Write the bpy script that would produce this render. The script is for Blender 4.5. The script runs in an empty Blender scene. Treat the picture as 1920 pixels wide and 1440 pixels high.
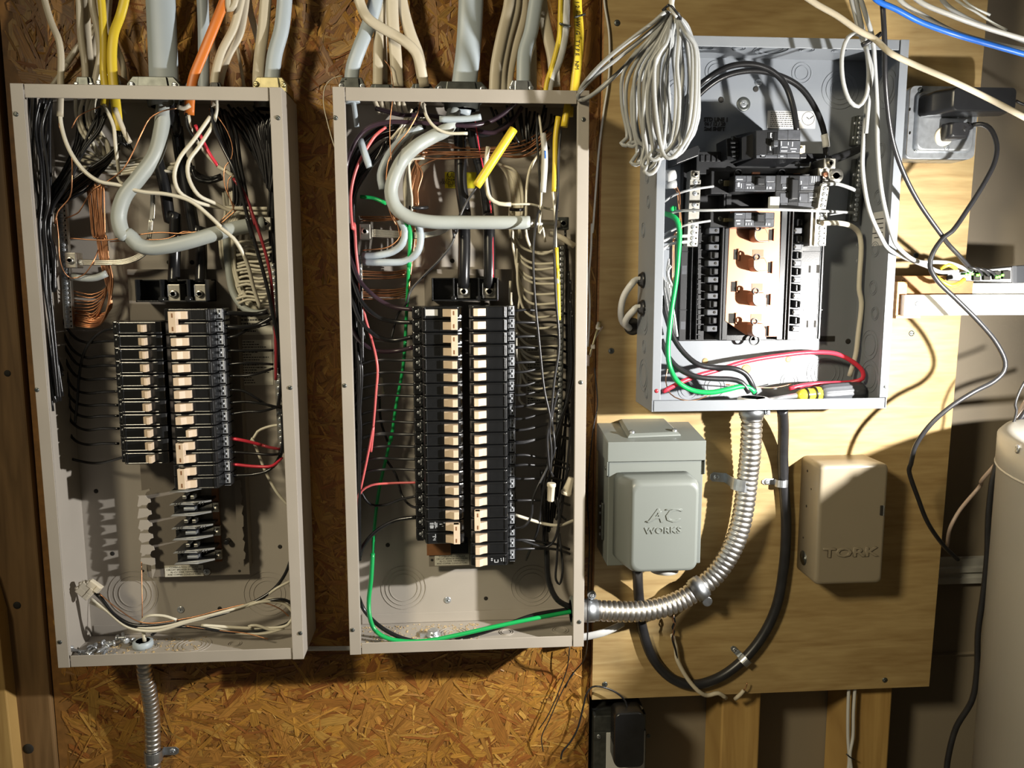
import bpy, math, random
from mathutils import Vector, Matrix
random.seed(7)
SC = bpy.context.scene
COL = SC.collection
# ------------------------------------------------------------------ camera
FPX, PITCH, YAW, ROLL = 1455.03, 0.13046, -0.071755, -0.00229
CAM = Vector((0.0, -1.251, 1.5))
FW = Vector((-math.sin(YAW)*math.cos(PITCH), math.cos(YAW)*math.cos(PITCH), -math.sin(PITCH)))
R0 = Vector((math.cos(YAW), math.sin(YAW), 0.0)); U0 = R0.cross(FW)
RT = R0*math.cos(ROLL) + U0*math.sin(ROLL); UP = U0*math.cos(ROLL) - R0*math.sin(ROLL)
cd = bpy.data.cameras.new('camera'); cam = bpy.data.objects.new('camera', cd); COL.objects.link(cam)
cd.sensor_width = 36.0; cd.lens = FPX/1920*36.0; cd.clip_start = 0.01
cam.matrix_world = Matrix(((RT.x, UP.x, -FW.x, CAM.x), (RT.y, UP.y, -FW.y, CAM.y), (RT.z, UP.z, -FW.z, CAM.z), (0, 0, 0, 1)))
SC.camera = cam
# ------------------------------------------------------------------ light and exposure
SC.view_settings.view_transform = 'Standard'; SC.view_settings.look = 'None'
SC.view_settings.gamma = 1.0; SC.view_settings.use_curve_mapping = False
SC.view_settings.exposure = 0.0
wd = bpy.data.worlds.new('world'); SC.world = wd; wd.use_nodes = True
bg = wd.node_tree.nodes['Background']; bg.inputs[0].default_value = (1.0, 0.9, 0.72, 1); bg.inputs[1].default_value = 0.045
def lamp(name, kind, loc, power, color, size=0.03, target=None, **kw):
    l = bpy.data.lights.new(name, kind); l.energy = power; l.color = color
    if kind == 'AREA': l.size = size
    else: l.shadow_soft_size = size
    for k, v in kw.items(): setattr(l, k, v)
    o = bpy.data.objects.new(name, l); COL.objects.link(o); o.location = loc
    if target is not None: o.rotation_euler = (Vector(target)-Vector(loc)).to_track_quat('-Z', 'Y').to_euler()
    return o
lamp('work_lamp', 'SPOT', (0.88, -0.60, 1.41), 100.0, (1.0, 0.97, 0.92), 0.012, target=(0.12, -0.05, 1.22), spot_size=math.radians(158), spot_blend=1.0)   # work light standing on the tank
lamp('ceiling_spot', 'SPOT', (-1.25, -1.70, 2.42), 180.0, (1.0, 0.87, 0.61), 0.16, target=(1.05, -0.05, 0.70), spot_size=math.radians(76), spot_blend=1.0)
# ------------------------------------------------------------------ helpers
CROP = {'A': (0, 0, 3.2), 'B': (0, 400, 3.2), 'C': (0, 800, 2.25), 'D': (580, 0, 3.2), 'E': (580, 400, 3.2), 'F': (580, 800, 3.2),
        'G': (1080, 0, 3.2), 'H': (1180, 380, 3.4286), 'I': (1080, 750, 3.0), 'J': (1600, 0, 3.2), 'K': (1600, 430, 3.0638),
        'Q': (1060, 1040, 3.6), 'N': (1500, 900, 2.6667), 'S': (1280, 200, 5.0526), 'V': (1280, 440, 5.0526), 'W': (250, 850, 5.76), 'O': (0, 0, 1.0)}
def P(px, py, d):                      # the point seen at a pixel that stands d metres in front of the board face
    D = FW + RT*((px-960)/FPX) - UP*((py-720)/FPX)
    return CAM + D*((-d-CAM.y)/D.y)
def PC(c, x, y, d):
    ox, oy, s = CROP[c]; return P(ox+x/s, oy+y/s, d)
BASE = {}
def base(o): return BASE.get(o.name, Vector((0, 0, 0)))
def props(o, label=None, cat=None, group=None, kind=None):
    for k, v in (('label', label), ('category', cat), ('group', group), ('kind', kind)):
        if v: o[k] = v
    return o
def thing(name, label, cat, loc, group=None, kind=None):
    o = bpy.data.objects.new(name, None); COL.objects.link(o); o.location = loc; o.empty_display_size = 0.02
    BASE[o.name] = Vector(loc); return props(o, label, cat, group, kind)
def catmull(pts, step=0.006):
    if len(pts) == 2: pts = [pts[0], (pts[0]+pts[1])/2, pts[1]]
    p = [pts[0]*2-pts[1]] + list(pts) + [pts[-1]*2-pts[-2]]
    out = []
    for i in range(1, len(p)-2):
        a, b, c, d = p[i-1:i+3]
        t0 = 0.0; t1 = t0+max((b-a).length, 1e-5)**.5; t2 = t1+max((c-b).length, 1e-5)**.5; t3 = t2+max((d-c).length, 1e-5)**.5
        n = max(2, min(14, int((c-b).length/step)))
        for k in range(n):
            t = t1+(t2-t1)*k/n
            A1 = a*((t1-t)/(t1-t0))+b*((t-t0)/(t1-t0)); A2 = b*((t2-t)/(t2-t1))+c*((t-t1)/(t2-t1)); A3 = c*((t3-t)/(t3-t2))+d*((t-t2)/(t3-t2))
            B1 = A1*((t2-t)/(t2-t0))+A2*((t-t0)/(t2-t0)); B2 = A2*((t3-t)/(t3-t1))+A3*((t-t1)/(t3-t1))
            out.append(B1*((t2-t)/(t2-t1))+B2*((t-t1)/(t2-t1)))
    out.append(pts[-1]); return out
class MB:
    def __init__(s): s.v = []; s.f = []; s.sm = []; s.mi = []; s.cm = 0
    def face(s, idx, smooth=False): s.f.append(tuple(idx)); s.sm.append(smooth); s.mi.append(s.cm)
    def box(s, x0, x1, y0, y1, z0, z1):
        b = len(s.v)
        s.v += [Vector((x, y, z)) for x in (x0, x1) for y in (y0, y1) for z in (z0, z1)]
        for q in ((0, 1, 3, 2), (4, 6, 7, 5), (0, 4, 5, 1), (2, 3, 7, 6), (0, 2, 6, 4), (1, 5, 7, 3)): s.face([b+i for i in q])
        return s
    def obox(s, c, ax, ay, az):        # oriented box: centre and three half-axes
        b = len(s.v)
        s.v += [c+ax*i+ay*j+az*k for i in (-1, 1) for j in (-1, 1) for k in (-1, 1)]
        for q in ((0, 1, 3, 2), (4, 6, 7, 5), (0, 4, 5, 1), (2, 3, 7, 6), (0, 2, 6, 4), (1, 5, 7, 3)): s.face([b+i for i in q])
        return s
    def poly(s, front, back):          # prism between two outlines
        b = len(s.v); n = len(front); s.v += [Vector(p) for p in front]+[Vector(p) for p in back]
        s.face(range(b, b+n)); s.face(range(b+2*n-1, b+n-1, -1))
        for i in range(n): j = (i+1) % n; s.face((b+i, b+n+i, b+n+j, b+j))
        return s
    def prism(s, pts, plane, c0, c1):  # 2D outline extruded along the third axis
        m = {'xz': lambda a, b, c: Vector((a, c, b)), 'xy': lambda a, b, c: Vector((a, b, c)), 'yz': lambda a, b, c: Vector((c, a, b))}[plane]
        return s.poly([m(a, b, c0) for a, b in pts], [m(a, b, c1) for a, b in pts])
    def tube(s, pts, r, n=8, flat=None, cap=True, rad=None, nrm=None):
        b0 = len(s.v); m = len(pts); N = None
        for i, p in enumerate(pts):
            t = (pts[min(i+1, m-1)]-pts[max(i-1, 0)])
            t = t.normalized() if t.length > 1e-9 else Vector((0, 0, 1))
            if nrm is not None or flat:
                q = Vector(nrm) if nrm is not None else Vector((0, 1, 0)); a = t.cross(q)
                a = a.normalized() if a.length > 1e-3 else Vector((1, 0, 0)); bb = a.cross(t)
            else:
                if N is None: N = Vector((0, 1, 0)) if abs(t.y) < 0.9 else Vector((1, 0, 0))
                N = (N - t*N.dot(t)); N = N.normalized() if N.length > 1e-4 else t.orthogonal().normalized()
                a = t.cross(N); bb = N
            ra = r if rad is None else rad[i]; rb = flat if flat else ra
            s.v += [p+a*(ra*math.cos(2*math.pi*k/n))+bb*(rb*math.sin(2*math.pi*k/n)) for k in range(n)]
        for i in range(m-1):
            for k in range(n):
                j = (k+1) % n; s.face((b0+i*n+k, b0+i*n+j, b0+(i+1)*n+j, b0+(i+1)*n+k), True)
        if cap: s.face(range(b0+n-1, b0-1, -1)); s.face(range(b0+(m-1)*n, b0+m*n))
        return s
    def cyl(s, p0, p1, r, r1=None, n=14):
        p0 = Vector(p0); p1 = Vector(p1)
        return s.tube([p0, p1], r, n, rad=[r, r if r1 is None else r1])
    def lathe(s, p0, axis, prof, n=20):  # profile of (distance along axis, radius)
        p0 = Vector(p0); ax = Vector(axis).normalized()
        return s.tube([p0+ax*h for h, _ in prof], 1, n, rad=[r for _, r in prof])
    def ring(s, c, axis, ro, ri, h, n=24):
        c = Vector(c); ax = Vector(axis).normalized(); a = ax.orthogonal().normalized(); b = ax.cross(a); b0 = len(s.v)
        for (r, hh) in ((ri, 0), (ri, h), (ro, h), (ro, 0)):
            s.v += [c+(a*math.cos(2*math.pi*k/n)+b*math.sin(2*math.pi*k/n))*r+ax*hh for k in range(n)]
        for q in range(3):
            for k in range(n): j = (k+1) % n; s.face((b0+q*n+k, b0+q*n+j, b0+(q+1)*n+j, b0+(q+1)*n+k))
        return s
    def obj(s, name, m, parent=None, bevel=0, seg=2, label=None, cat=None, group=None, kind=None, origin=None):
        me = bpy.data.meshes.new(name)
        o0 = base(parent) if parent else (Vector(origin) if origin is not None else (sum(s.v, Vector())/len(s.v) if s.v else Vector()))
        me.from_pydata([tuple(v-o0) for v in s.v], [], s.f)
        me.polygons.foreach_set('use_smooth', s.sm); 
        for q in (m if isinstance(m, (list, tuple)) else [m]): me.materials.append(q)
        me.polygons.foreach_set('material_index', s.mi); me.update()
        o = bpy.data.objects.new(name, me); COL.objects.link(o)
        if parent: o.parent = parent; BASE[o.name] = base(parent)
        else: o.location = o0; BASE[o.name] = o0
        if bevel:
            b = o.modifiers.new('edge', 'BEVEL'); b.width = bevel; b.segments = seg; b.limit_method = 'ANGLE'; b.angle_limit = 0.6
        return props(o, label, cat, group, kind)
def copy_tree(o, parent=None, loc=None):
    c = o.copy(); COL.objects.link(c)
    if parent: c.parent = parent
    if loc is not None: c.location = loc
    for ch in list(o.children): copy_tree(ch, c)
    return c
def text(name, body, m, parent, loc, size, rot=(math.pi/2, 0, 0), depth=0.0003, align='CENTER', shear=0, sx=1.0, bev=0.0, label=None):
    cu = bpy.data.curves.new(name, 'FONT'); cu.body = body; cu.size = size; cu.extrude = depth; cu.align_x = align; cu.align_y = 'CENTER'; cu.shear = shear; cu.bevel_depth = bev; cu.space_line = 0.85; cu.resolution_u = 2
    t = bpy.data.objects.new(name+'_tmp', cu); COL.objects.link(t)
    dg = bpy.context.evaluated_depsgraph_get(); me = bpy.data.meshes.new_from_object(t.evaluated_get(dg))
    bpy.data.objects.remove(t); bpy.data.curves.remove(cu)
    o = bpy.data.objects.new(name, me); COL.objects.link(o); me.materials.clear(); me.materials.append(m)
    o.location = Vector(loc)-(base(parent) if parent else Vector()); o.rotation_euler = rot; o.scale = (sx, 1, 1)
    if parent: o.parent = parent
    return props(o, label)
# ------------------------------------------------------------------ materials
def mat(name, col, rough=0.5, metal=0.0, noise=0.0, scale=60, bump=0.0, bscale=200, spec=0.5, stretch=(1, 1, 1), col2=None, coat=0.0, detail=4, emit=None):
    m = bpy.data.materials.new(name); m.use_nodes = True; nt = m.node_tree; b = nt.nodes['Principled BSDF']
    b.inputs['Base Color'].default_value = (*col, 1); b.inputs['Roughness'].default_value = rough; b.inputs['Metallic'].default_value = metal
    b.inputs['Specular IOR Level'].default_value = spec; b.inputs['Coat Weight'].default_value = coat
    if emit: b.inputs['Emission Color'].default_value = (*emit[0], 1); b.inputs['Emission Strength'].default_value = emit[1]
    tc = nt.nodes.new('ShaderNodeTexCoord'); mp = nt.nodes.new('ShaderNodeMapping'); mp.inputs['Scale'].default_value = stretch
    nt.links.new(tc.outputs['Object'], mp.inputs[0])
    n = nt.nodes.new('ShaderNodeTexNoise'); n.inputs['Scale'].default_value = scale; n.inputs['Detail'].default_value = detail; nt.links.new(mp.outputs[0], n.inputs[0])
    cr = nt.nodes.new('ShaderNodeValToRGB'); c2 = col2 or tuple(max(0, c*(1-noise)) for c in col)
    cr.color_ramp.elements[0].position = 0.3; cr.color_ramp.elements[1].position = 0.72
    cr.color_ramp.elements[0].color = (*c2, 1); cr.color_ramp.elements[1].color = (*col, 1)
    nt.links.new(n.outputs[0], cr.inputs[0]); nt.links.new(cr.outputs[0], b.inputs['Base Color'])
    if bump:
        n2 = nt.nodes.new('ShaderNodeTexNoise'); n2.inputs['Scale'].default_value = bscale; nt.links.new(mp.outputs[0], n2.inputs[0])
        bp = nt.nodes.new('ShaderNodeBump'); bp.inputs['Strength'].default_value = bump; bp.inputs['Distance'].default_value = 0.001
        nt.links.new(n2.outputs[0], bp.inputs['Height']); nt.links.new(bp.outputs[0], b.inputs['Normal'])
    return m
M = {}
M['boxgray'] = mat('beige_gray_enamel', (0.385, 0.35, 0.305), 0.42, noise=0.12, scale=9, bump=0.04, bscale=500)
M['boxcool'] = mat('cool_gray_enamel', (0.205, 0.222, 0.245), 0.40, noise=0.08, scale=9, bump=0.04, bscale=500)
M['pan'] = mat('brown_gray_pan', (0.20, 0.175, 0.145), 0.5, noise=0.12, scale=14)
M['brk'] = mat('black_bakelite', (0.011, 0.0115, 0.0125), 0.24, noise=0.3, scale=80, bump=0.05, bscale=900, spec=0.8)
M['brk2'] = mat('black_moulded_plastic', (0.014, 0.0145, 0.016), 0.33, noise=0.25, scale=60, bump=0.06, bscale=700)
M['grayface'] = mat('gray_breaker_face', (0.062, 0.066, 0.076), 0.36, noise=0.4, scale=120)
M['beige'] = mat('beige_toggle_plastic', (0.66, 0.52, 0.38), 0.45, noise=0.06, scale=60)
M['cream'] = mat('cream_plastic', (0.62, 0.56, 0.44), 0.45, noise=0.05)
M['zinc'] = mat('zinc_plated_steel', (0.60, 0.63, 0.66), 0.30, 0.75, noise=0.25, scale=120)
M['alu'] = mat('dull_aluminium', (0.58, 0.56, 0.50), 0.38, 1.0, noise=0.25, scale=90)
M['steel'] = mat('galvanised_steel', (0.60, 0.63, 0.66), 0.42, 1.0, noise=0.35, scale=70, bump=0.1)
M['flex'] = mat('flexible_steel_conduit', (0.66, 0.64, 0.61), 0.36, 1.0, noise=0.15, scale=40)
M['dark_zinc'] = mat('dark_cast_zinc', (0.16, 0.17, 0.16), 0.38, 0.8, noise=0.4, scale=90)
M['brass'] = mat('yellow_zinc', (0.65, 0.58, 0.33), 0.35, 1.0, noise=0.4, scale=60)
M['copper'] = mat('copper_plate', (0.40, 0.175, 0.10), 0.42, 0.5, noise=0.15, scale=20)
M['cuwire'] = mat('copper_wire', (0.72, 0.36, 0.19), 0.38, 1.0, noise=0.3, scale=50)
M['black'] = mat('black_insulation', (0.014, 0.014, 0.015), 0.25, noise=0.3, scale=60)
M['blackcord'] = mat('black_rubber_cord', (0.020, 0.020, 0.022), 0.36, noise=0.3, scale=60)
M['purple'] = mat('purplish_black_insulation', (0.040, 0.022, 0.032), 0.3, noise=0.3, scale=40)
M['white'] = mat('white_insulation', (0.66, 0.62, 0.50), 0.36, noise=0.10, scale=30)
M['nm'] = mat('cream_cable_sheath', (0.56, 0.50, 0.38), 0.45, noise=0.10, scale=20)
M['nmw'] = mat('white_cable_sheath', (0.55, 0.55, 0.53), 0.40, noise=0.08, scale=20)
M['coil'] = mat('pale_gray_cable', (0.34, 0.35, 0.35), 0.36, noise=0.12, scale=20)
M['gray'] = mat('gray_cable_sheath', (0.39, 0.42, 0.40), 0.45, noise=0.10, scale=15)
M['bluegray'] = mat('blue_gray_cable_sheath', (0.40, 0.46, 0.50), 0.45, noise=0.10, scale=15)
M['yellow'] = mat('yellow_cable_sheath', (0.78, 0.58, 0.04), 0.42, noise=0.1, scale=20)
M['orange'] = mat('orange_cable_sheath', (0.72, 0.20, 0.03), 0.42, noise=0.1, scale=20)
M['red'] = mat('red_insulation', (0.70, 0.04, 0.07), 0.34, noise=0.1, scale=20)
M['palered'] = mat('pale_red_insulation', (0.66, 0.13, 0.13), 0.34, noise=0.1, scale=20)
M['clampmetal'] = mat('bright_terminal_plate', (0.55, 0.57, 0.60), 0.35, 0.35, noise=0.3, scale=150)
M['edgelit'] = mat('lit_barrier_edge', (0.36, 0.36, 0.34), 0.4)  # lit look of the black plate edges, put into the colour
M['darkred'] = mat('dark_red_insulation', (0.30, 0.03, 0.04), 0.34, noise=0.1, scale=20)
M['green'] = mat('green_insulation', (0.01, 0.36, 0.09), 0.34, noise=0.1, scale=20)
M['blue'] = mat('blue_cable_sheath', (0.02, 0.15, 0.66), 0.36, noise=0.1, scale=20)
M['pinkcord'] = mat('pale_brown_cord', (0.42, 0.33, 0.28), 0.4)
M['tork'] = mat('beige_enamel', (0.25, 0.212, 0.15), 0.38, noise=0.05, scale=10)
M['acgray'] = mat('light_gray_enamel', (0.165, 0.18, 0.168), 0.36, noise=0.05, scale=10)
M['label'] = mat('paper_label', (0.62, 0.60, 0.52), 0.5, noise=0.1, scale=40)
M['labelw'] = mat('white_paper_label', (0.55, 0.55, 0.54), 0.5, noise=0.05)
M['ink'] = mat('black_ink', (0.02, 0.02, 0.02), 0.5)
M['silver_ink'] = mat('pale_ink', (0.45, 0.47, 0.50), 0.5)
M['ylabel'] = mat('yellow_sticker', (0.72, 0.66, 0.02), 0.5)
M['drywall'] = mat('beige_painted_drywall', (0.225, 0.187, 0.132), 0.8, noise=0.06, scale=5, bump=0.1, bscale=300)
M['trimw'] = mat('white_trim_paint', (0.48, 0.48, 0.45), 0.45)
M['shelfw'] = mat('white_melamine', (0.78, 0.78, 0.76), 0.4)
M['tank'] = mat('white_tank_enamel', (0.46, 0.44, 0.39), 0.36, noise=0.06, scale=6)
M['floor'] = mat('concrete_floor', (0.30, 0.27, 0.22), 0.8, noise=0.2, scale=8)
M['clear'] = mat('pale_nylon', (0.60, 0.62, 0.60), 0.3)
M['sawdust'] = mat('sawdust', (0.62, 0.46, 0.24), 0.8, noise=0.3, scale=200)
M['hole'] = mat('dark_hole', (0.015, 0.013, 0.010), 0.8)
M['led'] = mat('green_led', (0.1, 0.8, 0.05), 0.4, emit=((0.25, 1.0, 0.08), 4.0))
M['handle'] = mat('gray_rubber_grip', (0.075, 0.08, 0.09), 0.45, noise=0.1)
M['grip_yellow'] = mat('yellow_clear_plastic', (0.62, 0.55, 0.05), 0.2, noise=0.3, scale=200)
M['switch'] = mat('dark_steel_case', (0.018, 0.019, 0.02), 0.4)
M['switch_side'] = mat('gray_case_side', (0.055, 0.058, 0.064), 0.4)
M['fiber'] = mat('brown_fibre_board', (0.23, 0.10, 0.04), 0.5, noise=0.2, scale=40)
def wood(name, c1, c2, sx, sz, knots=True, scale=6.0, rough=0.6, streak=0.5):
    m = bpy.data.materials.new(name); m.use_nodes = True; nt = m.node_tree; b = nt.nodes['Principled BSDF']; L = nt.links.new
    tc = nt.nodes.new('ShaderNodeTexCoord'); mp = nt.nodes.new('ShaderNodeMapping'); mp.inputs['Scale'].default_value = (sx, 1, sz); L(tc.outputs['Object'], mp.inputs[0])
    n1 = nt.nodes.new('ShaderNodeTexNoise'); n1.inputs['Scale'].default_value = scale; n1.inputs['Detail'].default_value = 3; n1.inputs['Distortion'].default_value = 0.6; L(mp.outputs[0], n1.inputs[0])
    n2 = nt.nodes.new('ShaderNodeTexNoise'); n2.inputs['Scale'].default_value = scale*9; n2.inputs['Detail'].default_value = 5; L(mp.outputs[0], n2.inputs[0])
    mul = nt.nodes.new('ShaderNodeMath'); mul.operation = 'MULTIPLY'; mul.inputs[1].default_value = 9.0; L(n1.outputs[0], mul.inputs[0])
    fr = nt.nodes.new('ShaderNodeMath'); fr.operation = 'PINGPONG'; fr.inputs[1].default_value = 1.0; L(mul.outputs[0], fr.inputs[0])
    mx = nt.nodes.new('ShaderNodeMath'); mx.operation = 'MULTIPLY_ADD'; mx.inputs[1].default_value = 1-streak; L(fr.outputs[0], mx.inputs[0])
    m3 = nt.nodes.new('ShaderNodeMath'); m3.operation = 'MULTIPLY'; m3.inputs[1].default_value = streak; L(n2.outputs[0], m3.inputs[0]); L(m3.outputs[0], mx.inputs[2])
    cr = nt.nodes.new('ShaderNodeValToRGB'); cr.color_ramp.elements[0].position = 0.12; cr.color_ramp.elements[1].position = 0.70
    cr.color_ramp.elements[0].color = (*c1, 1); cr.color_ramp.elements[1].color = (*c2, 1); L(mx.outputs[0], cr.inputs[0]); L(cr.outputs[0], b.inputs['Base Color'])
    b.inputs['Roughness'].default_value = rough
    bp = nt.nodes.new('ShaderNodeBump'); bp.inputs['Strength'].default_value = 0.12; bp.inputs['Distance'].default_value = 0.001; L(n2.outputs[0], bp.inputs['Height']); L(bp.outputs[0], b.inputs['Normal'])
    return m
M['ply'] = wood('plywood_face', (0.25, 0.155, 0.055), (0.41, 0.295, 0.13), 0.9, 7.5, scale=2.4, streak=0.70)
M['plyedge'] = wood('plywood_edge', (0.30, 0.12, 0.05), (0.50, 0.26, 0.10), 1.0, 30.0)
M['stud'] = wood('pine_stud', (0.34, 0.20, 0.06), (0.47, 0.30, 0.10), 9.0, 0.8, scale=2.0)
M['studl'] = wood('brown_stud', (0.11, 0.06, 0.02), (0.20, 0.115, 0.045), 9.0, 0.8, scale=2.0)
M['block'] = wood('wood_block', (0.36, 0.17, 0.06), (0.52, 0.28, 0.11), 2.0, 9.0)
def strandmat(name, dark=1.0):
    m = bpy.data.materials.new(name); m.use_nodes = True; nt = m.node_tree; b = nt.nodes['Principled BSDF']; L = nt.links.new
    at = nt.nodes.new('ShaderNodeAttribute'); at.attribute_name = 'tone'
    tc = nt.nodes.new('ShaderNodeAttribute'); tc.attribute_name = 'fibre'; n = nt.nodes.new('ShaderNodeTexNoise'); n.inputs['Scale'].default_value = 1.0; n.inputs['Detail'].default_value = 4; L(tc.outputs['Vector'], n.inputs[0])
    bp = nt.nodes.new('ShaderNodeBump'); bp.inputs['Strength'].default_value = 0.5; bp.inputs['Distance'].default_value = 0.0006; L(n.outputs[0], bp.inputs['Height']); L(bp.outputs[0], b.inputs['Normal'])
    mm = nt.nodes.new('ShaderNodeMapRange'); mm.inputs[1].default_value = 0.3; mm.inputs[2].default_value = 0.7; mm.inputs[3].default_value = 0.50*dark; mm.inputs[4].default_value = 1.02*dark; L(n.outputs[0], mm.inputs[0])
    vm = nt.nodes.new('ShaderNodeVectorMath'); vm.operation = 'SCALE'; L(at.outputs['Color'], vm.inputs[0]); L(mm.outputs[0], vm.inputs['Scale'])
    L(vm.outputs[0], b.inputs['Base Color']); b.inputs['Roughness'].default_value = 0.48
    return m
M['strand'] = strandmat('wood_strands')
M['osb'] = mat('osb_core', (0.27, 0.125, 0.028), 0.6, noise=0.4, scale=60)
# wires are written as strings of crop letter and points x,y,depth in mm
def pts_of(s, d0=60):
    out = []; d = d0
    for seg in s.split(';'):
        tk = seg.split(); c = tk[0]
        for t in tk[1:]:
            q = [float(a) for a in t.split(',')]
            if len(q) > 2: d = q[2]
            out.append(PC(c, q[0], q[1], d/1000))
    return out
def ext(pts):                          # what leaves the frame goes on a little further
    def off(v):
        w = v-CAM; z = w.dot(FW); x = 960+FPX*w.dot(RT)/z; y = 720-FPX*w.dot(UP)/z; return x < -5 or x > 1925 or y < -5 or y > 1445
    if off(pts[0]) and len(pts) > 1: pts = [pts[0]+((pts[0]-pts[1]).normalized()*.6+Vector((0, 0, .4 if pts[0].z > 1.5 else -.4)))*.28]+pts
    if off(pts[-1]) and len(pts) > 1: pts = pts+[pts[-1]+((pts[-1]-pts[-2]).normalized()*.8+Vector((0, 0, -.2 if pts[-1].z < 1.5 else 0)))*.28]
    return pts
def wire(s, r, m, label, name='wire', cat='wire', group=None, flat=None, n=8, d0=60, parent=None, step=0.006):
    mb = MB(); mb.tube(catmull(ext(pts_of(s, d0)), step), r/1000, n, flat=flat/1000 if flat else None)
    if parent: return mb.obj(name, M[m], parent, label=label)
    return mb.obj(name, M[m], None, label=label, cat=cat, group=group)
ORD = 'first second third fourth fifth sixth seventh eighth ninth tenth eleventh twelfth thirteenth fourteenth fifteenth sixteenth seventeenth eighteenth nineteenth twentieth twenty-first'.split()
# ================================================================== setting
def struct(name, m, fn, bevel=0):
    mb = MB(); fn(mb); return mb.obj(name, m, None, bevel=bevel, kind='structure')
struct('floor', M['floor'], lambda b: b.box(-2.2, 2.4, -2.6, 0.1, -0.05, 0))
struct('wall_back', M['drywall'], lambda b: b.box(-2.2, 2.4, 0.10, 0.112, 0, 2.7))
# white chair rail with its mouldings and the seam below it
q0 = P(1762, 1046, -0.095); q1 = P(1762, 1092, -0.095)
def rail(b):
    zt, zb = q0.z, q1.z; h = zt-zb
    b.prism([(0.10, zb), (0.085, zb), (0.083, zb+h*.24), (0.089, zb+h*.28), (0.089, zb+h*.44), (0.082, zb+h*.48), (0.082, zb+h*.64), (0.089, zb+h*.68), (0.086, zt), (0.10, zt)], 'yz', 0.78, 2.4)
struct('trim_1', M['trimw'], rail)
zs = P(1800, 1226, -0.10).z
struct('trim_2', M['drywall'], lambda b: b.prism([(0.10, zs-0.003), (0.097, zs-0.003), (0.094, zs+0.002), (0.10, zs+0.004)], 'yz', 0.7, 2.4))
struct('trim_3', M['trimw'], lambda b: b.box(-2.2, 2.4, 0.085, 0.10, 0, 0.11))   # skirting below the frame
# studs
def stud(px0, px1, py, z0, z1, d, m, label, side=None):
    a = P(px0, py, d).x; c = P(px1, py, d).x
    mb = MB(); mb.box(a, c, -d, 0.0995, z0, z1)
    return mb.obj('wall_stud', m, None, bevel=0.003, label=label, cat='stud')
s1 = stud(1352, 1424, 1380, 0.0, 0.93, -0.0125, M['stud'], 'pale pine stud under the plywood edge, beside the dark outlet box')
s2 = stud(1592, 1668, 1380, 0.0, 0.93, -0.0125, M['stud'], 'pale pine stud under the plywood with two white cables running down it')
s3 = stud(-62, 68, 1000, 0.0, 2.5, 0.004, M['studl'], 'dark brown knotty stud beside the edge of the strand board')
mb = MB(); a = P(-90, 1300, 0.03).x; c = P(8, 1300, 0.03).x
mb.prism([(a, 0.0), (c+0.012, 0.0), (c+0.001, P(0, 1129, 0.03).z-0.02), (c-0.012, P(0, 1129, 0.03).z+0.05), (a, P(0, 1129, 0.03).z+0.05)], 'xz', -0.03, 0.012)
mb.obj('lumber_strip', M['stud'], None, bevel=0.002, label='bright cut pine board leaning along the brown knotty stud', cat='board')
for nm, px, py, r in (('nail_hole', 32, 1135, .006), ('knot', 53, 1404, .0085), ('nail_hole', 14, 700, .005)):
    mb = MB(); c = P(px, py, 0.004); mb.lathe(c+Vector((0, -0.0006, 0)), (0, 1, 0), [(0, r*.3), (.0001, r), (.0008, r*1.05)], 16)
    mb.obj(nm, M['hole'], s3, label='dark nail head' if nm == 'nail_hole' else 'dark round knot')
# ------------------------------------------------------------------ strand board
osb = thing('strand_board', 'orange brown strand board sheet behind the two tall beige panels', 'board', (-0.22, 0, 0.3))
RXE = lambda z: 0.2238+(z-0.791)*0.00596
XL = [(-0.6718, 0.30), (-0.6635, 2.2)]
mb = MB(); mb.poly([(-0.6718, 0.0015, 0.30), (RXE(.3), 0.0015, 0.30), (RXE(2.2), 0.0015, 2.2), (-0.6635, 0.0015, 2.2)], [(-0.6718, 0.0118, 0.30), (RXE(.3), 0.0118, 0.30), (RXE(2.2), 0.0118, 2.2), (-0.6635, 0.0118, 2.2)])
mb.obj('board_core', M['osb'], osb)
rs = random.Random(11); mb = MB(); tones = []; fibs = []
PAL = [(0.43, 0.215, 0.036), (0.40, 0.19, 0.038), (0.36, 0.165, 0.032), (0.31, 0.13, 0.024), (0.50, 0.275, 0.058), (0.38, 0.175, 0.034), (0.27, 0.095, 0.018), (0.42, 0.20, 0.031)]
NS = 13000
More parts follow.
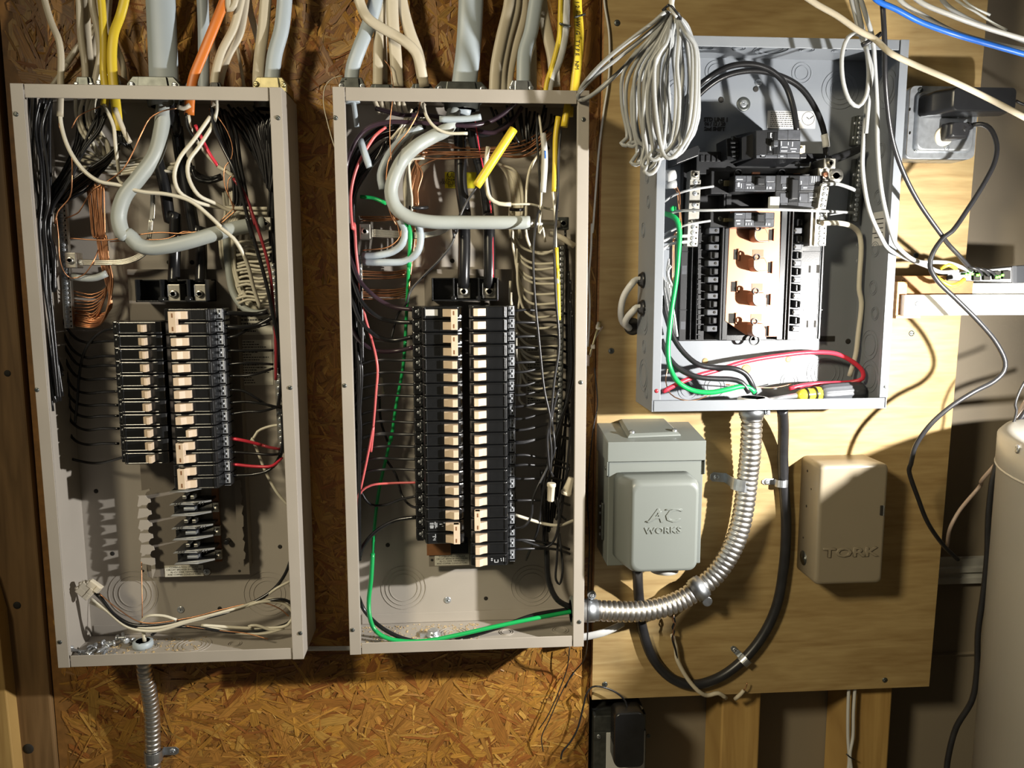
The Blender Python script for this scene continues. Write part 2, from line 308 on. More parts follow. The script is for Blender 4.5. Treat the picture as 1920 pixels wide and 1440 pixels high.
for i in range(NS):
    u = rs.random(); z = 0.62+u*1.50
    x = rs.uniform(-0.662, 0.228)
    L = rs.uniform(0.09, 0.15) if rs.random() < .06 else rs.uniform(0.03, 0.10) if rs.random() < .8 else rs.uniform(0.008, 0.025); w = rs.choice((rs.uniform(0.0015, 0.005), rs.uniform(0.003, 0.009), rs.uniform(0.006, 0.018)))*min(1, L/0.02+.3)*(1.6 if L > .10 else 1)
    ang = rs.gauss(math.pi/2 if z > 1.3 else 0.0, 0.75) if rs.random() < .6 else rs.uniform(0, math.pi)
    lay = i/NS; y = 0.0013-0.0016*lay
    c, s = math.cos(ang), math.sin(ang)
    if abs(c)*L/2 > 0.66+min(x, 0)*1.0 and x < 0: continue
    x = max(-0.6665+0.0045*(z-0.5)+abs(c)*L/2+abs(s)*w/2, min(RXE(z)-0.0008-abs(c)*L/2-abs(s)*w/2, x))
    t1, t2 = rs.uniform(-0.0009, 0.0009), rs.uniform(-0.0007, 0.0007)
    o = [(-.5, rs.uniform(-.2, .2)), (-.38, -.5), (.1, -.5*rs.uniform(.8, 1.1)), (.40, -.45), (.5, rs.uniform(-.3, .3)), (.36, .5), (-.05, .5*rs.uniform(.75, 1.1)), (-.42, .42)]
    b0 = len(mb.v)
    for (p, q) in o:
        mb.v.append(Vector((x+c*p*L-s*q*w, y+t1*p*2+t2*q*2, z+s*p*L+c*q*w))); fibs += [p*L*45, q*w*700, i*1.37]
    mb.face(range(b0+7, b0-1, -1))
    k = rs.choice(PAL); g = rs.uniform(0.82, 1.15); tones += [(k[0]*g, k[1]*g, k[2]*g, 1)]*8
so = mb.obj('wood_strand', M['strand'], osb, kind='stuff')
osb.location.y = 0.0027
at = so.data.color_attributes.new('tone', 'FLOAT_COLOR', 'POINT')
at.data.foreach_set('color', [c for t in tones for c in t])
fa = so.data.attributes.new('fibre', 'FLOAT_VECTOR', 'POINT'); fa.data.foreach_set('vector', fibs)
# ------------------------------------------------------------------ plywood
DP = 0.012                                   # face of the plywood, and depth of the boxes
ply = thing('plywood_board', 'pale plywood sheet with screws carrying the cool gray panel', 'board', (0.52, -DP, 0.79))
pl = [P(1110, 1312, DP), P(1742, 1287, DP), P(1844, 100, DP), P(1132, 100, DP)]
pl[2] = pl[2]+(pl[2]-pl[1])*.25; pl[3] = pl[3]+(pl[3]-pl[0])*.25
mb = MB(); mb.poly([p for p in pl], [p+Vector((0, 0.022, 0)) for p in pl]); mb.obj('sheet', M['ply'], ply)
mb = MB()
for a, b in ((pl[0], pl[3]), (pl[1], pl[2])):
    sgn = -1 if a is pl[0] else 1
    for k in range(3):
        y0 = 0.003+k*0.007; mb.poly([a+Vector((sgn*.0004, y0, 0)), b+Vector((sgn*.0004, y0, 0)), b+Vector((-sgn*.001, y0, 0)), a+Vector((-sgn*.001, y0, 0))], [a+Vector((sgn*.0004, y0+.003, 0)), b+Vector((sgn*.0004, y0+.003, 0)), b+Vector((-sgn*.001, y0+.003, 0)), a+Vector((-sgn*.001, y0+.003, 0))])
mb.obj('edge_ply', M['plyedge'], ply, kind='stuff')
def screwhead(parent, c, r=0.0042, m='dark_zinc', name='screw', ax=(0, -1, 0)):
    ax = Vector(ax); mb = MB(); mb.lathe(c, ax, [(-.0005, r), (0.0006, r), (0.0013, r*.75), (0.0009, r*.45), (0.0002, r*.2)], 14)
    a = ax.orthogonal().normalized(); b = ax.cross(a)
    mb.obox(c+ax*0.0013, a*r*.62, b*r*.14, ax*0.0003); mb.obox(c+ax*0.0013, b*r*.62, a*r*.14, ax*0.0003)
    return mb.obj(name, M[m], parent)
for px, py in ((1157, 43), (1146, 658), (1717, 479), (1709, 625), (1134, 1283), (1659, 1275)):
    screwhead(ply, P(px, py, DP), 0.0048)
# ================================================================== boxes of the three panels
def enclosure(root, x0, x1, z0, z1, yb, yf, m, lipw, lipt, lipb, sidegap=0.0):
    t = 0.0015; mb = MB()
    mb.box(x0, x1, yb-t, yb, z0, z1)                         # back
    mb.box(x0, x0+t, yf, yb-t, z0, z1); mb.box(x1-t, x1, yf, yb-t, z0, z1)
    mb.box(x0+t, x1-t, yf+.0006, yb-t, z0, z0+t); mb.box(x0+t, x1-t, yf+.0006, yb-t, z1-t, z1)
    o = mb.obj('enclosure', M[m], root)
    def lip(nm, a, b, y, c, d):
        k = MB(); k.box(a, b, y, y+t, c, d); k.obj(nm, M[m], root, bevel=0.0007)
    lip('front_lip', x0-0.0005, x0+lipw, yf-0.0016, z0+sidegap, z1); lip('front_lip', x1-lipw, x1+0.0005, yf-0.0016, z0+sidegap, z1)
    lip('front_lip', x0+lipw+.001 if not sidegap else x0+.003, x1-lipw-.001 if not sidegap else x1-.003, yf-0.0002, z0, z0+lipb)
    lip('front_lip', x0+lipw+.001, x1-lipw-.001, yf-0.0002, z1-lipt, z1)
    # return flanges behind the lips
    for xa in (x0+lipw-t, x1-lipw): k = MB(); k.box(xa, xa+t, yf, yf+.006, z0+.02, z1-.02); k.obj('return_flange', M[m], root)
    return o
def knockout(root, c, axis, radii, m, name='knockout'):
    mb = MB()
    for i, r in enumerate(radii): mb.ring(c, axis, r, r-.0011, 0.0009, 28)
    a = Vector(axis).orthogonal().normalized()
    return mb.obj(name, m, root)
K = 1.146
LX0, LX1, LZ0, LZ1 = -0.5241*K, -0.2085*K, 1.5-0.4993*K, 1.5+0.2354*K
MX0, MX1, MZ0, MZ1 = -0.1468*K, 0.1692*K, 1.5-0.4958*K, 1.5+0.2371*K
BD = 0.105
KR = 1.251-DP-BD
RX0, RX1, RZ0, RZ1 = 0.2576*KR, 0.5805*KR, 1.5-0.17098*KR, 1.5+0.3055*KR
LP = thing('panel_box', 'tall beige panel box with an open front beside the brown stud', 'electrical panel', ((LX0+LX1)/2, 0, LZ0))
MP = thing('panel_box', 'tall beige panel box next to the plywood, two full rows of breakers', 'electrical panel', ((MX0+MX1)/2, 0, MZ0))
RP = thing('panel_box', 'cool gray open panel box with copper bus on the plywood', 'electrical panel', ((RX0+RX1)/2, -DP, RZ0))
enclosure(LP, LX0, LX1, LZ0, LZ1, -0.0002, -BD, 'boxgray', 0.0165, 0.0185, 0.018)
enclosure(MP, MX0, MX1, MZ0, MZ1, -0.0002, -BD, 'boxgray', 0.0165, 0.0185, 0.018)
enclosure(RP, RX0, RX1, RZ0, RZ1, -DP-.0002, -DP-BD, 'boxcool', 0.0125, 0.0145, 0.0165, sidegap=0.0175)
for root, lst, d in ((LP, ((30, 214), (521, 221), (69, 731), (544, 727), (112, 1204), (563, 1187)), BD), (MP, ((629, 221), (1094, 224), (646, 723), (1089, 717), (661, 1181), (1086, 1166)), BD)):
    for px, py in lst: screwhead(root, P(px, py, d+.0017), 0.0032, 'dark_zinc', 'lip_screw')
for px, py in ((1660, 725),): screwhead(RP, P(px, py, DP+BD+.0017), 0.0026, 'dark_zinc', 'lip_screw')
mb = MB(); c = P(1231, 733, DP+BD+.0016); mb.lathe(c, (0, -1, 0), [(0, .0032), (.0004, .0032), (.0005, .001)], 14); mb.obj('lip_hole', M['darkred'], RP, label='small red wire end in the lip hole')
def ko_back(root, px, py, d, rpx, m): knockout(root, P(px, py, d), (0, -1, 0), [r*1.24/FPX for r in rpx], M[m])
ko_back(LP, 250, 1113, .0017, (46, 36, 27), 'boxgray'); ko_back(LP, 501, 1113, .0017, (45, 35, 27), 'boxgray')
ko_back(MP, 757, 1102, .0017, (44, 36, 28), 'boxgray'); ko_back(MP, 997, 1098, .0017, (42, 34, 26), 'boxgray')
for px, py, r in ((1342, 135, (20, 14)), (1503, 137, (19, 13)), (1575, 168, (35, 27, 18)), (1268, 168, (18, 12)), (1340, 725, (21, 14)), (1480, 715, (18, 12)), (1547, 698, (37, 29, 21)), (1290, 730, (20, 14))):
    ko_back(RP, px, py, DP+.0017, r, 'boxcool')
for d, x, y, root, r in ((.05, 285, 1215, LP, .011), (.05, 362, 1212, LP, .028), (.05, 440, 1210, LP, .011), (.055, 720, 1182, MP, .010), (.05, 850, 1188, MP, .025), (.05, 950, 1185, MP, .012), (.05, 1050, 1178, MP, .014)):
    c = P(x, y, d); z = (LZ0 if root is LP else MZ0)+.0016; c.z = z
    knockout(root, c, (0, 0, 1), [r, r*.72] if r < .02 else [r, r*.78, r*.55], M['boxgray'])
for x, r in ((.335, .010), (.375, .012), (.425, .011), (.475, .026), (.53, .012), (.58, .011)):
    knockout(RP, Vector((x, -DP-.055, RZ1-.0016)), (0, 0, -1), [r, r*.7], M['boxcool'])
for z, y, r in ((1.79, .055, .028), (1.70, .05, .012), (1.63, .05, .012), (1.55, .05, .012), (1.49, .05, .012), (1.45, .06, .011), (1.40, .05, .024), (1.35, .055, .026)):
    knockout(RP, Vector((RX1-.0016, -DP-y, z)), (-1, 0, 0), [r, r*.72], M['boxcool'])
for z, y, r in ((1.66, .05, .012), (1.62, .06, .010), (1.58, .03, .012), (1.44, .05, .022), (1.40, .05, .011), (1.355, .05, .026), (1.33, .07, .010)):
    knockout(RP, Vector((RX0-.0001, -DP-y, z)), (-1, 0, 0), [r, r*.72], M['boxcool'])
# mounting holes and dimples
def hole(root, px, py, d, r, name='mounting_hole', m='hole'):
    mb = MB(); mb.lathe(P(px, py, d), (0, -1, 0), [(0, r), (.0003, r), (.0004, r*.6)], 14); return mb.obj(name, M[m], root)
for root, lst in ((LP, ((211, 1038), (525, 1025), (180, 921), (317, 492), (360, 492), (412, 1141))), (MP, ((727, 1022), (911, 1122), (848, 489)))):
    for px, py in lst: hole(root, px, py, .0018, .0035)
for px, py, m in ((1352, 187, 'hole'), (1417, 167, 'hole'), (1322, 677, 'ply'), (1399, 692, 'ply'), (1478, 674, 'ply'), (1610, 460, 'boxcool'), (1610, 490, 'boxcool'), (1590, 640, 'hole')):
    hole(RP, px, py, DP+.0018, .0045 if m != 'ply' else (.008 if px == 1399 else .005), m=m)
for root, px, py, d in ((LP, 339, 1143, .0018), (MP, 839, 1125, .0018), (RP, 1422, 155, DP+.0018), (RP, 1394, 195, DP+.0018)):
    screwhead(root, P(px, py, d), .006, 'zinc', 'mounting_screw')
# gray folded flange at the back of the middle and first box
for root, zb in ((LP, LZ0), (MP, MZ0)):
    x0, x1 = (LX0, LX1) if root is LP else (MX0, MX1)
    mb = MB(); mb.box(x0+.006, x1-.006, -.0032, -.0017, zb+.002, zb+.019); mb.obj('folded_flange', M['boxgray'], root, bevel=.0005)
# ================================================================== breakers
PITCH = 0.01908
def xat(px, py, d): return P(px, py, d).x
def slot_z(px, py, d): return P(px, py, d).z
def flip(pts, x0, sgn): return [(x0+sgn*(a), b) for a, b in pts]
# outline of one pole in plan, measured from the inner end (u along the row, d out from the wall); metres
def pole_body(mb, x0, s, z, prof, h=0.0182):
    p = [(x0+s*u, -d) for u, d in prof]
    lo, hi = z-h/2, z+h/2
    f = [Vector((a, b, lo)) for a, b in p]; k = [Vector((a, b, hi)) for a, b in p]
    (mb.poly(f, k) if s > 0 else mb.poly(k, f))
def toggle(mb, xa, xb, z, hh, d0, d1, d2, s):
    # rocker handle: high end near xa (depth d1), low end near xb (depth d2)
    p = [(xa, -d0), (xa, -d1), (xa+(xb-xa)*.36, -d1-0.0004), (xa+(xb-xa)*.66, -(d1*.35+d2*.65)), (xb, -d2), (xb, -d0)]
    f = [Vector((a, b, z-hh)) for a, b in p]; k = [Vector((a, b, z+hh)) for a, b in p]
    (mb.poly(f, k) if xb > xa else mb.poly(k, f))
class Row:
    def __init__(r, side, s, x0, xf, xt, ha, hb, z0, root, word, fd=0.100, td=0.082):
        r.side, r.s, r.x0, r.xf, r.xt, r.ha, r.hb, r.z0, r.word, r.fd, r.td = side, s, x0, xf, xt, ha, hb, z0, word, fd, td
        L = abs(xf-x0); T = abs(xt-x0)
        r.prof = [(0, 0.045), (0, fd-.004), (L*.10, fd-.0005), (L*.12, fd), (L*.97, fd), (L, fd-.0035), (L+.0018, td+.003), (L+.003, td), (T-.001, td), (T, td-.003), (T, 0.05), (T-.006, 0.045)]
        r.cache = {}
    def z(r, k): return r.z0-PITCH*k
    def make(r, k, poles, label, group, off=False, tag=False):
        zc = r.z(k+(poles-1)/2); s = r.s
        key = (poles, off, tag)
        if key in r.cache:
            o = copy_tree(r.cache[key], None, (r.x0, -0.05, zc)); o['label'] = label; o['group'] = group; return o
        o = thing('circuit_breaker', label, 'breaker', (r.x0, -0.05, zc), group)
        for j in range(poles):
            zj = zc-PITCH*(j-(poles-1)/2)
            mb = MB(); pole_body(mb, r.x0, s, zj, r.prof); mb.obj('body', M['brk'], o, bevel=0.0016, seg=3)
            L = abs(r.xf-r.x0); T = abs(r.xt-r.x0)
            # raised ribs along the face
            for zz in (-0.0072, 0.0072):
                mb = MB(); a, b = sorted((r.x0+s*L*.14, r.x0+s*L*.95)); mb.box(a, b, -r.fd-.0009, -r.fd+.0004, zj+zz-.0007, zj+zz+.0007); mb.obj('face_rib', M['brk'], o, bevel=.0006, seg=2)
            a, b = sorted((r.x0+s*(L*.90), r.x0+s*(L*.935))); mb = MB(); mb.box(a, b, -r.fd-.0012, -r.fd+.0004, zj-.0086, zj+.0086); mb.obj('end_rib', M['brk'], o, bevel=.0008, seg=2)
            # terminal pocket with clamp and screw
            a, b = sorted((r.x0+s*(L+.0035), r.x0+s*(T-.002)))
            mb = MB(); mb.box(a, b, -r.td-.0022, -r.td+.0006, zj-.0085, zj-.0062); mb.obj('terminal_wall', M['brk'], o)
            mb = MB(); c = (a+b)/2; w = (b-a)*.32
            if s > 0: mb.box(a+.0006, b-.0004, -r.td-.0010, -r.td+.0006, zj-.0058, zj+.0082)
            else: mb.box(c+w*.7, c+w*1.25, -r.td-.0008, -r.td+.0006, zj-.0042, zj+.0052)
            mb.obj('wire_clamp', M['clampmetal'], o, bevel=.0004)
            mb = MB(); mb.box(a, b, -r.td-.0016, -r.td+.0006, zj-.0095, zj-.0086); mb.obj('pocket_rim', M['clampmetal'] if s > 0 else M['brk'], o, bevel=.0003)
            screwhead(o, Vector((c-w*.35 if s > 0 else c+w*.12, -r.td-.0011, zj+.0012)), min(.0036, w*.8), 'zinc', 'terminal_screw')
            if s > 0:
                for q in (-1, 1): mb = MB(); mb.prism([(c+w*.15, zj+.0012), (c+w*.65, zj+.0012+q*.0052), (c-w*.25, zj+.0012+q*.0052)], 'xz', -r.td-.0014, -r.td-.0009); mb.obj('wire_slot', M['brk'], o)
        # toggle with its dark well
        hh = 0.0056 if not off else 0.0052
        ha, hb = r.ha, r.hb
        if off: sh = (hb-ha)*.62; ha, hb = ha+sh, hb+sh*.28
        mid = (ha+hb)/2
        mb = MB(); a, b = sorted((ha-(hb-ha)*.22, hb+(hb-ha)*.22))
        for j in range(poles):
            zj = zc-PITCH*(j-(poles-1)/2)
            mb.box(a, b, -r.fd-.0006, -r.fd+.001, zj-.0066, zj+.0066)
        mb.obj('toggle_well', M['brk2'], o, kind=None)
        if poles == 1:
            mb = MB(); toggle(mb, ha, hb, zc, hh, r.fd-.002, r.fd+.0125, r.fd+.0055, s); mb.obj('toggle', M['beige'], o, bevel=.0005, seg=2)
        else:
            for j in range(poles):
                zj = zc-PITCH*(j-(poles-1)/2)
                mb = MB(); toggle(mb, ha, hb, zj, hh, r.fd-.002, r.fd+.012, r.fd+.0055, s); mb.obj('toggle', M['beige'], o, bevel=.0005, seg=2)
            w = (hb-ha)*.42
            mb = MB(); a, b = sorted((ha-(hb-ha)*.06, ha+w)); mb.box(a, b, -r.fd-.0142, -r.fd-.003, zc-PITCH/2-hh, zc+PITCH/2+hh); tie = mb.obj('toggle_tie', M['beige'], o, bevel=.0006)
            for q in (-1, 1):
                mb = MB(); c = ha+w*.5; mb.box(c-.0009, c+.0009, -r.fd-.0145, -r.fd-.014, zc+q*PITCH/2-.003, zc+q*PITCH/2+.003); mb.obj('tie_slot', M['fiber'], tie)
        if tag:
            mb = MB(); a, b = sorted((r.x0+s*abs(r.xf-r.x0)*.60, r.x0+s*abs(r.xf-r.x0)*.93)); zz = zc+PITCH*(poles-1)/2
            mb.box(a, b, -r.fd-.0008, -r.fd, zz-.0042, zz+.0050); mb.obj('paper_tag', M['labelw'], o, label='white paper tag')
        r.cache[key] = o; return o
def ordn(k, n): return 'bottom' if k == n-1 else ORD[k]
def fill(r, seq):
    n = len(seq); k = 0; cnt = {1: 0, 2: 0}
    for i, q in enumerate(seq):
        poles = 2 if q in ('2', '2t') else 1
        kind = 'double black breaker' if poles == 2 else 'single black breaker'
        if i == 0: lab = f'{kind} topmost in the {r.word}'
        elif i == n-1: lab = f'{kind} lowest in the {r.word}'
        else: lab = f'{kind}, {ORD[i]} from the top, {r.word}'
        r.make(k, poles, lab, f'breakers in the {r.word}', off=(q == '1o'), tag=(q == '2t')); k += poles
def row(side, s, y, inner, face, term, h0, h1, hy, root, word, fd=.100, td=.080):
    x0 = xat(inner, y, fd); xf = xat(face, y, fd); xt = xat(term, y, td); ha = xat(h0, y, fd+.012); hb = xat(h1, y, fd+.006)
    z0 = slot_z((h0+h1)/2, hy, fd+.010)
    return Row(side, s, x0, xf, xt, ha, hb, z0, root, word, fd, td)
rML = row('l', -1, 741, 868, 793, 775, 858, 832, 586.9, MP, 'left row of middle panel')
rMR = row('r', 1, 753, 880, 952, 967, 889, 912, 585.6, MP, 'right row of middle panel')
rLL = row('l', -1, 740.6, 309, 224, 219, 294, 270, 615.8, LP, 'left row of leftmost panel')
rLR = row('r', 1, 739.7, 315, 401, 427, 326, 358, 591.3, LP, 'right row of leftmost panel')
fill(rML, ['2t', '2']+['1']*13+['2'])
fill(rMR, ['1']*16+['2', '1', '1', '1'])
fill(rLL, ['1o']*11)
fill(rLR, ['2']+['1']*7+['1o', '2', '2'])
# printed marks on the lowest breakers of the middle panel
def marks(c, x0, y0, lst, d, parent, m='silver_ink'):
    mb = MB()
    for (x, y, w, h) in lst:
        a = PC(c, x-w/2, y, d); b = PC(c, x+w/2, y, d); e = PC(c, x, y-h/2, d); f = PC(c, x, y+h/2, d)
        mb.box(a.x, b.x, a.y-.0002, a.y, f.z, e.z)
    return mb.obj('printed_mark', M[m], parent, kind='stuff')
# ================================================================== interiors of the two beige panels
def interior(root, pan, lug, lugs, tagc):
    d = .022; (px0, py0, px1, py1) = pan
    a = P(px0, (py0+py1)/2, d); b = P(px1, (py0+py1)/2, d); zt = P(px0, py0, d).z; zb = P(px0, py1, d).z
    mb = MB(); mb.box(a.x, b.x, -d-.0015, -d, zb, zt); pn = mb.obj('mounting_pan', M['pan'], root)
    for x in (a.x, b.x-.002):
        mb = MB(); mb.box(x, x+.002, -d-.0001, -.0018, zb+.01, zt-.01); mb.obj('pan_leg', M['pan'], pn)
    # black insulated lug block with cells
    (lx0, ly0, lx1, ly1) = lug; dl = .070
    A = P(lx0, ly0, dl); B = P(lx1, ly1, dl); fr = None
    mb = MB(); t = .0022
    mb.box(A.x, B.x, -.030, -.024, B.z, A.z)
    fr = mb.obj('lug_block', M['brk'], root, bevel=.0008)
    for x in (A.x, B.x-t): mb = MB(); mb.box(x, x+t, -dl, -.026, B.z, A.z); mb.obj('block_wall', M['brk'], fr, bevel=.0004)
    for z in (B.z, A.z-t): mb = MB(); mb.box(A.x, B.x, -dl if z == B.z else -dl+.022, -.026, z, z+t); mb.obj('block_wall', M['brk'], fr, bevel=.0004)
    for (c0, c1, y0, y1) in lugs:
        p = P(c0, y0, .058); q = P(c1, y1, .058)
        mb = MB(); mb.box(p.x, q.x, -.058, -.032, q.z, p.z); lg = mb.obj('lug', M['alu'], root, bevel=.0012, label='aluminium cable lug')
        c = Vector(((p.x+q.x)/2, -.058, (p.z+q.z)/2-.001)); mb = MB(); r = (q.x-p.x)*.31
        mb.lathe(c, (0, -1, 0), [(0, r), (.004, r), (.0046, r*.88), (.0046, r*.56), (.001, r*.5), (.001, r*.05)], 18); mb.obj('lug_screw', M['alu'], lg)
        w = .0022; x = p.x-.0055
        mb = MB(); mb.box(x-w/2, x+w/2, -dl, -.028, B.z, A.z); mb.obj('block_wall', M['brk'], fr, bevel=.0004)
        mb = MB(); mb.lathe(Vector((x, -.03, B.z+.004)), (0, -1, 0), [(0, .0045), (.0395, .0045), (.041, .003)], 12); mb.obj('block_post', M['brk'], fr)
    # paper label at the foot of the pan
    (tx0, ty0, tx1, ty1) = tagc
    p = P(tx0, ty0, d+.0022); q = P(tx1, ty1, d+.0022)
    mb = MB(); mb.box(p.x, q.x, -d-.0022, -d-.0014, q.z, p.z); lb = mb.obj('warning_label', M['label'], root, bevel=.0003)
    ln = ['COMBINATION OF CLASS', 'CIRCUIT BREAKER ENCLOSURE', 'AL-CU WIRE TERMINALS', 'AND COPPER CONDUCTORS']
    h = (p.z-q.z)/4.6
    for i, l in enumerate(ln):
        text('label_line', l, M['ink'], lb, Vector(((p.x+q.x)/2, -d-.0023, p.z-h*(i+.75))), h*.95, sx=min(1.0, (q.x-p.x)/(h*.95*len(l)*.62)), depth=.0001)
    for cx, cy in ((px0+10, (ty0+ty1)/2), (px1-6, (ty0+ty1)/2)):
        hole(root, cx, cy, d+.0016, .0022)
    return pn
interior(LP, (258, 505, 455, 1082), (252, 524, 389, 566), ((313, 339, 533, 566), (363, 387, 533, 566)), (308, 1061, 382, 1080))
interior(MP, (800, 505, 962, 1062), (809, 521, 934, 564), ((857, 882, 530, 560), (904, 930, 530, 560)), (815, 1041, 880, 1059))
# scalloped steel bracket left of the stabs, and its plain partner (first panel)
def bracket(c, outline, d, holes, m, root):
    pass
mb = MB(); d = .040
o = [(52, 410), (140, 395), (175, 380)]
for cx, cy in ((176, 450), (185, 575), (194, 705), (203, 830), (212, 960), (226, 1090)):
    o += [(cx+2, cy-47)]+[(cx-44*math.sin(math.pi*t/8), cy-44*math.cos(math.pi*t/8)) for t in range(9)]+[(cx+4, cy+47)]
o += [(238, 1250), (205, 1350), (190, 1210), (100, 1190), (78, 1160), (92, 1080), (72, 1070), (88, 960), (58, 930), (78, 830), (52, 810), (70, 720), (44, 700), (62, 590), (44, 570), (60, 470), (40, 450)]
f = [PC('W', x, y, d) for x, y in o]; mb.poly(f, [p+Vector((0, .0016, 0)) for p in f]); br = mb.obj('slotted_bracket', M['boxgray'], LP)
mb = MB(); o = [(1090, 300), (1150, 285), (1165, 370), (1150, 380), (1160, 440), (1175, 470), (1160, 550), (1190, 570), (1170, 650), (1188, 680), (1190, 790), (1175, 800), (1195, 890), (1180, 930), (1205, 960), (1190, 1050), (1212, 1080), (1205, 1140), (1145, 1175), (1140, 1195), (1120, 900)]
f = [PC('W', x, y, .034) for x, y in o]; mb.poly(f, [p+Vector((0, .0016, 0)) for p in f]); mb.obj('slotted_bracket', M['pan'], LP)
# bus stabs of the first panel: black barriers, clips and fed tabs
mb = MB(); a = PC('W', 850, 400, .026); b = PC('W', 985, 1160, .026); mb.box(a.x, b.x-.004, -.029, -.0235, b.z, a.z+.10); mb.obj('bus_support', M['fiber'], LP)
def barrier(x0, x1, y, tilt, h):
    p = PC('W', x0, y, .058); q = PC('W', x1, y, .058); c = (p+q)/2; mb = MB(); L = (q.x-p.x)/2
    f = [Vector((c.x-L, -.062, c.z-h)), Vector((c.x-L*.86, -.064, c.z+h)), Vector((c.x+L*.3, -.064, c.z+h)), Vector((c.x+L, -.052, c.z+h*1.6)), Vector((c.x+L, -.050, c.z-h*.2)), Vector((c.x+L*.2, -.062, c.z-h))]
    mb.poly(f, [Vector((v.x, -.024, v.z)) for v in f]); o = mb.obj('stab_barrier', M['brk2'], LP, bevel=.0004)
    mb = MB(); mb.poly([v+Vector((0, -.0012, 0)) for v in f], f); mb.obj('barrier_highlight', M['edgelit'], o); return o  # pale front skin paints the light caught by the black plate's edge
for i in range(3):
    dx, dy = i*19, i*259
    for yy, tl in ((400, 0), (535, 1)) if i == 0 else ((535, 1),): barrier(400+dx, 720+dx if yy == 400 else 830+dx, yy+dy, tl, .0016)
    barrier(412+dx, 830+dx, 655+dy, 0, .0017)
    for k in range(3):
        for xs in (455, 700):
            mb = MB(); p = PC('W', xs+dx+k*28, 540+dy, .0645); mb.obox(p, Vector((.0010, 0, .0022)), Vector((0, .0006, 0)), Vector((-.0004, 0, .0003))); mb.obj('barrier_slot', M['hole'], LP)
    mb = MB(); p = PC('W', 440+dx, 560+dy, .045); q = PC('W', 690+dx, 640+dy, .045); mb.box(p.x, q.x, -.046, -.024, q.z, p.z); mb.obj('stab_block', M['brk2'], LP, bevel=.0006)
    mb = MB(); p = PC('W', 545+dx, 588+dy, .055); q = PC('W', 664+dx, 614+dy, .055); mb.box(p.x, q.x, -.056, -.046, q.z, p.z); mb.obj('stab_clip', M['zinc'], LP, bevel=.0004)
    for xs in (553, 640):
        mb = MB(); p = PC('W', xs+dx, 474+dy, .050); mb.box(p.x-.003, p.x+.003, -.052, -.026, p.z-.0028, p.z+.0028); mb.obj('stab_clip', M['alu'], LP, bevel=.0008)
    mb = MB(); p = PC('W', 845+dx*.9, 533+dy*.985, .034); q = PC('W', 924+dx*.9, 634+dy*.985, .034); mb.box(p.x, q.x, -.034, -.029, q.z, p.z); tb = mb.obj('bus_tab', M['alu'], LP, bevel=.0005)
    c = (p+q)/2; mb = MB(); mb.lathe(Vector((c.x+.001, -.034, c.z)), (0, -1, 0), [(0, .0042), (.003, .0042), (.0036, .003), (.0036, .0003)], 6); mb.obj('tab_bolt', M['alu'], tb)
    mb = MB(); f = [PC('W', 690+dx, 600+dy, .036), PC('W', 850+dx*.9, 540+dy, .036), PC('W', 850+dx*.9, 630+dy, .036), PC('W', 770+dx, 635+dy, .036)]; mb.poly(f, [v+Vector((0, .003, 0)) for v in f]); mb.obj('bus_arm', M['alu'], tb)
screwhead(LP, PC('W', 795, 1280, .0245), .0055, 'zinc', 'pan_screw')
mb = MB(); p = PC('W', 1015, 950, .03); mb.lathe(p, (0, -1, 0), [(-.006, .004), (.004, .0045), (.006, .003)], 12); mb.obj('plastic_pin', M['brk2'], LP)
# dark stab block and shadowed pan end of the middle panel
mb = MB(); p = P(845, 1018, .05); q = P(878, 1037, .05); mb.box(p.x, q.x, -.052, -.024, q.z, p.z); mb.obj('stab_block', M['brk2'], MP, bevel=.0008)
mb = MB(); p = P(800, 1012, .026); q = P(845, 1040, .026); mb.box(p.x, q.x, -.027, -.0235, q.z, p.z); mb.obj('bus_support', M['fiber'], MP)
marks('F', 0, 0, [(735, 580, 24, 4), (735, 590, 24, 4), (735, 600, 24, 6), (735, 608, 20, 4), (755, 580, 6, 20), (757, 600, 4, 18), (765, 590, 4, 26), (790, 585, 16, 4), (800, 597, 10, 3), (815, 578, 18, 3), (750, 660, 22, 4), (752, 672, 10, 3), (757, 655, 4, 26), (750, 680, 16, 3)], .1006, MP)
marks('F', 0, 0, [(1095, 792, 10, 5), (1095, 802, 10, 5), (1112, 805, 5, 16), (1132, 805, 5, 16), (1122, 813, 24, 4), (1150, 792, 6, 5), (1152, 803, 5, 8), (1165, 797, 4, 24), (1175, 790, 8, 4), (1175, 798, 8, 4), (1175, 806, 8, 4)], .1006, MP)
# ------------------------------------------------------------------ neutral bars with screws
def bar(root, c, x0, y0, x1, y1, w, d, n, m='alu', sm='zinc', skip=(), name='neutral_bar', th=.008, scr=.0034):
    a = PC(c, x0, y0, d); b = PC(c, x1, y1, d); t = (b-a).normalized(); s = Vector((t.z, 0, -t.x))
    mb = MB(); mb.obox((a+b)/2+Vector((0, th/2, 0)), t*((b-a).length/2), s*(w/2000), Vector((0, th/2, 0))); o = mb.obj(name, M[m], root, bevel=.0006)
    for i in range(n):
        if i in skip: continue
        p = a+(b-a)*((i+.5)/n)
        screwhead(o, p, scr, sm, 'bar_screw')
        mb = MB(); q = p-s*(w/2000*.62); mb.lathe(q, (0, -1, 0), [(-.0002, .0014), (.0002, .0014)], 8); mb.obj('wire_hole', M['hole'], o)
    return o
bar(LP, 'B', 365, -60, 412, 690, 13, .045, 26)
bar(LP, 'B', 1640, 300, 1690, 1440, 11, .05, 30)
bar(MP, 'E', 1515, 190, 1500, 1300, 10, .040, 34, m='dark_zinc')
bar(MP, 'E', 300, 250, 312, 640, 7, .04, 12)
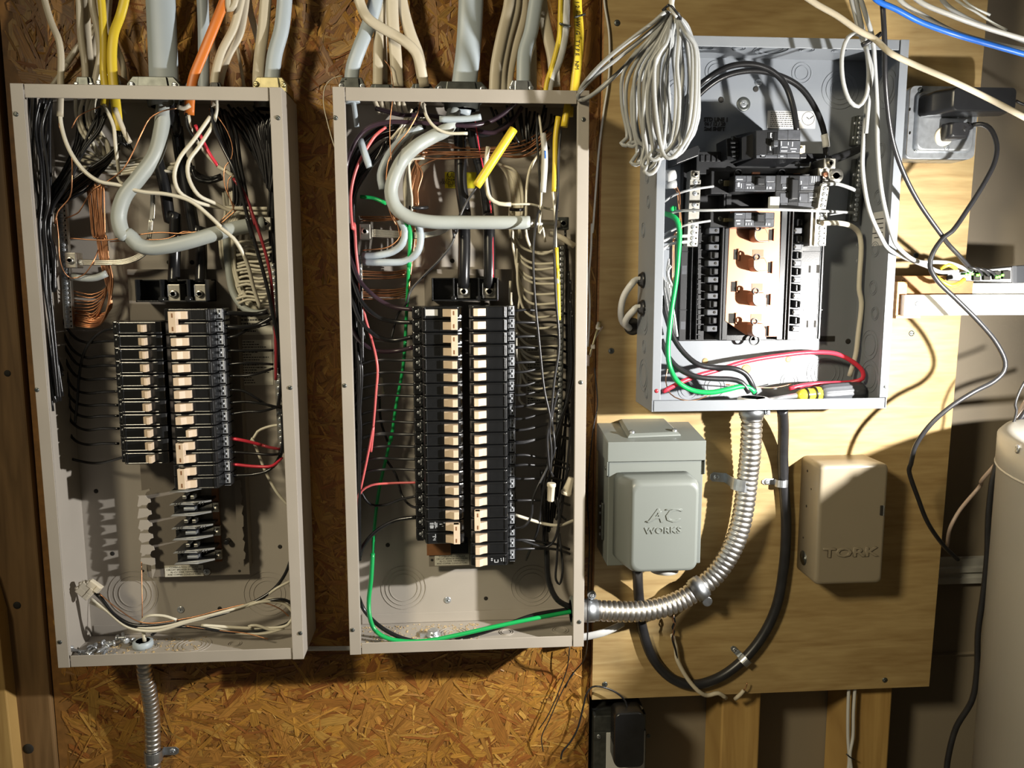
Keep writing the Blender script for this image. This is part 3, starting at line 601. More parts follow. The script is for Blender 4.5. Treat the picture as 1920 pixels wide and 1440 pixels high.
def lugbox(root, c, x0, y0, x1, y1, d, m='alu', name='lug', dep=.022):
    p = PC(c, x0, y0, d); q = PC(c, x1, y1, d); mb = MB(); mb.box(p.x, q.x, -d, -d+dep, q.z, p.z); o = mb.obj(name, M[m], root, bevel=.0012)
    cc = Vector(((p.x+q.x)/2, -d, (p.z+q.z)/2)); r = min(q.x-p.x, p.z-q.z)*.32
    mb = MB(); mb.lathe(cc, (0, -1, 0), [(0, r), (.003, r), (.0036, r*.85), (.0036, r*.55), (.0005, r*.5), (.0005, r*.05)], 18); mb.obj('lug_screw', M[m], o)
    return o
lugbox(LP, 'B', 385, 235, 460, 328, .06); lugbox(LP, 'B', 1568, 22, 1628, 102, .06)
lugbox(MP, 'E', 300, 62, 368, 155, .06); lugbox(MP, 'E', 1488, 22, 1558, 98, .06, m='dark_zinc')
# paper labels on the back and side walls
def paper(root, c, x0, y0, x1, y1, d, lines, m='label', im='ink', name='paper_label', lw=(.3, .95), seed=1):
    p = PC(c, x0, y0, d); q = PC(c, x1, y1, d); mb = MB(); mb.box(min(p.x, q.x), max(p.x, q.x), -d, -d+.0006, q.z, p.z); o = mb.obj(name, M[m], root)
    r = random.Random(seed); k = MB(); H = p.z-q.z
    for i in range(lines):
        z = p.z-H*(i+.8)/(lines+.8); x = p.x+(q.x-p.x)*.06; e = p.x+(q.x-p.x)*r.uniform(lw[0], lw[1])
        while x < e:
            w = r.uniform(.0012, .0045); k.box(x, min(x+w, q.x-.001), -d-.0002, -d, z-H*.16/lines-.0001, z+H*.16/lines+.0001); x += w+r.uniform(.0006, .0012)
    k.obj('small_print', M[im], o, kind='stuff'); return o
paper(LP, 'B', 1432, 760, 1640, 1030, .0026, 17, seed=3); paper(LP, 'B', 1400, 600, 1640, 728, .0026, 5, seed=4)
for i, (a, b) in enumerate(((735, 760), (800, 830), (870, 950), (975, 1090), (1100, 1150))): paper(MP, 'E', 1300, a, 1470, b, .0026, max(2, int((b-a)/16)), seed=10+i)
o = paper(MP, 'D', 812, 1032, 1000, 1130, .0026, 0, m='ylabel')
b = base(MP)
text('sticker_text', 'UL', M['ink'], o, PC('D', 852, 1052, .0028), .011, depth=.0001); mb = MB(); mb.ring(PC('D', 852, 1055, .0027), (0, -1, 0), .0072, .0065, .0002); mb.obj('sticker_ring', M['ink'], o)
for i, l in enumerate(('ELECTRICAL', 'PANELBOARD', 'ISSUE')): text('sticker_text', l, M['ink'], o, PC('D', 860, 1082+i*17, .0028), .0062, depth=.0001)
# ================================================================== inside of the cool gray panel
def rb(c, x0, y0, x1, y1, d, dep, m, name, parent, bevel=.0005, label=None):   # box whose front shows between two corners at depth d
    p = PC(c, x0, y0, d); q = PC(c, x1, y1, d); mb = MB(); mb.box(min(p.x, q.x), max(p.x, q.x), -d, -d+dep, min(p.z, q.z), max(p.z, q.z))
    return mb.obj(name, M[m], parent, bevel=bevel, label=label)
p = PC('H', 318, 890, .030); q = PC('H', 1245, 60, .030); zt = PC('S', 0, 430, .03).z
mb = MB(); mb.box(p.x, q.x, -.030, -.0145, p.z, zt); tray = mb.obj('bus_tray', M['brk2'], RP, bevel=.0008)
# uprights and channels of the tray
for (xa, xb, d, nm) in ((398, 404, .036, 'tray_rib'), (436, 442, .040, 'tray_rib'), (590, 602, .052, 'tray_rib'), (606, 640, .046, 'tray_rib'), (962, 1000, .046, 'tray_rib'), (1010, 1030, .049, 'tray_rib'), (1032, 1042, .053, 'tray_rib'), (1232, 1244, .034, 'tray_rib')):
    a = PC('H', xa, 500, d).x; b = PC('H', xb, 500, d).x; mb = MB(); mb.box(a, b, -d, -.029, p.z+.002, zt-.04 if d > .045 else zt); mb.obj(nm, M['brk2'], tray, bevel=.0007)
for k in range(24):
    a = PC('H', 441, 118+k*32.5, .040); mb = MB(); mb.box(a.x, a.x+.0045, -.041, -.029, a.z-.0032, a.z+.0032); mb.obj('rail_tooth', M['brk2'], tray)
for k in range(14):
    y = 128+k*52.6
    for side, x0, x1 in (('l', 505, 580), ('r', 1058, 1112)):
        dx = -k*1.2
        if k % 2 == 0 or side == 'r' and k > 2:
            pass
        if k % 2 == 1:
            o = rb('H', x0+dx+8, y-20, x1+dx, y+18, .050, .02, 'grayface', 'mounting_hook', tray, .0012)  # gray tone paints the glare on this black plastic hook
            c = PC('H', (x0+x1)/2+dx+(18 if side == 'l' else -18), y-2, .0503); mb = MB(); mb.lathe(c, (0, -1, 0), [(0, .0022), (.0003, .0022), (.0004, .0006)], 12); mb.obj('hook_hole', M['hole'], o)
        else:
            rb('H', x0+dx+20, y-26, x1+dx-10, y+24, .043, .014, 'brk2', 'mounting_hook', tray, .002)
            rb('H', x0+dx+46, y-22, x1+dx+2, y+20, .047, .014, 'brk2', 'mounting_hook', tray, .0015)
for xa, ya, xb, yb in ((338, 405, 368, 460), (412, 405, 445, 460), (330, 765, 360, 815), (404, 765, 430, 815), (1155, 405, 1165, 450), (1205, 400, 1222, 452), (1140, 757, 1150, 803), (1188, 757, 1200, 803)):
    rb('H', xa, ya, xb, yb, .0303, .0005, 'hole' if xa > 1000 else 'grayface', 'tray_slot', tray, 0)
for y in (315, 690): rb('H', 320, y-2, 452, y+2, .0312, .002, 'brk2', 'tray_seam', tray, .0003); rb('H', 1120, y-2, 1243, y+2, .0312, .002, 'brk2', 'tray_seam', tray, .0003)
rb('H', 1225, 858, 1320, 892, .0145, .0006, 'hole', 'mounting_slot', RP, 0)
# copper bus with slots and raised stabs
DC = .047
f = [PC('H', 650, 40, DC), PC('H', 972, 40, DC), PC('H', 965, 500, DC), PC('H', 950, 862, DC), PC('H', 880, 862, DC), PC('H', 880, 850, DC), PC('H', 750, 850, DC), PC('H', 615, 760, DC), PC('H', 628, 500, DC)]
mb = MB(); mb.poly(f, [v+Vector((0, .003, 0)) for v in f]); bus = mb.obj('copper_bus', M['copper'], RP, bevel=.0005)
for xa, ya, xb, yb in ((898, 172, 935, 242), (672, 300, 706, 366), (893, 382, 925, 452), (655, 508, 698, 572), (880, 590, 914, 656), (640, 712, 690, 776), (868, 795, 903, 856)):
    rb('H', xa, ya, xb, yb, DC+.0004, .0004, 'hole', 'bus_slot', bus, 0)
    rb('H', xb-6, ya-3, xb+3, yb+3, DC+.003, .003, 'copper', 'slot_lip', bus, .0006)
for i, y in enumerate((215, 402, 620, 815)):
    a = PC('H', 768-i*5, y-45, DC); b = PC('H', 868-i*6, y+42, DC)
    w = b.x-a.x; mb = MB(); n = 10; zt2, zb2 = a.z, b.z
    H = zt2-zb2; R_ = w*.34
    # stab blade standing off the bus: a folded copper block with a rounded lower corner
    fr = [Vector((a.x+w*.06, -DC-.024, zt2)), Vector((a.x, -DC-.024, zt2-H*.15))]
    fr += [Vector((a.x+R_-R_*math.cos(t*math.pi/12), -DC-.024, zb2+R_-R_*math.sin(t*math.pi/12))) for t in range(0, 7)]
    fr += [Vector((b.x-w*.12, -DC-.024, zb2)), Vector((b.x-w*.12, -DC-.024, zb2+H*.55)), Vector((b.x-w*.34, -DC-.024, zt2))]
    mb = MB(); mb.poly(fr[::-1], [Vector((v.x, -DC, v.z)) for v in fr][::-1]); mb.obj('bus_stab', M['copper'], bus, bevel=.0012)
    mb = MB(); mb.tube(catmull([v+Vector((.0008, -.0004, .0008)) for v in fr[1:10]], .003), .0009, 6); mb.obj('stab_rim', M['alu'], bus)
    mb = MB(); mb.box(b.x-w*.14, b.x, -DC-.010, -DC+.001, zb2+H*.2, zb2+H*.7); mb.obj('stab_foot', M['copper'], bus, bevel=.002)
    mb = MB(); c = PC('H', 822-i*8, y-52, DC+.020); mb.ring(c, (0, -1, 0), .0050, .0038, .006, 18); mb.obj('stab_collar', M['grayface'], RP)
    pass
    rb('H', 800-i*6, y-100, 868-i*6, y-52, DC+.0005, .0005, 'fiber', 'bus_recess', bus, 0)
c = PC('H', 800, 884, .036); mb = MB(); mb.ring(c, (0, -1, 0), .0085, .0068, .006, 20); mb.obj('tray_collar', M['brk2'], tray)
# black cross members at the head of the tray
f = [PC('S', 130, 425, .055), PC('S', 440, 425, .055), PC('S', 600, 540, .055), PC('S', 1400, 540, .055), PC('S', 1400, 640, .055), PC('S', 130, 640, .055)]
mb = MB(); mb.poly(f, [v+Vector((0, .035, 0)) for v in f]); mb.obj('head_block', M['brk2'], RP, bevel=.001)
f = [PC('S', -60, 440, .070), PC('S', 145, 360, .070), PC('S', 165, 400, .070), PC('S', 150, 465, .070), PC('S', -60, 545, .070)]
mb = MB(); mb.poly(f, [v+Vector((0, .05, 0)) for v in f]); mb.obj('side_block', M['brk2'], RP, bevel=.0012)
for k in range(5): rb('S', 170+k*52, 455, 200+k*52, 520, .057, .004, 'brk2', 'block_fin', RP, .0008)
rb('S', 660, 618, 735, 642, .062, .004, 'copper', 'bus_tab', RP)
for x in (510, 920):
    c = PC('S', x, 640, .060); mb = MB(); mb.ring(c, (0, -1, 0), .0065, .0052, .008, 18); mb.obj('block_collar', M['brk2'], RP)
mb = MB(); mb.tube(catmull(pts_of('S 1110,570,62 1200,570 1205,535 1215,530')), .0012, 6); mb.obj('wire_spring', M['zinc'], RP)
rb('S', 1050, 600, 1115, 640, .055, .012, 'copper', 'bus_tab', RP)
# ------------------------------------------------------------------ the plug-in breakers of this panel
def plugin(label, loc, face, term, tog, lab, d, dt, two=False, flipd=False):
    L0 = PC('S', (face[0]+face[2])/2, face[3], .03); o = thing('circuit_breaker', label, 'breaker', L0, None)
    rb('S', *face, d, d-.032, 'brk2', 'body', o, .0012)
    if term:
        rb('S', *term, dt, dt-.032, 'brk2', 'terminal_block', o, .0012)
        tw = term[2]-term[0]; th = term[3]-term[1]
        screwhead(o, PC('S', (term[0]+term[2])/2, (term[1]+term[3])/2-6, dt+.0004), .0036, 'dark_zinc', 'terminal_screw')
        rb('S', term[0]+tw*.7, term[1]+th*.42, term[2]-2, term[1]+th*.66, dt+.004, .006, 'brass', 'terminal_clamp', o, .0004)
    w = face[2]-face[0]; h = face[3]-face[1]
    rb('S', face[0]+4, face[3]-h*.10, face[2]-4, face[3]-2, d+.0006, .001, 'grayface', 'face_rib', o, .0003)
    for (a, b, c, e, m) in lab: rb('S', a, b, c, e, d+.0007, .0012, m, 'face_plate', o, .0003)
    for (a, b, c, e) in tog:
        rb('S', a, b, c, e, d+.0012, .002, 'brk', 'toggle_well', o, .0003)
        rb('S', a+(c-a)*.28, b+(e-b)*.12, c-(c-a)*.08, e-(e-b)*.14, d+.009, .009, 'brk2', 'toggle', o, .0012)
    return o
b1 = plugin('single breaker on the copper bus below the big main breaker', None, (492, 648, 880, 806), (272, 606, 445, 828), ((684, 660, 786, 752),),
    ((500, 655, 600, 712, 'grayface'), (500, 716, 588, 785, 'grayface'), (592, 716, 682, 785, 'grayface'), (605, 655, 680, 712, 'grayface'), (790, 655, 876, 715, 'grayface'), (790, 720, 876, 786, 'grayface')), .088, .062)
b2 = plugin('single breaker with nothing plugged in under it, lower on copper bus', None, (488, 1000, 868, 1142), (262, 992, 448, 1142), ((682, 1005, 782, 1100),),
    ((492, 1004, 590, 1062, 'grayface'), (492, 1066, 584, 1130, 'grayface'), (590, 1066, 674, 1130, 'grayface'), (594, 1004, 674, 1062, 'grayface'), (786, 1004, 862, 1060, 'grayface'), (786, 1064, 862, 1132, 'grayface')), .088, .062)
b3 = plugin('double breaker right of the copper bus with a tall black toggle', None, (884, 648, 1318, 968), None, ((1015, 655, 1100, 910),),
    ((930, 655, 998, 728, 'grayface'), (940, 732, 1000, 784, 'grayface'), (1105, 655, 1195, 740, 'grayface'), (1200, 655, 1296, 738, 'grayface'), (1120, 745, 1300, 790, 'grayface'), (925, 820, 996, 912, 'grayface'), (930, 915, 990, 948, 'grayface'), (1108, 825, 1186, 905, 'grayface'), (1192, 815, 1290, 905, 'grayface'), (1095, 910, 1300, 960, 'grayface')), .088, .062)
rb('S', 885, 796, 1316, 806, .0892, .003, 'brk', 'pole_seam', b3, .0003)
rb('S', 830, 852, 914, 978, .092, .008, 'clear', 'blank_clip', b3, .0006)
marks('S', 0, 0, [(540, 690, 60, 8), (530, 740, 20, 40), (555, 750, 8, 40), (625, 740, 44, 6), (615, 768, 10, 18), (640, 768, 8, 18), (665, 768, 8, 18), (800, 770, 8, 22), (830, 770, 24, 18), (812, 712, 26, 4), (845, 712, 40, 3)], .0892, b1)
marks('S', 0, 0, [(535, 1020, 60, 6), (525, 1080, 40, 10), (530, 1110, 30, 12), (620, 1080, 50, 6), (600, 1112, 8, 20), (625, 1112, 8, 20), (650, 1112, 8, 20), (790, 1115, 8, 22), (818, 1115, 20, 18)], .0892, b2)
marks('S', 0, 0, [(1225, 690, 8, 60), (1245, 690, 8, 60), (1265, 690, 6, 60), (970, 768, 36, 10), (1160, 768, 36, 10), (1122, 720, 10, 30), (1230, 860, 50, 6), (1225, 885, 40, 8), (1265, 840, 8, 40), (1112, 870, 8, 30)], .0892, b3)
# main breaker: deep block with sloped flank
mbk = thing('circuit_breaker', 'big main breaker with a black cable in its top, printed gray face', 'breaker', PC('S', 900, 500, .03))
f = [PC('S', 695, 222, .112), PC('S', 1118, 215, .112), PC('S', 1112, 492, .112), PC('S', 695, 486, .112)]
kx = [Vector((v.x+dx, -.040, v.z+dz)) for v, dx, dz in zip(f, (-.012, 0, 0, -.012), (.004, .004, -.006, -.006))]
mb = MB(); mb.poly(f, kx); mb.obj('body', M['brk2'], mbk, bevel=.001)
f = [PC('S', 560, 290, .098), PC('S', 700, 245, .105), PC('S', 700, 486, .105), PC('S', 560, 500, .098)]
mb = MB(); mb.poly(f, [Vector((v.x, -.036, v.z)) for v in f]); mb.obj('sloped_shoulder', M['brk2'], mbk, bevel=.001)
f = [PC('S', 412, 300, .080), PC('S', 560, 283, .085), PC('S', 575, 500, .085), PC('S', 420, 500, .080)]
mb = MB(); mb.poly(f, [Vector((v.x, -.034, v.z)) for v in f]); mb.obj('terminal_block', M['brk2'], mbk, bevel=.001)
for k in range(4): rb('S', 455+k*4, 330+k*42, 530+k*2, 350+k*42, .090, .006, 'brk', 'terminal_fin', mbk, .0008)
screwhead(mbk, PC('S', 485, 300, .0815), .0038, 'dark_zinc', 'terminal_screw'); screwhead(mbk, PC('S', 490, 440, .0855), .0038, 'dark_zinc', 'terminal_screw')
for a in ((905, 222, 995, 312, 'grayface'), (1000, 220, 1112, 312, 'grayface'), (922, 322, 1112, 440, 'grayface'), (730, 450, 786, 482, 'grayface'), (900, 450, 986, 486, 'grayface'), (700, 458, 895, 488, 'grayface'), (990, 446, 1108, 488, 'grayface')):
    rb('S', *a[:4], .1128, .001, a[4], 'face_plate', mbk, .0004)
for a in ((808, 240, 868, 450), ): rb('S', *a, .1126, .001, 'brk', 'toggle_well', mbk, .0003)
rb('S', 868, 242, 902, 325, .1135, .002, 'brk', 'toggle_well', mbk, .0003); rb('S', 862, 378, 900, 455, .1135, .002, 'brk', 'toggle_well', mbk, .0003)
rb('S', 862, 325, 905, 378, .122, .010, 'grayface', 'toggle', mbk, .0012)
marks('S', 0, 0, [(835, 270, 10, 32), (838, 252, 16, 5), (838, 292, 16, 5), (830, 390, 10, 32), (833, 372, 16, 5), (833, 412, 16, 5), (935, 350, 8, 44), (965, 385, 60, 8), (960, 420, 60, 10), (1040, 355, 10, 44), (1000, 350, 6, 30), (1050, 400, 60, 8), (1050, 425, 40, 8), (762, 466, 30, 8), (940, 470, 30, 8)], .1132, mbk)
rb('S', 1112, 365, 1160, 436, .100, .02, 'cream', 'terminal_cover', mbk, .0008)
rb('S', 1118, 372, 1138, 400, .1008, .002, 'brass', 'terminal_screw', mbk, .0008); rb('S', 1112, 440, 1175, 490, .088, .03, 'brk2', 'cover_foot', mbk, .001)
# neutral bars, lugs and ground bars
bar(RP, 'S', 122, 690, 90, 1325, 17, .060, 12, th=.02, skip=(3, 6), scr=.0036)
o = lugbox(RP, 'S', 78, 602, 160, 690, .066)
bar(RP, 'S', 1352, 752, 1318, 965, 13, .098, 4, th=.05); bar(RP, 'S', 1318, 985, 1300, 1318, 19, .066, 7, th=.024, scr=.0040)
rb('S', 1216, 1000, 1245, 1320, .062, .022, 'alu', 'bar_fin', RP, .0006)
lugbox(RP, 'S', 1340, 486, 1450, 586, .090, dep=.04)
rb('S', 1284, 578, 1390, 690, .082, .03, 'alu', 'neutral_strap', RP, .001); rb('S', 1300, 688, 1380, 714, .088, .03, 'alu', 'neutral_strap', RP, .001)
c = PC('S', 1350, 645, .0825); mb = MB(); mb.lathe(c, (0, -1, 0), [(0, .0042), (.003, .0042), (.0036, .003), (.0036, .0002)], 6); mb.obj('strap_bolt', M['copper'], RP)
c = PC('S', 1452, 655, .074); mb = MB(); mb.lathe(c+Vector((0, .02, 0)), (0, -1, 0), [(0, .0118), (.020, .0118), (.0215, .0105), (.0215, .0050), (.008, .0046), (.008, .0002)], 24); mb.obj('round_lug', M['alu'], RP)
rb('S', 1440, 672, 1478, 706, .075, .002, 'copper', 'bond_strap', RP, .0005)
for (x0, y0, x1, y1, n) in ((1692, 85, 1662, 365, 6), (1690, 490, 1630, 1090, 13)):
    bar(RP, 'S', x0, y0, x1, y1, 12, .026, n, m='dark_zinc', sm='steel', name='ground_bar', th=.01, scr=.0036)
    o = bar(RP, 'S', x0-48, y0+5, x1-46, y1, 6, .024, 2, m='dark_zinc', sm='steel', name='ground_bar', th=.009, scr=.003)
# stickers and stamp
paper(RP, 'S', 806, 38, 1254, 208, DP+.0026, 8, m='labelw', lw=(.58, .68), seed=21)
mb = MB(); mb.ring(PC('S', 1190, 112, DP+.0027), (0, -1, 0), .0105, .0098, .0002, 24); mb.obj('sticker_mark', M['ink'], RP)
for a, b in (((1205, 115), (1238, 88)), ((1175, 100), (1200, 120))):
    mb = MB(); mb.tube([PC('S', *a, DP+.0028), PC('S', *b, DP+.0028)], .0007, 5); mb.obj('sticker_mark', M['ink'], RP)
for l, x, y, s in (('STD LINE 1', 316, 124, .0085), ('06 / 12 / 20', 306, 166, .0075), ('2nd SHIFT', 302, 212, .0082)): text('stamped_text', l, M['ink'], RP, PC('S', x, y, DP+.0019), s, depth=.0003, sx=.95, bev=.0004)
c = PC('G', 1005, 625, DP+.0018); mb = MB(); mb.lathe(c, (0, -1, 0), [(0, .011), (.0004, .011), (.001, .009), (.0006, .004), (.0002, .001)], 18); mb.obj('scuffed_plug', M['dark_zinc'], RP)
mb = MB(); x = RX1-.0018; zt, zb = PC('S', 1880, 1000, .06).z, PC('S', 1860, 1320, .06).z; mb.box(x-.0004, x, -.088, -.052, zb, zt); o = mb.obj('wall_label', M['labelw'], RP)
mb = MB(); [mb.box(x-.0006, x-.0004, -.082, -.058+.006*(i % 2), zt-.012-i*.007, zt-.0105-i*.007) for i in range(5)]; mb.obj('small_print', M['ink'], o, kind='stuff')
# bushing, clear cover and green ground screw
def lathe_at(c, x, y, d, ax, prof, m, name, root, n=24, label=None):
    mb = MB(); mb.lathe(PC(c, x, y, d), ax, prof, n); return mb.obj(name, M[m], root, label=label)
cb = PC('H', 796, 1250, .075); cb.z = RZ0+.0016
mb = MB(); mb.lathe(cb, (0, 0, 1), [(0, .0235), (.004, .0245), (.010, .0245), (.012, .0225), (.012, .0185), (.001, .0175)], 28); mb.obj('bushing', M['clear'], RP, label='pale conduit bushing')
c = PC('H', 278, 40, .05); mb = MB(); mb.lathe(c, (0, -1, 0), [(0, .005), (.004, .005), (.005, .003)], 6); mb.obj('ground_screw', M['green'], RP, label='green ground screw')
for y0, y1 in ((318, 358), (358, 384)):
    pass
mb = MB(); mb.cyl(PC('G', 540, 1060, .07), PC('G', 595, 1048, .07), .010, .007); mb.obj('cable_clamp', M['nmw'], RP); mb = MB(); mb.cyl(PC('G', 540, 1110, .07), PC('G', 600, 1105, .07), .006); mb.obj('cable_clamp', M['coil'], RP)
# ================================================================== things on and around the plywood
def frustum(f, k, m, name, parent, bevel=.002, seg=3, label=None):
    mb = MB(); mb.poly(f, k); return mb.obj(name, M[m], parent, bevel=bevel, seg=seg, label=label)
def rrect(x0, x1, z0, z1, r, y, n=5):        # rounded rectangle outline, clockwise as seen from the front
    out = []
    for cx, cz, a0 in ((x1-r, z1-r, 90), (x1-r, z0+r, 0), (x0+r, z0+r, -90), (x0+r, z1-r, -180)):
        for i in range(n+1):
            a = math.radians(a0-90*i/n); out.append(Vector((cx+r*math.cos(a), y, cz+r*math.sin(a))))
    return out
def loft(mb, rings, cap=True):
    n = len(rings[0]); b = len(mb.v)
    for r in rings: mb.v += r
    for i in range(len(rings)-1):
        for k in range(n):
            j = (k+1) % n; mb.face((b+i*n+k, b+(i+1)*n+k, b+(i+1)*n+j, b+i*n+j), True)
    if cap: mb.face(range(b, b+n)); mb.face(range(b+len(rings)*n-1, b+(len(rings)-1)*n-1, -1))
# ---- power inlet box, light gray, with a hinged cover
DB = DP+.092
a = P(1140, 829, DB); b = P(1323, 827, DB); cz = P(1140, 1063, DB).z; x1b = P(1313, 1058, DB).x
ib = thing('inlet_box', 'light gray power inlet box with a bulging cover, black cable from below', 'inlet box', ((a.x+b.x)/2, -DP, cz))
XA, XB = a.x+.002, (b.x+x1b)/2
mb = MB(); mb.box(XA, XB, -DB+.004, -DP-.0005, cz, a.z-.004); mb.obj('body', M['acgray'], ib, bevel=.0015)
zb = P(1117, 793, DP).z
zl = P(1140, 866, DB).z
mb = MB(); mb.prism([(-DP-.0005, zb), (-DB-.002, a.z), (-DB-.002, zl), (-DB+.002, zl), (-DB+.002, a.z-.004), (-DP-.0005, zb-.004)], 'yz', a.x-.0005, b.x+.0005)
lid = mb.obj('hood', M['acgray'], ib, bevel=.0009)
for x in (a.x-.0008, b.x+.0001-.0007):
    mb = MB(); mb.prism([(-DP-.001, zb-.002), (-DB, a.z-.001), (-DB, zl-.022), (-DB+.012, zl-.026), (-DB+.020, zl), (-DP-.001, zl)], 'yz', x, x+.0015); mb.obj('hood_flank', M['acgray'], lid, bevel=.0004)
    screwhead(lid, Vector((x-.0002 if x < b.x-.01 else x+.0017, -DB+.010, zl-.012)), .0035, 'dark_zinc', 'hood_screw', ax=(-1, 0, 0) if x < b.x-.01 else (1, 0, 0))
# blanking plate on the sloped hood
e1 = Vector((1, 0, 0)); e2 = Vector((0, -(DB+.002-DP), a.z-zb)).normalized(); nn = e1.cross(e2); nn = -nn if nn.z < 0 else nn
def onhood(px, py):
    D = FW+RT*((px-960)/FPX)-UP*((py-720)/FPX); p0 = Vector((0, -DP, zb)); return CAM+D*((p0-CAM).dot(nn)/D.dot(nn))
q = [onhood(1156, 786), onhood(1243, 785), onhood(1277, 818), onhood(1177, 822)]
c = sum(q, Vector())/4
mb = MB(); loft(mb, [[v+nn*.0002 for v in q][::-1], [c+(v-c)*.99+nn*.0028 for v in q][::-1], [c+(v-c)*.88+nn*.0058 for v in q][::-1]]); mb.sm = [False]*len(mb.sm); pl_ = mb.obj('hub_plate', M['acgray'], lid, bevel=.0008)
for v in q: (screwhead(lid, c+(v-c)*.80+nn*.0078, .0046, 'steel', 'plate_screw', ax=nn), MB().cyl(c+(v-c)*.80+nn*.004, c+(v-c)*.80+nn*.0078, .0042).obj('bolt', M['steel'], lid))
# bulging cover
DCV = DB+.050
f0 = P(1186, 908, DCV); f1 = P(1307, 1069, DCV); g0 = P(1150, 886, DB); g1 = P(1300, 1050, DB)
rings = [rrect(g0.x+.001, f1.x+.003, cz+.012, g0.z, .012, -DB+.001), rrect(g0.x+.005, f1.x+.002, cz+.010, g0.z-.002, .012, -DB-.014), rrect(f0.x-.004, f1.x+.001, f1.z-.002, f0.z+.006, .012, -DCV+.008), rrect(f0.x-.0015, f1.x, f1.z-.001, f0.z+.002, .013, -DCV+.003), rrect(f0.x, f1.x-.001, f1.z, f0.z, .014, -DCV+.0008), rrect(f0.x+.004, f1.x-.005, f1.z+.004, f0.z-.004, .013, -DCV)]
mb = MB(); loft(mb, rings); cv = mb.obj('cover', M['acgray'], ib)
text('raised_text', 'AC', M['acgray'], cv, P(1245, 968, DCV+.0001), .030, depth=.0008, shear=.18, sx=1.2, bev=.0003)
text('raised_text', 'WORKS', M['acgray'], cv, P(1243, 995, DCV+.0001), .0135, depth=.0008, sx=1.15, bev=.0003)
mb = MB(); mb.tube(catmull([P(1211, 978, DCV+.0005), P(1222, 976, DCV+.0005), P(1240, 958, DCV+.0005)], .003), .0011, 6); mb.tube(catmull([P(1248, 956, DCV+.0005), P(1265, 954, DCV+.0005), P(1276, 956, DCV+.0005)], .003), .0010, 6); mb.obj('raised_swash', M['acgray'], cv, kind='stuff')
mb = MB(); mb.lathe(P(1245, 1066, DB+.020), (0, 0, -1), [(-.01, .022), (.003, .022), (.004, .018)], 24); mb.obj('inlet_rim', M['nmw'], ib, label='white inlet rim under the cover')
for k, (y0, y1) in enumerate(((940, 1008),)):
    mb = MB(); p = P(1128, y0, DP+.05); w = P(1128, y1, DP+.05); mb.box(a.x-.0025, a.x+.001, -DP-.062, -DP-.044, w.z, p.z); hg = mb.obj('hinge', M['dark_zinc'], ib, bevel=.0008)
    for t in (.12, .3, .7, .88): screwhead(hg, Vector((a.x-.003, -DP-.053, w.z+(p.z-w.z)*t)), .0024, 'steel', 'rivet', ax=(-1, 0, 0))
# ---- beige timer box
DT = DP+.069
t0 = P(1538, 873, DT); t1 = P(1667, 869, DT); t2 = P(1655, 1095, DT); t3 = P(1529, 1097, DT)
X0, X1, Z0, Z1 = (t0.x+t3.x)/2, (t1.x+t2.x)/2, (t2.z+t3.z)/2, (t0.z+t1.z)/2
tb = thing('timer_box', 'beige steel timer box with rounded edges right of the black cable', 'timer box', ((X0+X1)/2, -DP, Z0))
mb = MB(); R = .008
loft(mb, [rrect(X0, X1, Z0, Z1, R, -DP-.0004), rrect(X0, X1, Z0, Z1, R, -DT+.006), rrect(X0+.0012, X1-.0012, Z0+.0012, Z1-.0012, R, -DT+.0022), rrect(X0+.003, X1-.003, Z0+.003, Z1-.003, R, -DT+.0006), rrect(X0+.006, X1-.006, Z0+.006, Z1-.006, R, -DT)])
body = mb.obj('cover', M['tork'], tb)
text('raised_text', 'TORK', M['tork'], body, P(1594, 1036, DT+.0001), .021, depth=.0018, sx=1.62, bev=.0005)
pq = P(1653, 957, DT+.001); mb = MB(); mb.box(pq.x-.0022, pq.x+.0022, -DT-.0022, -DT+.001, pq.z-.008, pq.z+.008); mb.obj('latch', M['hole'], tb, bevel=.0004); mb = MB(); mb.box(pq.x+.0022, pq.x+.0032, -DT-.0030, -DT+.001, pq.z-.0085, pq.z+.0085); mb.obj('latch_lip', M['zinc'], tb)
def on_left(px, py, xx):
    D = FW+RT*((px-960)/FPX)-UP*((py-720)/FPX); return CAM+D*((xx-CAM.x)/D.x)
for px, py, r in ((1514, 883, .0022), (1521, 917, .0016), (1512, 949, .0022), (1506, 1008, .0016)):
    mb = MB(); mb.lathe(on_left(px, py, X0-.0002), (-1, 0, 0), [(0, r), (.0002, r), (.0003, r*.4)], 12); mb.obj('side_hole', M['hole'], tb)
mb = MB(); mb.lathe(on_left(1506, 1046, X0), (-1, 0, 0), [(-.001, .0125), (.0003, .0125), (.0005, .0115), (.0002, .011), (.0002, .001)], 24); mb.obj('side_knockout', M['dark_zinc'], tb)
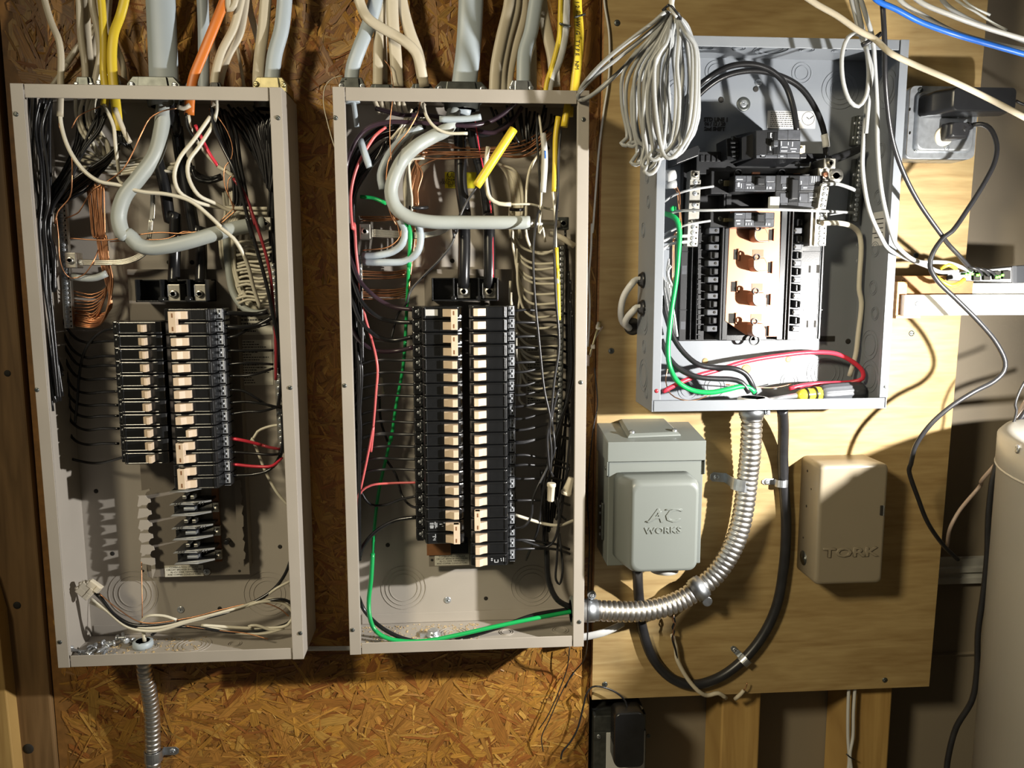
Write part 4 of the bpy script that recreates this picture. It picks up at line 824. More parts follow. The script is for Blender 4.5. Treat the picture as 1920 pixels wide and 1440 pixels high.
# ---- straps
def strap(label, cx, cy, d, ax, wid, rad, ear, m='steel', crop='O', d0=DP):
    # half round strap of width wid over a tube (axis ax) of radius rad with one ear of length ear along e
    c = PC(crop, cx, cy, d); c.y = -d; t = Vector((ax[0], 0, ax[1])).normalized(); e = Vector((t.z, 0, -t.x))*(1 if ear > 0 else -1); L = abs(ear)
    o = thing('conduit_strap', label, 'strap', c)
    ring = []
    for i in range(15):
        an = math.radians(-100+220*i/14.0); ring.append((math.cos(an-math.pi/2), math.sin(an-math.pi/2)))
    R2 = rad+.0004
    pr = [c+e*(-R2*math.sin(an))+Vector((0, -R2*math.cos(an), 0)) for an in [math.radians(a) for a in range(-95, 116, 14)]]
    pr = pr[::-1]
    mb = MB(); th = .0016
    for i in range(len(pr)-1):
        p, q = pr[i], pr[i+1]; n1 = (p-c).normalized(); n2 = (q-c).normalized()
        mb.poly([p-t*wid/2, q-t*wid/2, q+n2*th-t*wid/2, p+n1*th-t*wid/2], [p+t*wid/2, q+t*wid/2, q+n2*th+t*wid/2, p+n1*th+t*wid/2])
    mb.obj('band', M[m], o)
    mb = MB(); g = c+e*(R2); yb = -d0-.0018
    f = [Vector((v.x, yb, v.z)) for v in (g-t*wid*.42-e*.002, g-t*wid*.42+e*(L-.005), g-t*wid*.2+e*L, g+t*wid*.2+e*L, g+t*wid*.42+e*(L-.005), g+t*wid*.42-e*.002)]
    mb.poly(f, [v+Vector((0, .0016, 0)) for v in f]); mb.obj('ear', M[m], o, bevel=.0004)
    mb = MB(); v0 = g+e*.000; f = [Vector((v0.x, yb, v0.z))-t*wid*.42, Vector((v0.x, yb, v0.z))+t*wid*.42, Vector((v0.x, -d, v0.z))+t*wid*.42-e*0.0, Vector((v0.x, -d, v0.z))-t*wid*.42]
    mb.poly(f, [v-e*.0016 for v in f]); mb.obj('shank', M[m], o)
    sc = g+e*(L*.58); screwhead(o, Vector((sc.x, yb-.0004, sc.z)), .0048, 'steel', 'screw')
    return o
# ---- flexible steel conduits: the corrugation is real geometry
def flex(label, pts, r, pitch, nm='flexible_conduit', ends=(), seg=18):
    c = catmull(pts, .004); 
    out = [c[0]]; L = [0]
    for p in c[1:]: L.append(L[-1]+(p-out[-1]).length); out.append(p)
    tot = L[-1]; n = int(tot/pitch*7); P2 = []; rad = []; j = 0
    for i in range(n+1):
        s = tot*i/n
        while j < len(L)-2 and L[j+1] < s: j += 1
        P2.append(out[j].lerp(out[j+1], (s-L[j])/max(1e-9, L[j+1]-L[j]))); ph = (s/pitch) % 1
        rad.append(r*(1-.15*max(0, math.cos(2*math.pi*ph))**2.2))
    o = thing(nm, label, 'conduit', pts[0])
    mb = MB(); mb.tube(P2, r, seg, rad=rad); mb.obj('corrugated_tube', M['flex'], o)
    return o, P2
cpts = pts_of('I 988,62,62 988,150 980,300,58 965,440,52 945,600,50 915,740 860,870 780,985 690,1060,52 580,1130,54 450,1175,58 330,1190,60 200,1188,60 100,1182,60')
fc, cp = flex('flexible steel conduit curving from the gray panel to the middle panel', cpts, .0168, .0088)
def sleeve(parent, p0, p1, r, m='steel', name='connector', prof=None):
    p0, p1 = Vector(p0), Vector(p1); ax = (p1-p0); L = ax.length
    mb = MB(); mb.lathe(p0, ax, prof or [(0, r), (L*.2, r), (L*.22, r*1.06), (L*.8, r*1.06), (L*.82, r*.98), (L, r*.98)], 24); return mb.obj(name, M[m], parent)
p = cpts[0]; top = Vector((p.x, p.y, RZ0-.0003))
sleeve(fc, top, Vector((p.x, p.y, top.z-.022)), .0185); mb = MB(); cc = Vector((p.x+.021, p.y-.006, top.z-.010)); mb.box(cc.x-.004, cc.x+.004, cc.y-.008, cc.y+.008, cc.z-.005, cc.z+.005); mb.obj('clamp_ear', M['steel'], fc, bevel=.001); screwhead(fc, cc+Vector((.0, -.0085, 0)), .0036, 'zinc', 'clamp_screw')
p = cpts[-1]; sleeve(fc, Vector((MX1+.0003, p.y, p.z)), Vector((MX1+.030, p.y, p.z)), .0178)
mb = MB(); cc = P(1110, 1117, .066); mb.lathe(cc+Vector((0, .006, 0)), (0, -1, 0), [(0, .0072), (.005, .0072), (.006, .005)], 16); mb.obj('clamp_ear', M['steel'], fc); screwhead(fc, cc+Vector((0, -.0005, 0)), .0036, 'zinc', 'clamp_screw')
cc = Vector((MX1-.0018, p.y, p.z)); mb = MB(); mb.lathe(cc, (-1, 0, 0), [(0, .0235), (.004, .0245), (.010, .0240), (.012, .0225), (.012, .0180), (.001, .017)], 24); mb.obj('bushing', M['acgray'], fc, label='gray bushing inside the panel')
i0 = min(range(len(cp)), key=lambda i: (cp[i]-PC('I', 688, 1060, .052)).length); t = (cp[i0+6]-cp[i0-6]).normalized()
sleeve(fc, cp[i0]-t*.011, cp[i0]+t*.011, .0190); ns = Vector((t.z, 0, -t.x)); ns = ns if ns.z < 0 else -ns
mb = MB(); cc = cp[i0]+ns*.023; mb.cyl(cc-Vector((0, .010, 0)), cc+Vector((0, .010, 0)), .0085); mb.obj('clamp_ear', M['steel'], fc, bevel=.001)
strap('steel strap over the bright flexible conduit, ear on its left', 1393, 907, .047, (.10, 1), .019, .0176, -.026)
i1 = min(range(len(cp)), key=lambda i: (cp[i]-P(1393, 907, .05)).length)
lc, lp_ = flex('thin steel conduit dropping from under the leftmost panel', pts_of('C 608,985,48 612,1040,44 625,1100,34 640,1200,22 644,1300,16 646,1440,14 648,1560,14'), .0122, .0090)
p = lp_[0]; sleeve(lc, Vector((p.x, p.y, LZ0-.0004)), Vector((p.x, p.y, LZ0-.012)), .0125)
strap('small steel strap holding the thin conduit under the leftmost panel', 288, 1416, .0145, (.03, 1), .017, .0126, .024, d0=.002)
c = Vector((p.x, p.y, LZ0+.0016)); mb = MB(); mb.lathe(c, (0, 0, 1), [(0, .0150), (.004, .0155), (.009, .0150), (.010, .0135), (.010, .0105), (.001, .010)], 22); mb.obj('bushing', M['bluegray'], lc, label='blue gray bushing')
# ---- thick black cable
wire('O 1467,768,60 1469,800,44 1468,860,24 1470,910,20 1474,980,19 1470,1060 1455,1140 1425,1200 1385,1245 1345,1272 1300,1284 1260,1272 1225,1235 1205,1180 1198,1120,24 1195,1065,60', 8.6, 'blackcord', 'thick black cable looping from the gray panel to the inlet box', 'cable', 'cable', n=14)
strap('small steel strap on the black cable beside the flexible conduit', 1465, 905, .021, (.0, 1), .012, .0090, -.021)
strap('small tilted steel strap on the bottom bend of the black cable', 1396, 1238, .0205, (.72, .69), .012, .0090, -.021)
# ---- tank with its worklight resting place
tk = thing('water_tank', 'tall white cylindrical tank at the edge of the view with a steel screw', 'tank', (1.029, -.37, 0))
tc = Vector((1.029, -.37, 0)); TR = .30; TZ = 1.291
mb = MB(); mb.lathe(tc, (0, 0, 1), [(0.02, TR-.01), (.02, TR), (TZ-.055, TR), (TZ-.052, TR+.002), (TZ-.010, TR+.002), (TZ-.003, TR-.004), (TZ, TR-.016), (TZ+.004, TR*.5), (TZ+.005, .01)], 96); mb.obj('jacket', M['tank'], tk)
mb = MB(); mb.lathe(tc, (0, 0, 1), [(TZ-.0525, TR+.0022), (TZ-.051, TR+.0032), (TZ-.049, TR+.0022)], 96); mb.obj('top_rim', M['tank'], tk)
an = math.radians(205)
D = FW+RT*((1911-960)/FPX)-UP*((842-720)/FPX)
o_ = Vector((CAM.x-tc.x, CAM.y-tc.y)); d_ = Vector((D.x, D.y)); A_ = d_.dot(d_); B_ = o_.dot(d_); C_ = o_.dot(o_)-TR*TR; disc = B_*B_-A_*C_
if disc > 0:
    h = CAM+D*((-B_-math.sqrt(disc))/A_); nrm = Vector((h.x-tc.x, h.y-tc.y, 0)).normalized(); screwhead(tk, Vector((h.x, h.y, h.z))+nrm*.0025, .006, 'steel', 'rim_screw', ax=nrm)
# ---- shelf of boards with the network switch
def board(name, x0, y0, x1, y1, d, dep, m, label, cat='board', bevel=.001):
    p = P(x0, y0, d); q = P(x1, y1, d); mb = MB(); mb.box(p.x, q.x, -d, -d+dep, min(p.z, q.z), max(p.z, q.z)); return mb.obj(name, M[m], None, bevel=bevel, label=label, cat=cat)
board('wood_block', 1690, 517, 1824, 553, .085, .072, 'osb', 'raw strand board block between the plywood and the white shelf board')
board('shelf_board', 1697, 553, 1990, 590, .100, .014, 'shelfw', 'white shelf edge board with a steel screw at its near end', bevel=.0006)
o = bpy.data.objects['shelf_board']; screwhead(o, P(1721, 570, .1006), .0045, 'steel', 'screw')
board('shelf_board', 1824, 531, 1990, 556, .085, .06, 'shelfw', 'white board on the shelf under the network switch', bevel=.0006)
board('wood_block', 1683, 528, 1698, 596, .090, .076, 'block', 'brown wooden block against the plywood at the shelf end')
board('wood_shim', 1680, 592, 1726, 597, .094, .05, 'block', 'thin orange wood shim under the white shelf edge', 'shim', bevel=.0004)
sw = thing('network_switch', 'small dark network switch with green lights on the white shelf', 'network switch', P(1850, 530, .10))
f = [P(1776, 512, .088), P(1898, 500, .112), P(1898, 530, .112), P(1776, 526, .088)]
kk = [v+Vector((.02, .055, 0)) for v in f]
frustum(f, kk, 'switch', 'case', sw, .001)
f2 = [P(1770, 494, .070), P(1900, 500, .113), P(1920, 497, .110), P(1990, 492, .06), P(1920, 486, .02)]
f = [P(1898, 499, .1125), P(1906, 498, .1125), P(1906, 531, .1125), P(1898, 531, .1125)]; frustum(f, [v+Vector((.002, .05, 0)) for v in f], 'switch_side', 'corner_post', sw, .0006)
f = [P(1906, 499, .1120), P(2000, 492, .06), P(2000, 524, .06), P(1906, 531, .1120)]; frustum(f, [v+Vector((-.005, .02, 0)) for v in f], 'switch_side', 'side_panel', sw, .0006)
for i, (x, w) in enumerate(((1826, 12), (1845, 12), (1864, 12), (1881, 14))):
    y = 518-(x-1826)*.05; dd = .099+(x-1826)*.0002
    rr = [P(x, y-7, dd+.003), P(x+w, y-8, dd+.005), P(x+w, y+8, dd+.005), P(x, y+8, dd+.003)]; frustum(rr, [v+Vector((0, .004, 0)) for v in rr], 'hole', 'port', sw, .0003)
for i, (x, y) in enumerate(((1812, 515), (1817, 515), (1823, 514), (1833, 516), (1838, 515), (1869, 520), (1874, 519), (1880, 516))):
    mb = MB(); c = P(x, y, .1045+(x-1826)*.0002); mb.obox(c, Vector((.0016, 0, 0)), Vector((0, .0008, 0)), Vector((0, 0, .0016))); mb.obj('status_light', M['led'], sw)
# ---- steel outlet box with its plugs
DJ = DP+.052
p0 = P(1714, 160, DJ); p1 = P(1832, 296, DJ)
jb = thing('outlet_box', 'square steel outlet box with raised cover near the top of plywood', 'outlet box', ((p0.x+p1.x)/2, -DP, p1.z))
mb = MB(); loft(mb, [rrect(p0.x-.001, p1.x-.002, p1.z-.001, p0.z+.001, .007, -DP-.0004), rrect(p0.x-.001, p1.x-.002, p1.z-.001, p0.z+.001, .007, -DJ+.009)]); bx = mb.obj('box', M['steel'], jb)
mb = MB(); loft(mb, [rrect(p0.x-.001, p1.x, p1.z, p0.z+.001, .008, -DJ+.009), rrect(p0.x-.001, p1.x, p1.z, p0.z+.001, .008, -DJ+.007)]); mb.obj('cover_flange', M['zinc'], jb)
mb = MB(); loft(mb, [rrect(p0.x+.007, p1.x-.006, p1.z+.008, p0.z-.007, .010, -DJ+.007), rrect(p0.x+.010, p1.x-.008, p1.z+.011, p0.z-.009, .011, -DJ+.0005), rrect(p0.x+.012, p1.x-.010, p1.z+.013, p0.z-.011, .011, -DJ)]); mb.obj('raised_cover', M['zinc'], jb)
for px, py in ((1726, 169), (1718, 280)): screwhead(jb, P(px, py, DJ-.0065), .0042, 'dark_zinc', 'cover_screw')
screwhead(jb, P(1775, 277, DJ+.0004), .0042, 'steel', 'cover_screw')
for py in (205, 249): mb = MB(); mb.lathe(on_left(1706, py, p0.x-.0012), (-1, 0, 0), [(0, .0026), (.0003, .0024), (.0004, .001)], 12); mb.obj('side_hole', M['hole'], jb)
rf = P(1769, 256, DJ); mb = MB(); mb.lathe(rf+Vector((0, .001, 0)), (0, -1, 0), [(0, .0145), (.002, .0145), (.003, .013)], 24); mb.obj('receptacle', M['cream'], jb)
DA = DJ+.040
ad = thing('power_adapter', 'black block power adapter plugged in the steel outlet box', 'adapter', P(1800, 215, DJ))
f = [P(1752, 171, DJ+.010), P(1800, 162, DA), P(1902, 162, DA+.004), P(1910, 172, DA+.004), P(1908, 198, DA+.004), P(1875, 214, DA), P(1800, 208, DA), P(1762, 216, DJ+.010), P(1745, 188, DJ+.006)]
mb = MB(); loft(mb, [rrect(P(1790, 170, DA).x, P(1906, 170, DA).x, P(1800, 206, DA).z, P(1800, 163, DA).z, .007, -DA), rrect(P(1790, 170, DA).x-.002, P(1906, 170, DA).x+.001, P(1800, 206, DA).z-.001, P(1800, 163, DA).z+.001, .007, -DA+.006), rrect(P(1770, 170, DA).x, P(1906, 170, DA).x+.001, P(1800, 208, DA).z-.001, P(1800, 163, DA).z+.001, .007, -DJ-.014), rrect(P(1752, 170, DA).x, P(1830, 170, DA).x, P(1800, 210, DA).z, P(1800, 168, DA).z, .007, -DJ-.001)][::-1])
mb.f = [t[::-1] for t in mb.f]; mb.obj('case', M['brk2'], ad)
wire('J 975,605,80 1010,622 1060,640 1150,690', 2.2, 'blackcord', None, 'cord', parent=ad)
pg = thing('power_plug', 'black plug of the long cord, low in the steel outlet box', 'plug', P(1785, 250, DJ))
mb = MB(); loft(mb, [rrect(P(1768, 240, .07).x, P(1792, 240, .07).x, P(1780, 264, .07).z, P(1780, 231, .07).z, .004, -DJ-.002), rrect(P(1770, 240, .07).x, P(1806, 240, .07).x, P(1780, 262, .07).z, P(1780, 232, .07).z, .004, -DJ-.016), rrect(P(1775, 240, .07).x, P(1804, 240, .07).x, P(1780, 258, .07).z, P(1780, 234, .07).z, .004, -DJ-.022)][::-1]); mb.f = [t[::-1] for t in mb.f]; mb.obj('plug_body', M['blackcord'], pg)
mb = MB(); mb.tube([P(1800, 245, DJ+.014), P(1806, 242, DJ+.015), P(1812, 239, DJ+.016), P(1822, 236, DJ+.017)], .007, 12, rad=[.0085, .0080, .0062, .0048]); mb.obj('strain_relief', M['blackcord'], pg)
for i in range(3): mb = MB(); c = P(1803+i*6, 243-i*3, DJ+.0148); mb.lathe(c-Vector((.001, 0, 0)), (1, 0, .25), [(0, .0086-i*.001), (.0018, .0086-i*.001)], 12); mb.obj('relief_rib', M['blackcord'], pg)
# ---- outlet box and adapter at the floor end of the picture
ob = thing('outlet_box', 'gray outlet box below the plywood holding a black adapter', 'outlet box', P(1165, 1440, 0))
f0 = P(1113, 1372, .005); f1 = P(1208, 1520, .005)
mb = MB(); mb.box(f0.x, f1.x, -.005, .0985, f1.z, P(1113, 1343, .005).z); mb.obj('box', M['dark_zinc'], ob, bevel=.002)
mb = MB(); mb.box(f0.x, f1.x, -.0075, -.005, f1.z, f0.z); mb.obj('cover', M['dark_zinc'], ob, bevel=.001)
mb = MB(); a1 = P(1137, 1374, .009); b1_ = P(1207, 1520, .009); mb.box(a1.x, b1_.x, -.0095, -.0075, b1_.z, a1.z); mb.obj('receptacle', M['nmw'], ob, bevel=.0008)
screwhead(ob, P(1123, 1381, .008), .0042, 'steel', 'screw'); screwhead(ob, P(1216, 1380, .006), .004, 'dark_zinc', 'screw')
aa = thing('power_adapter', 'black adapter with ribbed flanks under the plywood edge', 'adapter', P(1180, 1430, .01))
g0 = P(1154, 1339, .05); g1 = P(1206, 1436, .05)
mb = MB(); loft(mb, [rrect(g0.x, g1.x, g1.z, g0.z, .010, -.052), rrect(g0.x-.001, g1.x+.001, g1.z-.001, g0.z+.001, .010, -.046), rrect(g0.x-.001, g1.x+.001, g1.z-.001, g0.z+.001, .010, -.016), rrect(g0.x+.004, g1.x-.004, g1.z+.004, g0.z-.004, .008, -.0098)][::-1]); mb.f = [t[::-1] for t in mb.f]; mb.obj('case', M['brk2'], aa)
for k in range(9):
    for sx in (g0.x-.0012, g1.x+.0012):
        mb = MB(); zz = g0.z-.014-k*.0055; mb.box(sx-.0006, sx+.0006, -.044, -.020, zz-.0009, zz+.0009); mb.obj('grip_rib', M['brk2'], aa)
wire('Q 420,1075,30 420,1050 405,990,28 350,935,30 290,905 230,890 180,893,22 145,935 120,1030,14 80,1180 30,1270 -20,1330 -30,1380', 1.6, 'blackcord', None, 'cord', parent=aa)
# ---- screwdriver lying in the cool gray panel
sd = thing('screwdriver', 'screwdriver with gray fluted grip lying in the cool gray panel', 'screwdriver', PC('H', 1370, 1260, .08))
h0 = PC('H', 1500, 1205, .062); h1 = PC('H', 1225, 1226, .068); y0 = PC('H', 1075, 1240, .072); s1_ = PC('H', 885, 1268, .076)
ax = (h1-h0); L = ax.length; r = .0148
mb = MB(); n = 36; prof = [(0, .55), (.02, .80), (.07, .97), (.14, 1.0), (.8, 1.0), (.93, .93), (1, .80)]
mb.lathe(h0, ax, [(L*t_, r*q_) for t_, q_ in prof], n)
for i, v in enumerate(mb.v):
    k = i % n
    if k % 3 == 0: q_ = h0+ax*((v-h0).dot(ax)/ax.length_squared); mb.v[i] = q_+(v-q_)*.90
mb.obj('grip', M['handle'], sd)
L2 = (y0-h1).length; mb = MB(); mb.lathe(h1, y0-h1, [(-.002, r*.72), (L2*.2, r*.78), (L2*.35, r*.62), (L2*.6, r*.74), (L2*.85, r*.58), (L2, r*.32)], 18); mb.obj('collar', M['grip_yellow'], sd, label='yellow clear collar')
for t_ in (.25, .62):
    c = h1.lerp(y0, t_); mb = MB(); mb.lathe(c, y0-h1, [(-.0012, r*.80), (.0012, r*.80)], 18); mb.obj('collar_band', M['brk2'], sd)
mb = MB(); mb.tube([y0, y0.lerp(s1_, .5), s1_], .0036, 12, rad=[.0042, .0036, .0034]); mb.obj('shaft', M['zinc'], sd)
# ================================================================== cables and wires
rj = random.Random(5)
def jit(s, a, dj=0):                   # small variation of a written path
    out = []
    for seg in s.split(';'):
        tk = seg.split(); r = [tk[0]]
        for t in tk[1:]:
            q = t.split(','); x = float(q[0])+rj.uniform(-a, a); y = float(q[1])+rj.uniform(-a, a)
            r.append(f'{x:.1f},{y:.1f}'+(f',{max(4, float(q[2])+rj.uniform(-dj, dj)):.1f}' if len(q) > 2 else ''))
        out.append(' '.join(r))
    return ';'.join(out)
def family(N, fn, r, m, label, group, name='wire', cat='wire', **kw):
    for i in range(N): wire(fn(i), r, m, label.replace('{o}', 'last' if i == N-1 else ('first' if i == 0 else ORD[i] if i < len(ORD) else f'number {i+1}')), name, cat, group, **kw)
# ---------------- cables coming down to the leftmost panel
def cable(s, w, t, m, label, group=None, n=12): return wire(s, w/2, m, label, 'cable', 'cable', group, flat=t/2 if t else None, n=n)
cable('A 262,-40,50 268,0 310,140,60 352,240,66 366,330 364,480,68 362,600,72 360,700', 9.5, 6, 'nm', 'single cream cable at the stud end of the leftmost panel top')
cable('A 600,-40,50 608,0 622,250,55 622,440,62 635,570,66 625,635', 11, 7, 'yellow', 'straight yellow cable beside a thicker curving yellow one')
cable('A 755,-60,50 742,20 720,100 684,200,58 672,320,62 676,450,66 692,600,70 705,720 706,785', 14, 7, 'yellow', 'thick yellow cable with an S bend entering the leftmost panel')
cable('A 960,-60,40 963,0 972,200,42 980,400,46 984,520,50 975,640,50', 42, 17, 'bluegray', 'very wide gray service cable above the leftmost panel', n=18)
cable('A 1210,-60,26 1215,0 1222,200 1222,480,36 1222,560', 17, 11, 'bluegray', 'gray cable half hidden behind the orange cable')
cable('A 1375,-60,60 1345,10 1285,160,64 1215,330,66 1160,470,68 1140,590 1135,690', 14.5, 7, 'orange', 'orange cable slanting into the leftmost panel')
cable('A 1455,-60,55 1432,60 1400,170 1325,320,60 1288,470,64 1288,560 1292,640,70', 12, 6.5, 'nm', 'cream cable with a long bend right of the orange cable')
cable('A 1478,-60,40 1462,80 1435,210 1370,330 1322,470,50 1310,580', 12, 6, 'nm', 'shaded cream cable just behind the bending cream one')
cable('A 1366,-60,62 1370,0 1374,60,62 1405,30 1420,-40', 9, 6, 'nm', 'short loop of cream cable at the top edge beside orange')
cable('A 1598,-60,44 1590,60 1578,200 1560,330 1550,480,52 1560,600', 17, 8, 'nm', 'cream cable next to the blue gray cable at the corner clamp')
cable('A 1488,-60,22 1500,60 1545,230 1562,330,30 1570,470', 9.5, 6, 'nm', 'thin cream cable crossing behind the corner clamp cables')
cable('A 1710,-60,50 1703,60 1688,180 1648,330,52 1632,470,55 1615,620,55', 22, 12, 'bluegray', 'blue gray cable bending into the corner clamp of leftmost panel')
cable('A 1412,240,8 1430,320 1465,520,14', 5, 4, 'nm', 'thin pale cable against the strand board left of the corner clamp')
for i, s in enumerate(('A 472,-60,40 476,0 486,220 510,400 515,560,46', 'A 512,-60,30 515,0 530,250 545,420 548,560', 'A 545,-60,46 560,60 590,200 600,330 575,470 560,600,50', 'A 590,-60,20 600,100 565,300 540,480', 'A 660,-60,16 650,150 690,260 735,380 750,520,24', 'A 400,380,10 470,280 580,180 620,80 640,-50')):
    cable(s, 10.5 if i < 4 else 9, 6, 'nm', ('cream cable nearest the single one, behind the yellow cables', 'second cream cable of the bunch left of the yellow cables', 'cream cable sloping under the straight yellow cable', 'cream cable deepest in the bunch behind the yellow cables', 'cream cable showing right of the thick yellow cable', 'cream cable slanting backward behind the whole cream bunch')[i], 'cream cables behind the yellow ones')
cable('A 310,520,8 380,420 470,290 560,150', 7, 5, 'nm', 'pale cable slanting across the board left of the cream bunch')
# clamps on top of the panels
def clamp(c, x0, y0, x1, y1, d, m, label, top, screws=2, dep=.034):
    p = PC(c, x0, y0, d); q = PC(c, x1, y1, d); zb = top+.0004; zt = max(p.z, zb+.006); w = q.x-p.x
    o = thing('cable_clamp', label, 'clamp', ((p.x+q.x)/2, -d, zb))
    mb = MB(); mb.prism([(p.x, zb), (q.x, zb), (q.x, zb+(zt-zb)*.55), (q.x-w*.12, zt), (p.x+w*.12, zt), (p.x, zb+(zt-zb)*.55)], 'xz', -d, -d+dep); mb.obj('body', M[m], o, bevel=.0012)
    mb = MB(); mb.prism([(p.x+w*.2, zb+.001), (q.x-w*.2, zb+.001), (q.x-w*.24, zt-.001), (p.x+w*.24, zt-.001)], 'xz', -d-.003, -d+.002); mb.obj('saddle', M[m], o, bevel=.0008)
    for k in range(screws):
        x = p.x+w*(.1 if k == 0 else .9); screwhead(o, Vector((x, -d-.0008, (zb+zt)/2)), .0040, 'zinc' if m != 'brass' else 'brass', 'clamp_screw')
    return o
clamp('A', 445, 458, 560, 500, .052, 'dark_zinc', 'dark clamp left of the yellow cables on the leftmost panel', LZ1)
clamp('A', 575, 440, 725, 500, .060, 'steel', 'bright clamp holding two yellow cables', LZ1)
clamp('A', 755, 455, 1080, 502, .058, 'dark_zinc', 'long dark clamp under the wide gray cable on leftmost panel', LZ1)
clamp('A', 1515, 460, 1720, 530, .078, 'brass', 'yellowish clamp at the corner of the leftmost panel', LZ1, dep=.05)
clamp('A', 1105, 495, 1180, 508, .066, 'brk2', 'small black bushing where the orange cable enters', LZ1, 0)
clamp('A', 1250, 492, 1330, 510, .066, 'brk2', 'small black bushing where the bending cream cable enters', LZ1, 0)
clamp('D', 175, 462, 335, 520, .056, 'dark_zinc', 'dark clamp at the gray cable on the corner of middle panel', MZ1)
clamp('D', 355, 503, 520, 528, .052, 'dark_zinc', 'low dark clamp under the cream cables of the middle panel', MZ1)
clamp('D', 605, 500, 745, 528, .056, 'dark_zinc', 'low dark clamp where the crossing cream cable enters', MZ1)
clamp('D', 750, 485, 1070, 532, .058, 'dark_zinc', 'long dark clamp under the wide gray cable of middle panel', MZ1)
clamp('D', 1200, 480, 1345, 530, .066, 'steel', 'bright clamp under the pale gray cable near the plywood', MZ1)
# locknuts under the tops
def locknut(c, x, y, r, root, z, label):
    q = PC(c, x, y, .050); mb = MB(); mb.lathe(Vector((q.x, -.050, z-.0016)), (0, 0, -1), [(0, r), (.006, r), (.0065, r*.9), (.016, r*.86), (.016, r*.7)], 22); return mb.obj('locknut', M['dark_zinc'], root)
locknut('A', 985, 600, .026, LP, LZ1, ''); locknut('D', 915, 615, .030, MP, MZ1, ''); locknut('A', 1590, 610, .018, LP, LZ1, '')
# ---------------- inside the leftmost panel
wire('A 985,620,60 968,780,66 930,930,74 830,1070,82 745,1180,86 712,1310,86 745,1410; B 770,130,84 830,190 900,207,82 1000,198 1130,170,80 1300,120,74 1450,82,66 1585,62,58', 10.6, 'gray', 'thick gray cable loop in the leftmost panel', 'cable', 'cable', n=16)
wire('A 940,940,34 985,1100 1025,1330; B 1046,0,36 1050,150 1046,300 1042,420,44', 8.6, 'black', 'thick black cable to the nearer lug of the leftmost lug block', 'cable', 'cable', n=14)
wire('A 1060,760,36 1085,950 1130,1180 1180,1420; B 1196,80,36 1208,250 1205,420,44', 8.6, 'black', 'thick black cable to the far lug of the leftmost lug block', 'cable', 'cable', n=14)
wire('A 1030,620,56 1042,720 1060,800,40', 9, 'black', 'short black service conductor below the orange cable', 'cable', 'cable', n=12)
W_ = 'one of the white wires crossing the leftmost panel in front'
wire('A 361,685,72 366,740 395,850,78 445,950,84 520,1040,88 600,1090,90 700,1108 850,1150 1000,1165,90 1140,1205 1250,1290 1330,1370; B 1300,70,90 1400,150 1450,225,84 1490,320,74 1520,440,62 1562,570,50', 2.9, 'white', 'long cream wire looping across the leftmost panel over the gray loop')
wire('A 1262,700,72 1170,830,80 1075,955,86 1046,1060,88 1075,1150,84 1150,1200,74 1290,1240,56 1450,1250,50 1605,1252', 2.9, 'white', 'white wire with the wider bend under the bending cream cable')
wire('A 1272,760,70 1195,880,78 1132,970,84 1130,1060,84 1190,1170,78 1290,1220,64 1400,1272,54 1605,1282,50', 2.9, 'white', 'white wire with the tighter bend under the bending cream cable')
wire('A 1300,590,70 1302,660 1285,720 1270,765', 3.1, 'white', 'short white wire tail hanging from the bending cream cable')
wire('A 628,630,68 655,690,74 682,760 692,860,76 704,960,70 715,1045,60', 2.6, 'white', 'white wire falling from the straight yellow cable')
wire('A 705,1060,60 720,1090 745,1105,66', 2.2, 'white', 'short white wire tip near the gray loop')
wire('A 1130,690,70 1150,790,66 1220,900 1300,990 1340,1020', 2.6, 'white', 'white wire beside the red one under the orange cable')
wire('A 1172,750,66 1220,850 1262,930,70 1310,1000', 2.4, 'red', 'red wire from the orange cable in the leftmost panel')
wire('A 1310,1000,70 1360,1030,72 1405,1062', 3.0, 'white', 'white tape end on the red wire')
wire('A 1400,1070,72 1460,1150 1500,1240 1530,1350; B 1500,-30,72 1560,130 1615,330,70 1640,560 1655,800 1655,1000,64', 2.4, 'darkred', 'dark red wire running down beside the far wall of leftmost panel')
wire('A 1265,650,72 1285,760 1330,870 1400,1010,78 1440,1130 1480,1280 1515,1430; B 1480,20,78 1540,210 1600,430 1640,620 1685,850,74 1690,1000 1670,1160,66', 2.8, 'black', 'glossy black wire in front of the dark red one, leftmost panel')
wire('A 1120,680,70 1128,760 1180,850', 2.4, 'black', 'short black wire tail under the orange cable')
cu = lambda s, label, r=0.95, group=None: wire(s, r, 'cuwire', label, 'copper_wire', 'copper wire', group, n=6)
cu('A 352,740,74 380,830 428,930,80 432,1060 420,1180,74 345,1275 330,1340; B 335,10,66 350,130 360,280 390,360 430,390,60 500,370 560,290 590,220,52', 'bare copper wire hanging in front of the neutral bar, leftmost panel')
cu('A 1060,650,78 980,665 900,710 850,800,84 790,930 735,1020 650,1085,80 560,1140 510,1210,70 475,1270 390,1312,56', 'bare copper wire arcing from the orange cable to the near bar')
cu('A 1308,700,76 1365,790 1396,890 1385,960 1350,1000 1348,1110 1390,1210 1405,1240,66 1320,1330', 'bare copper wire with two kinks below the bending cream cable', .8)
cu('A 1400,1045,74 1370,1080 1368,1150 1390,1220 1408,1270', 'short twisted copper wire near the neutral lug', .8)
cu('A 430,770,66 470,700 520,670 600,640', 'copper wire tail beside the cream bunch in the leftmost panel', .8)
cu('B 420,150,60 650,160,66 820,130,70 960,115 1100,120 1290,80,72 1420,-20', 'thin copper wire stretched across behind the gray loop')
cu('B 660,170,62 800,160 1010,150,66 1100,110 1200,120', 'second thin copper wire across behind the gray loop', .8)
wire('A 1065,640,78 1100,650 1140,630', 3.4, 'cream', 'frayed paper wrap at the end of the orange cable', 'paper_wrap', 'wrap')
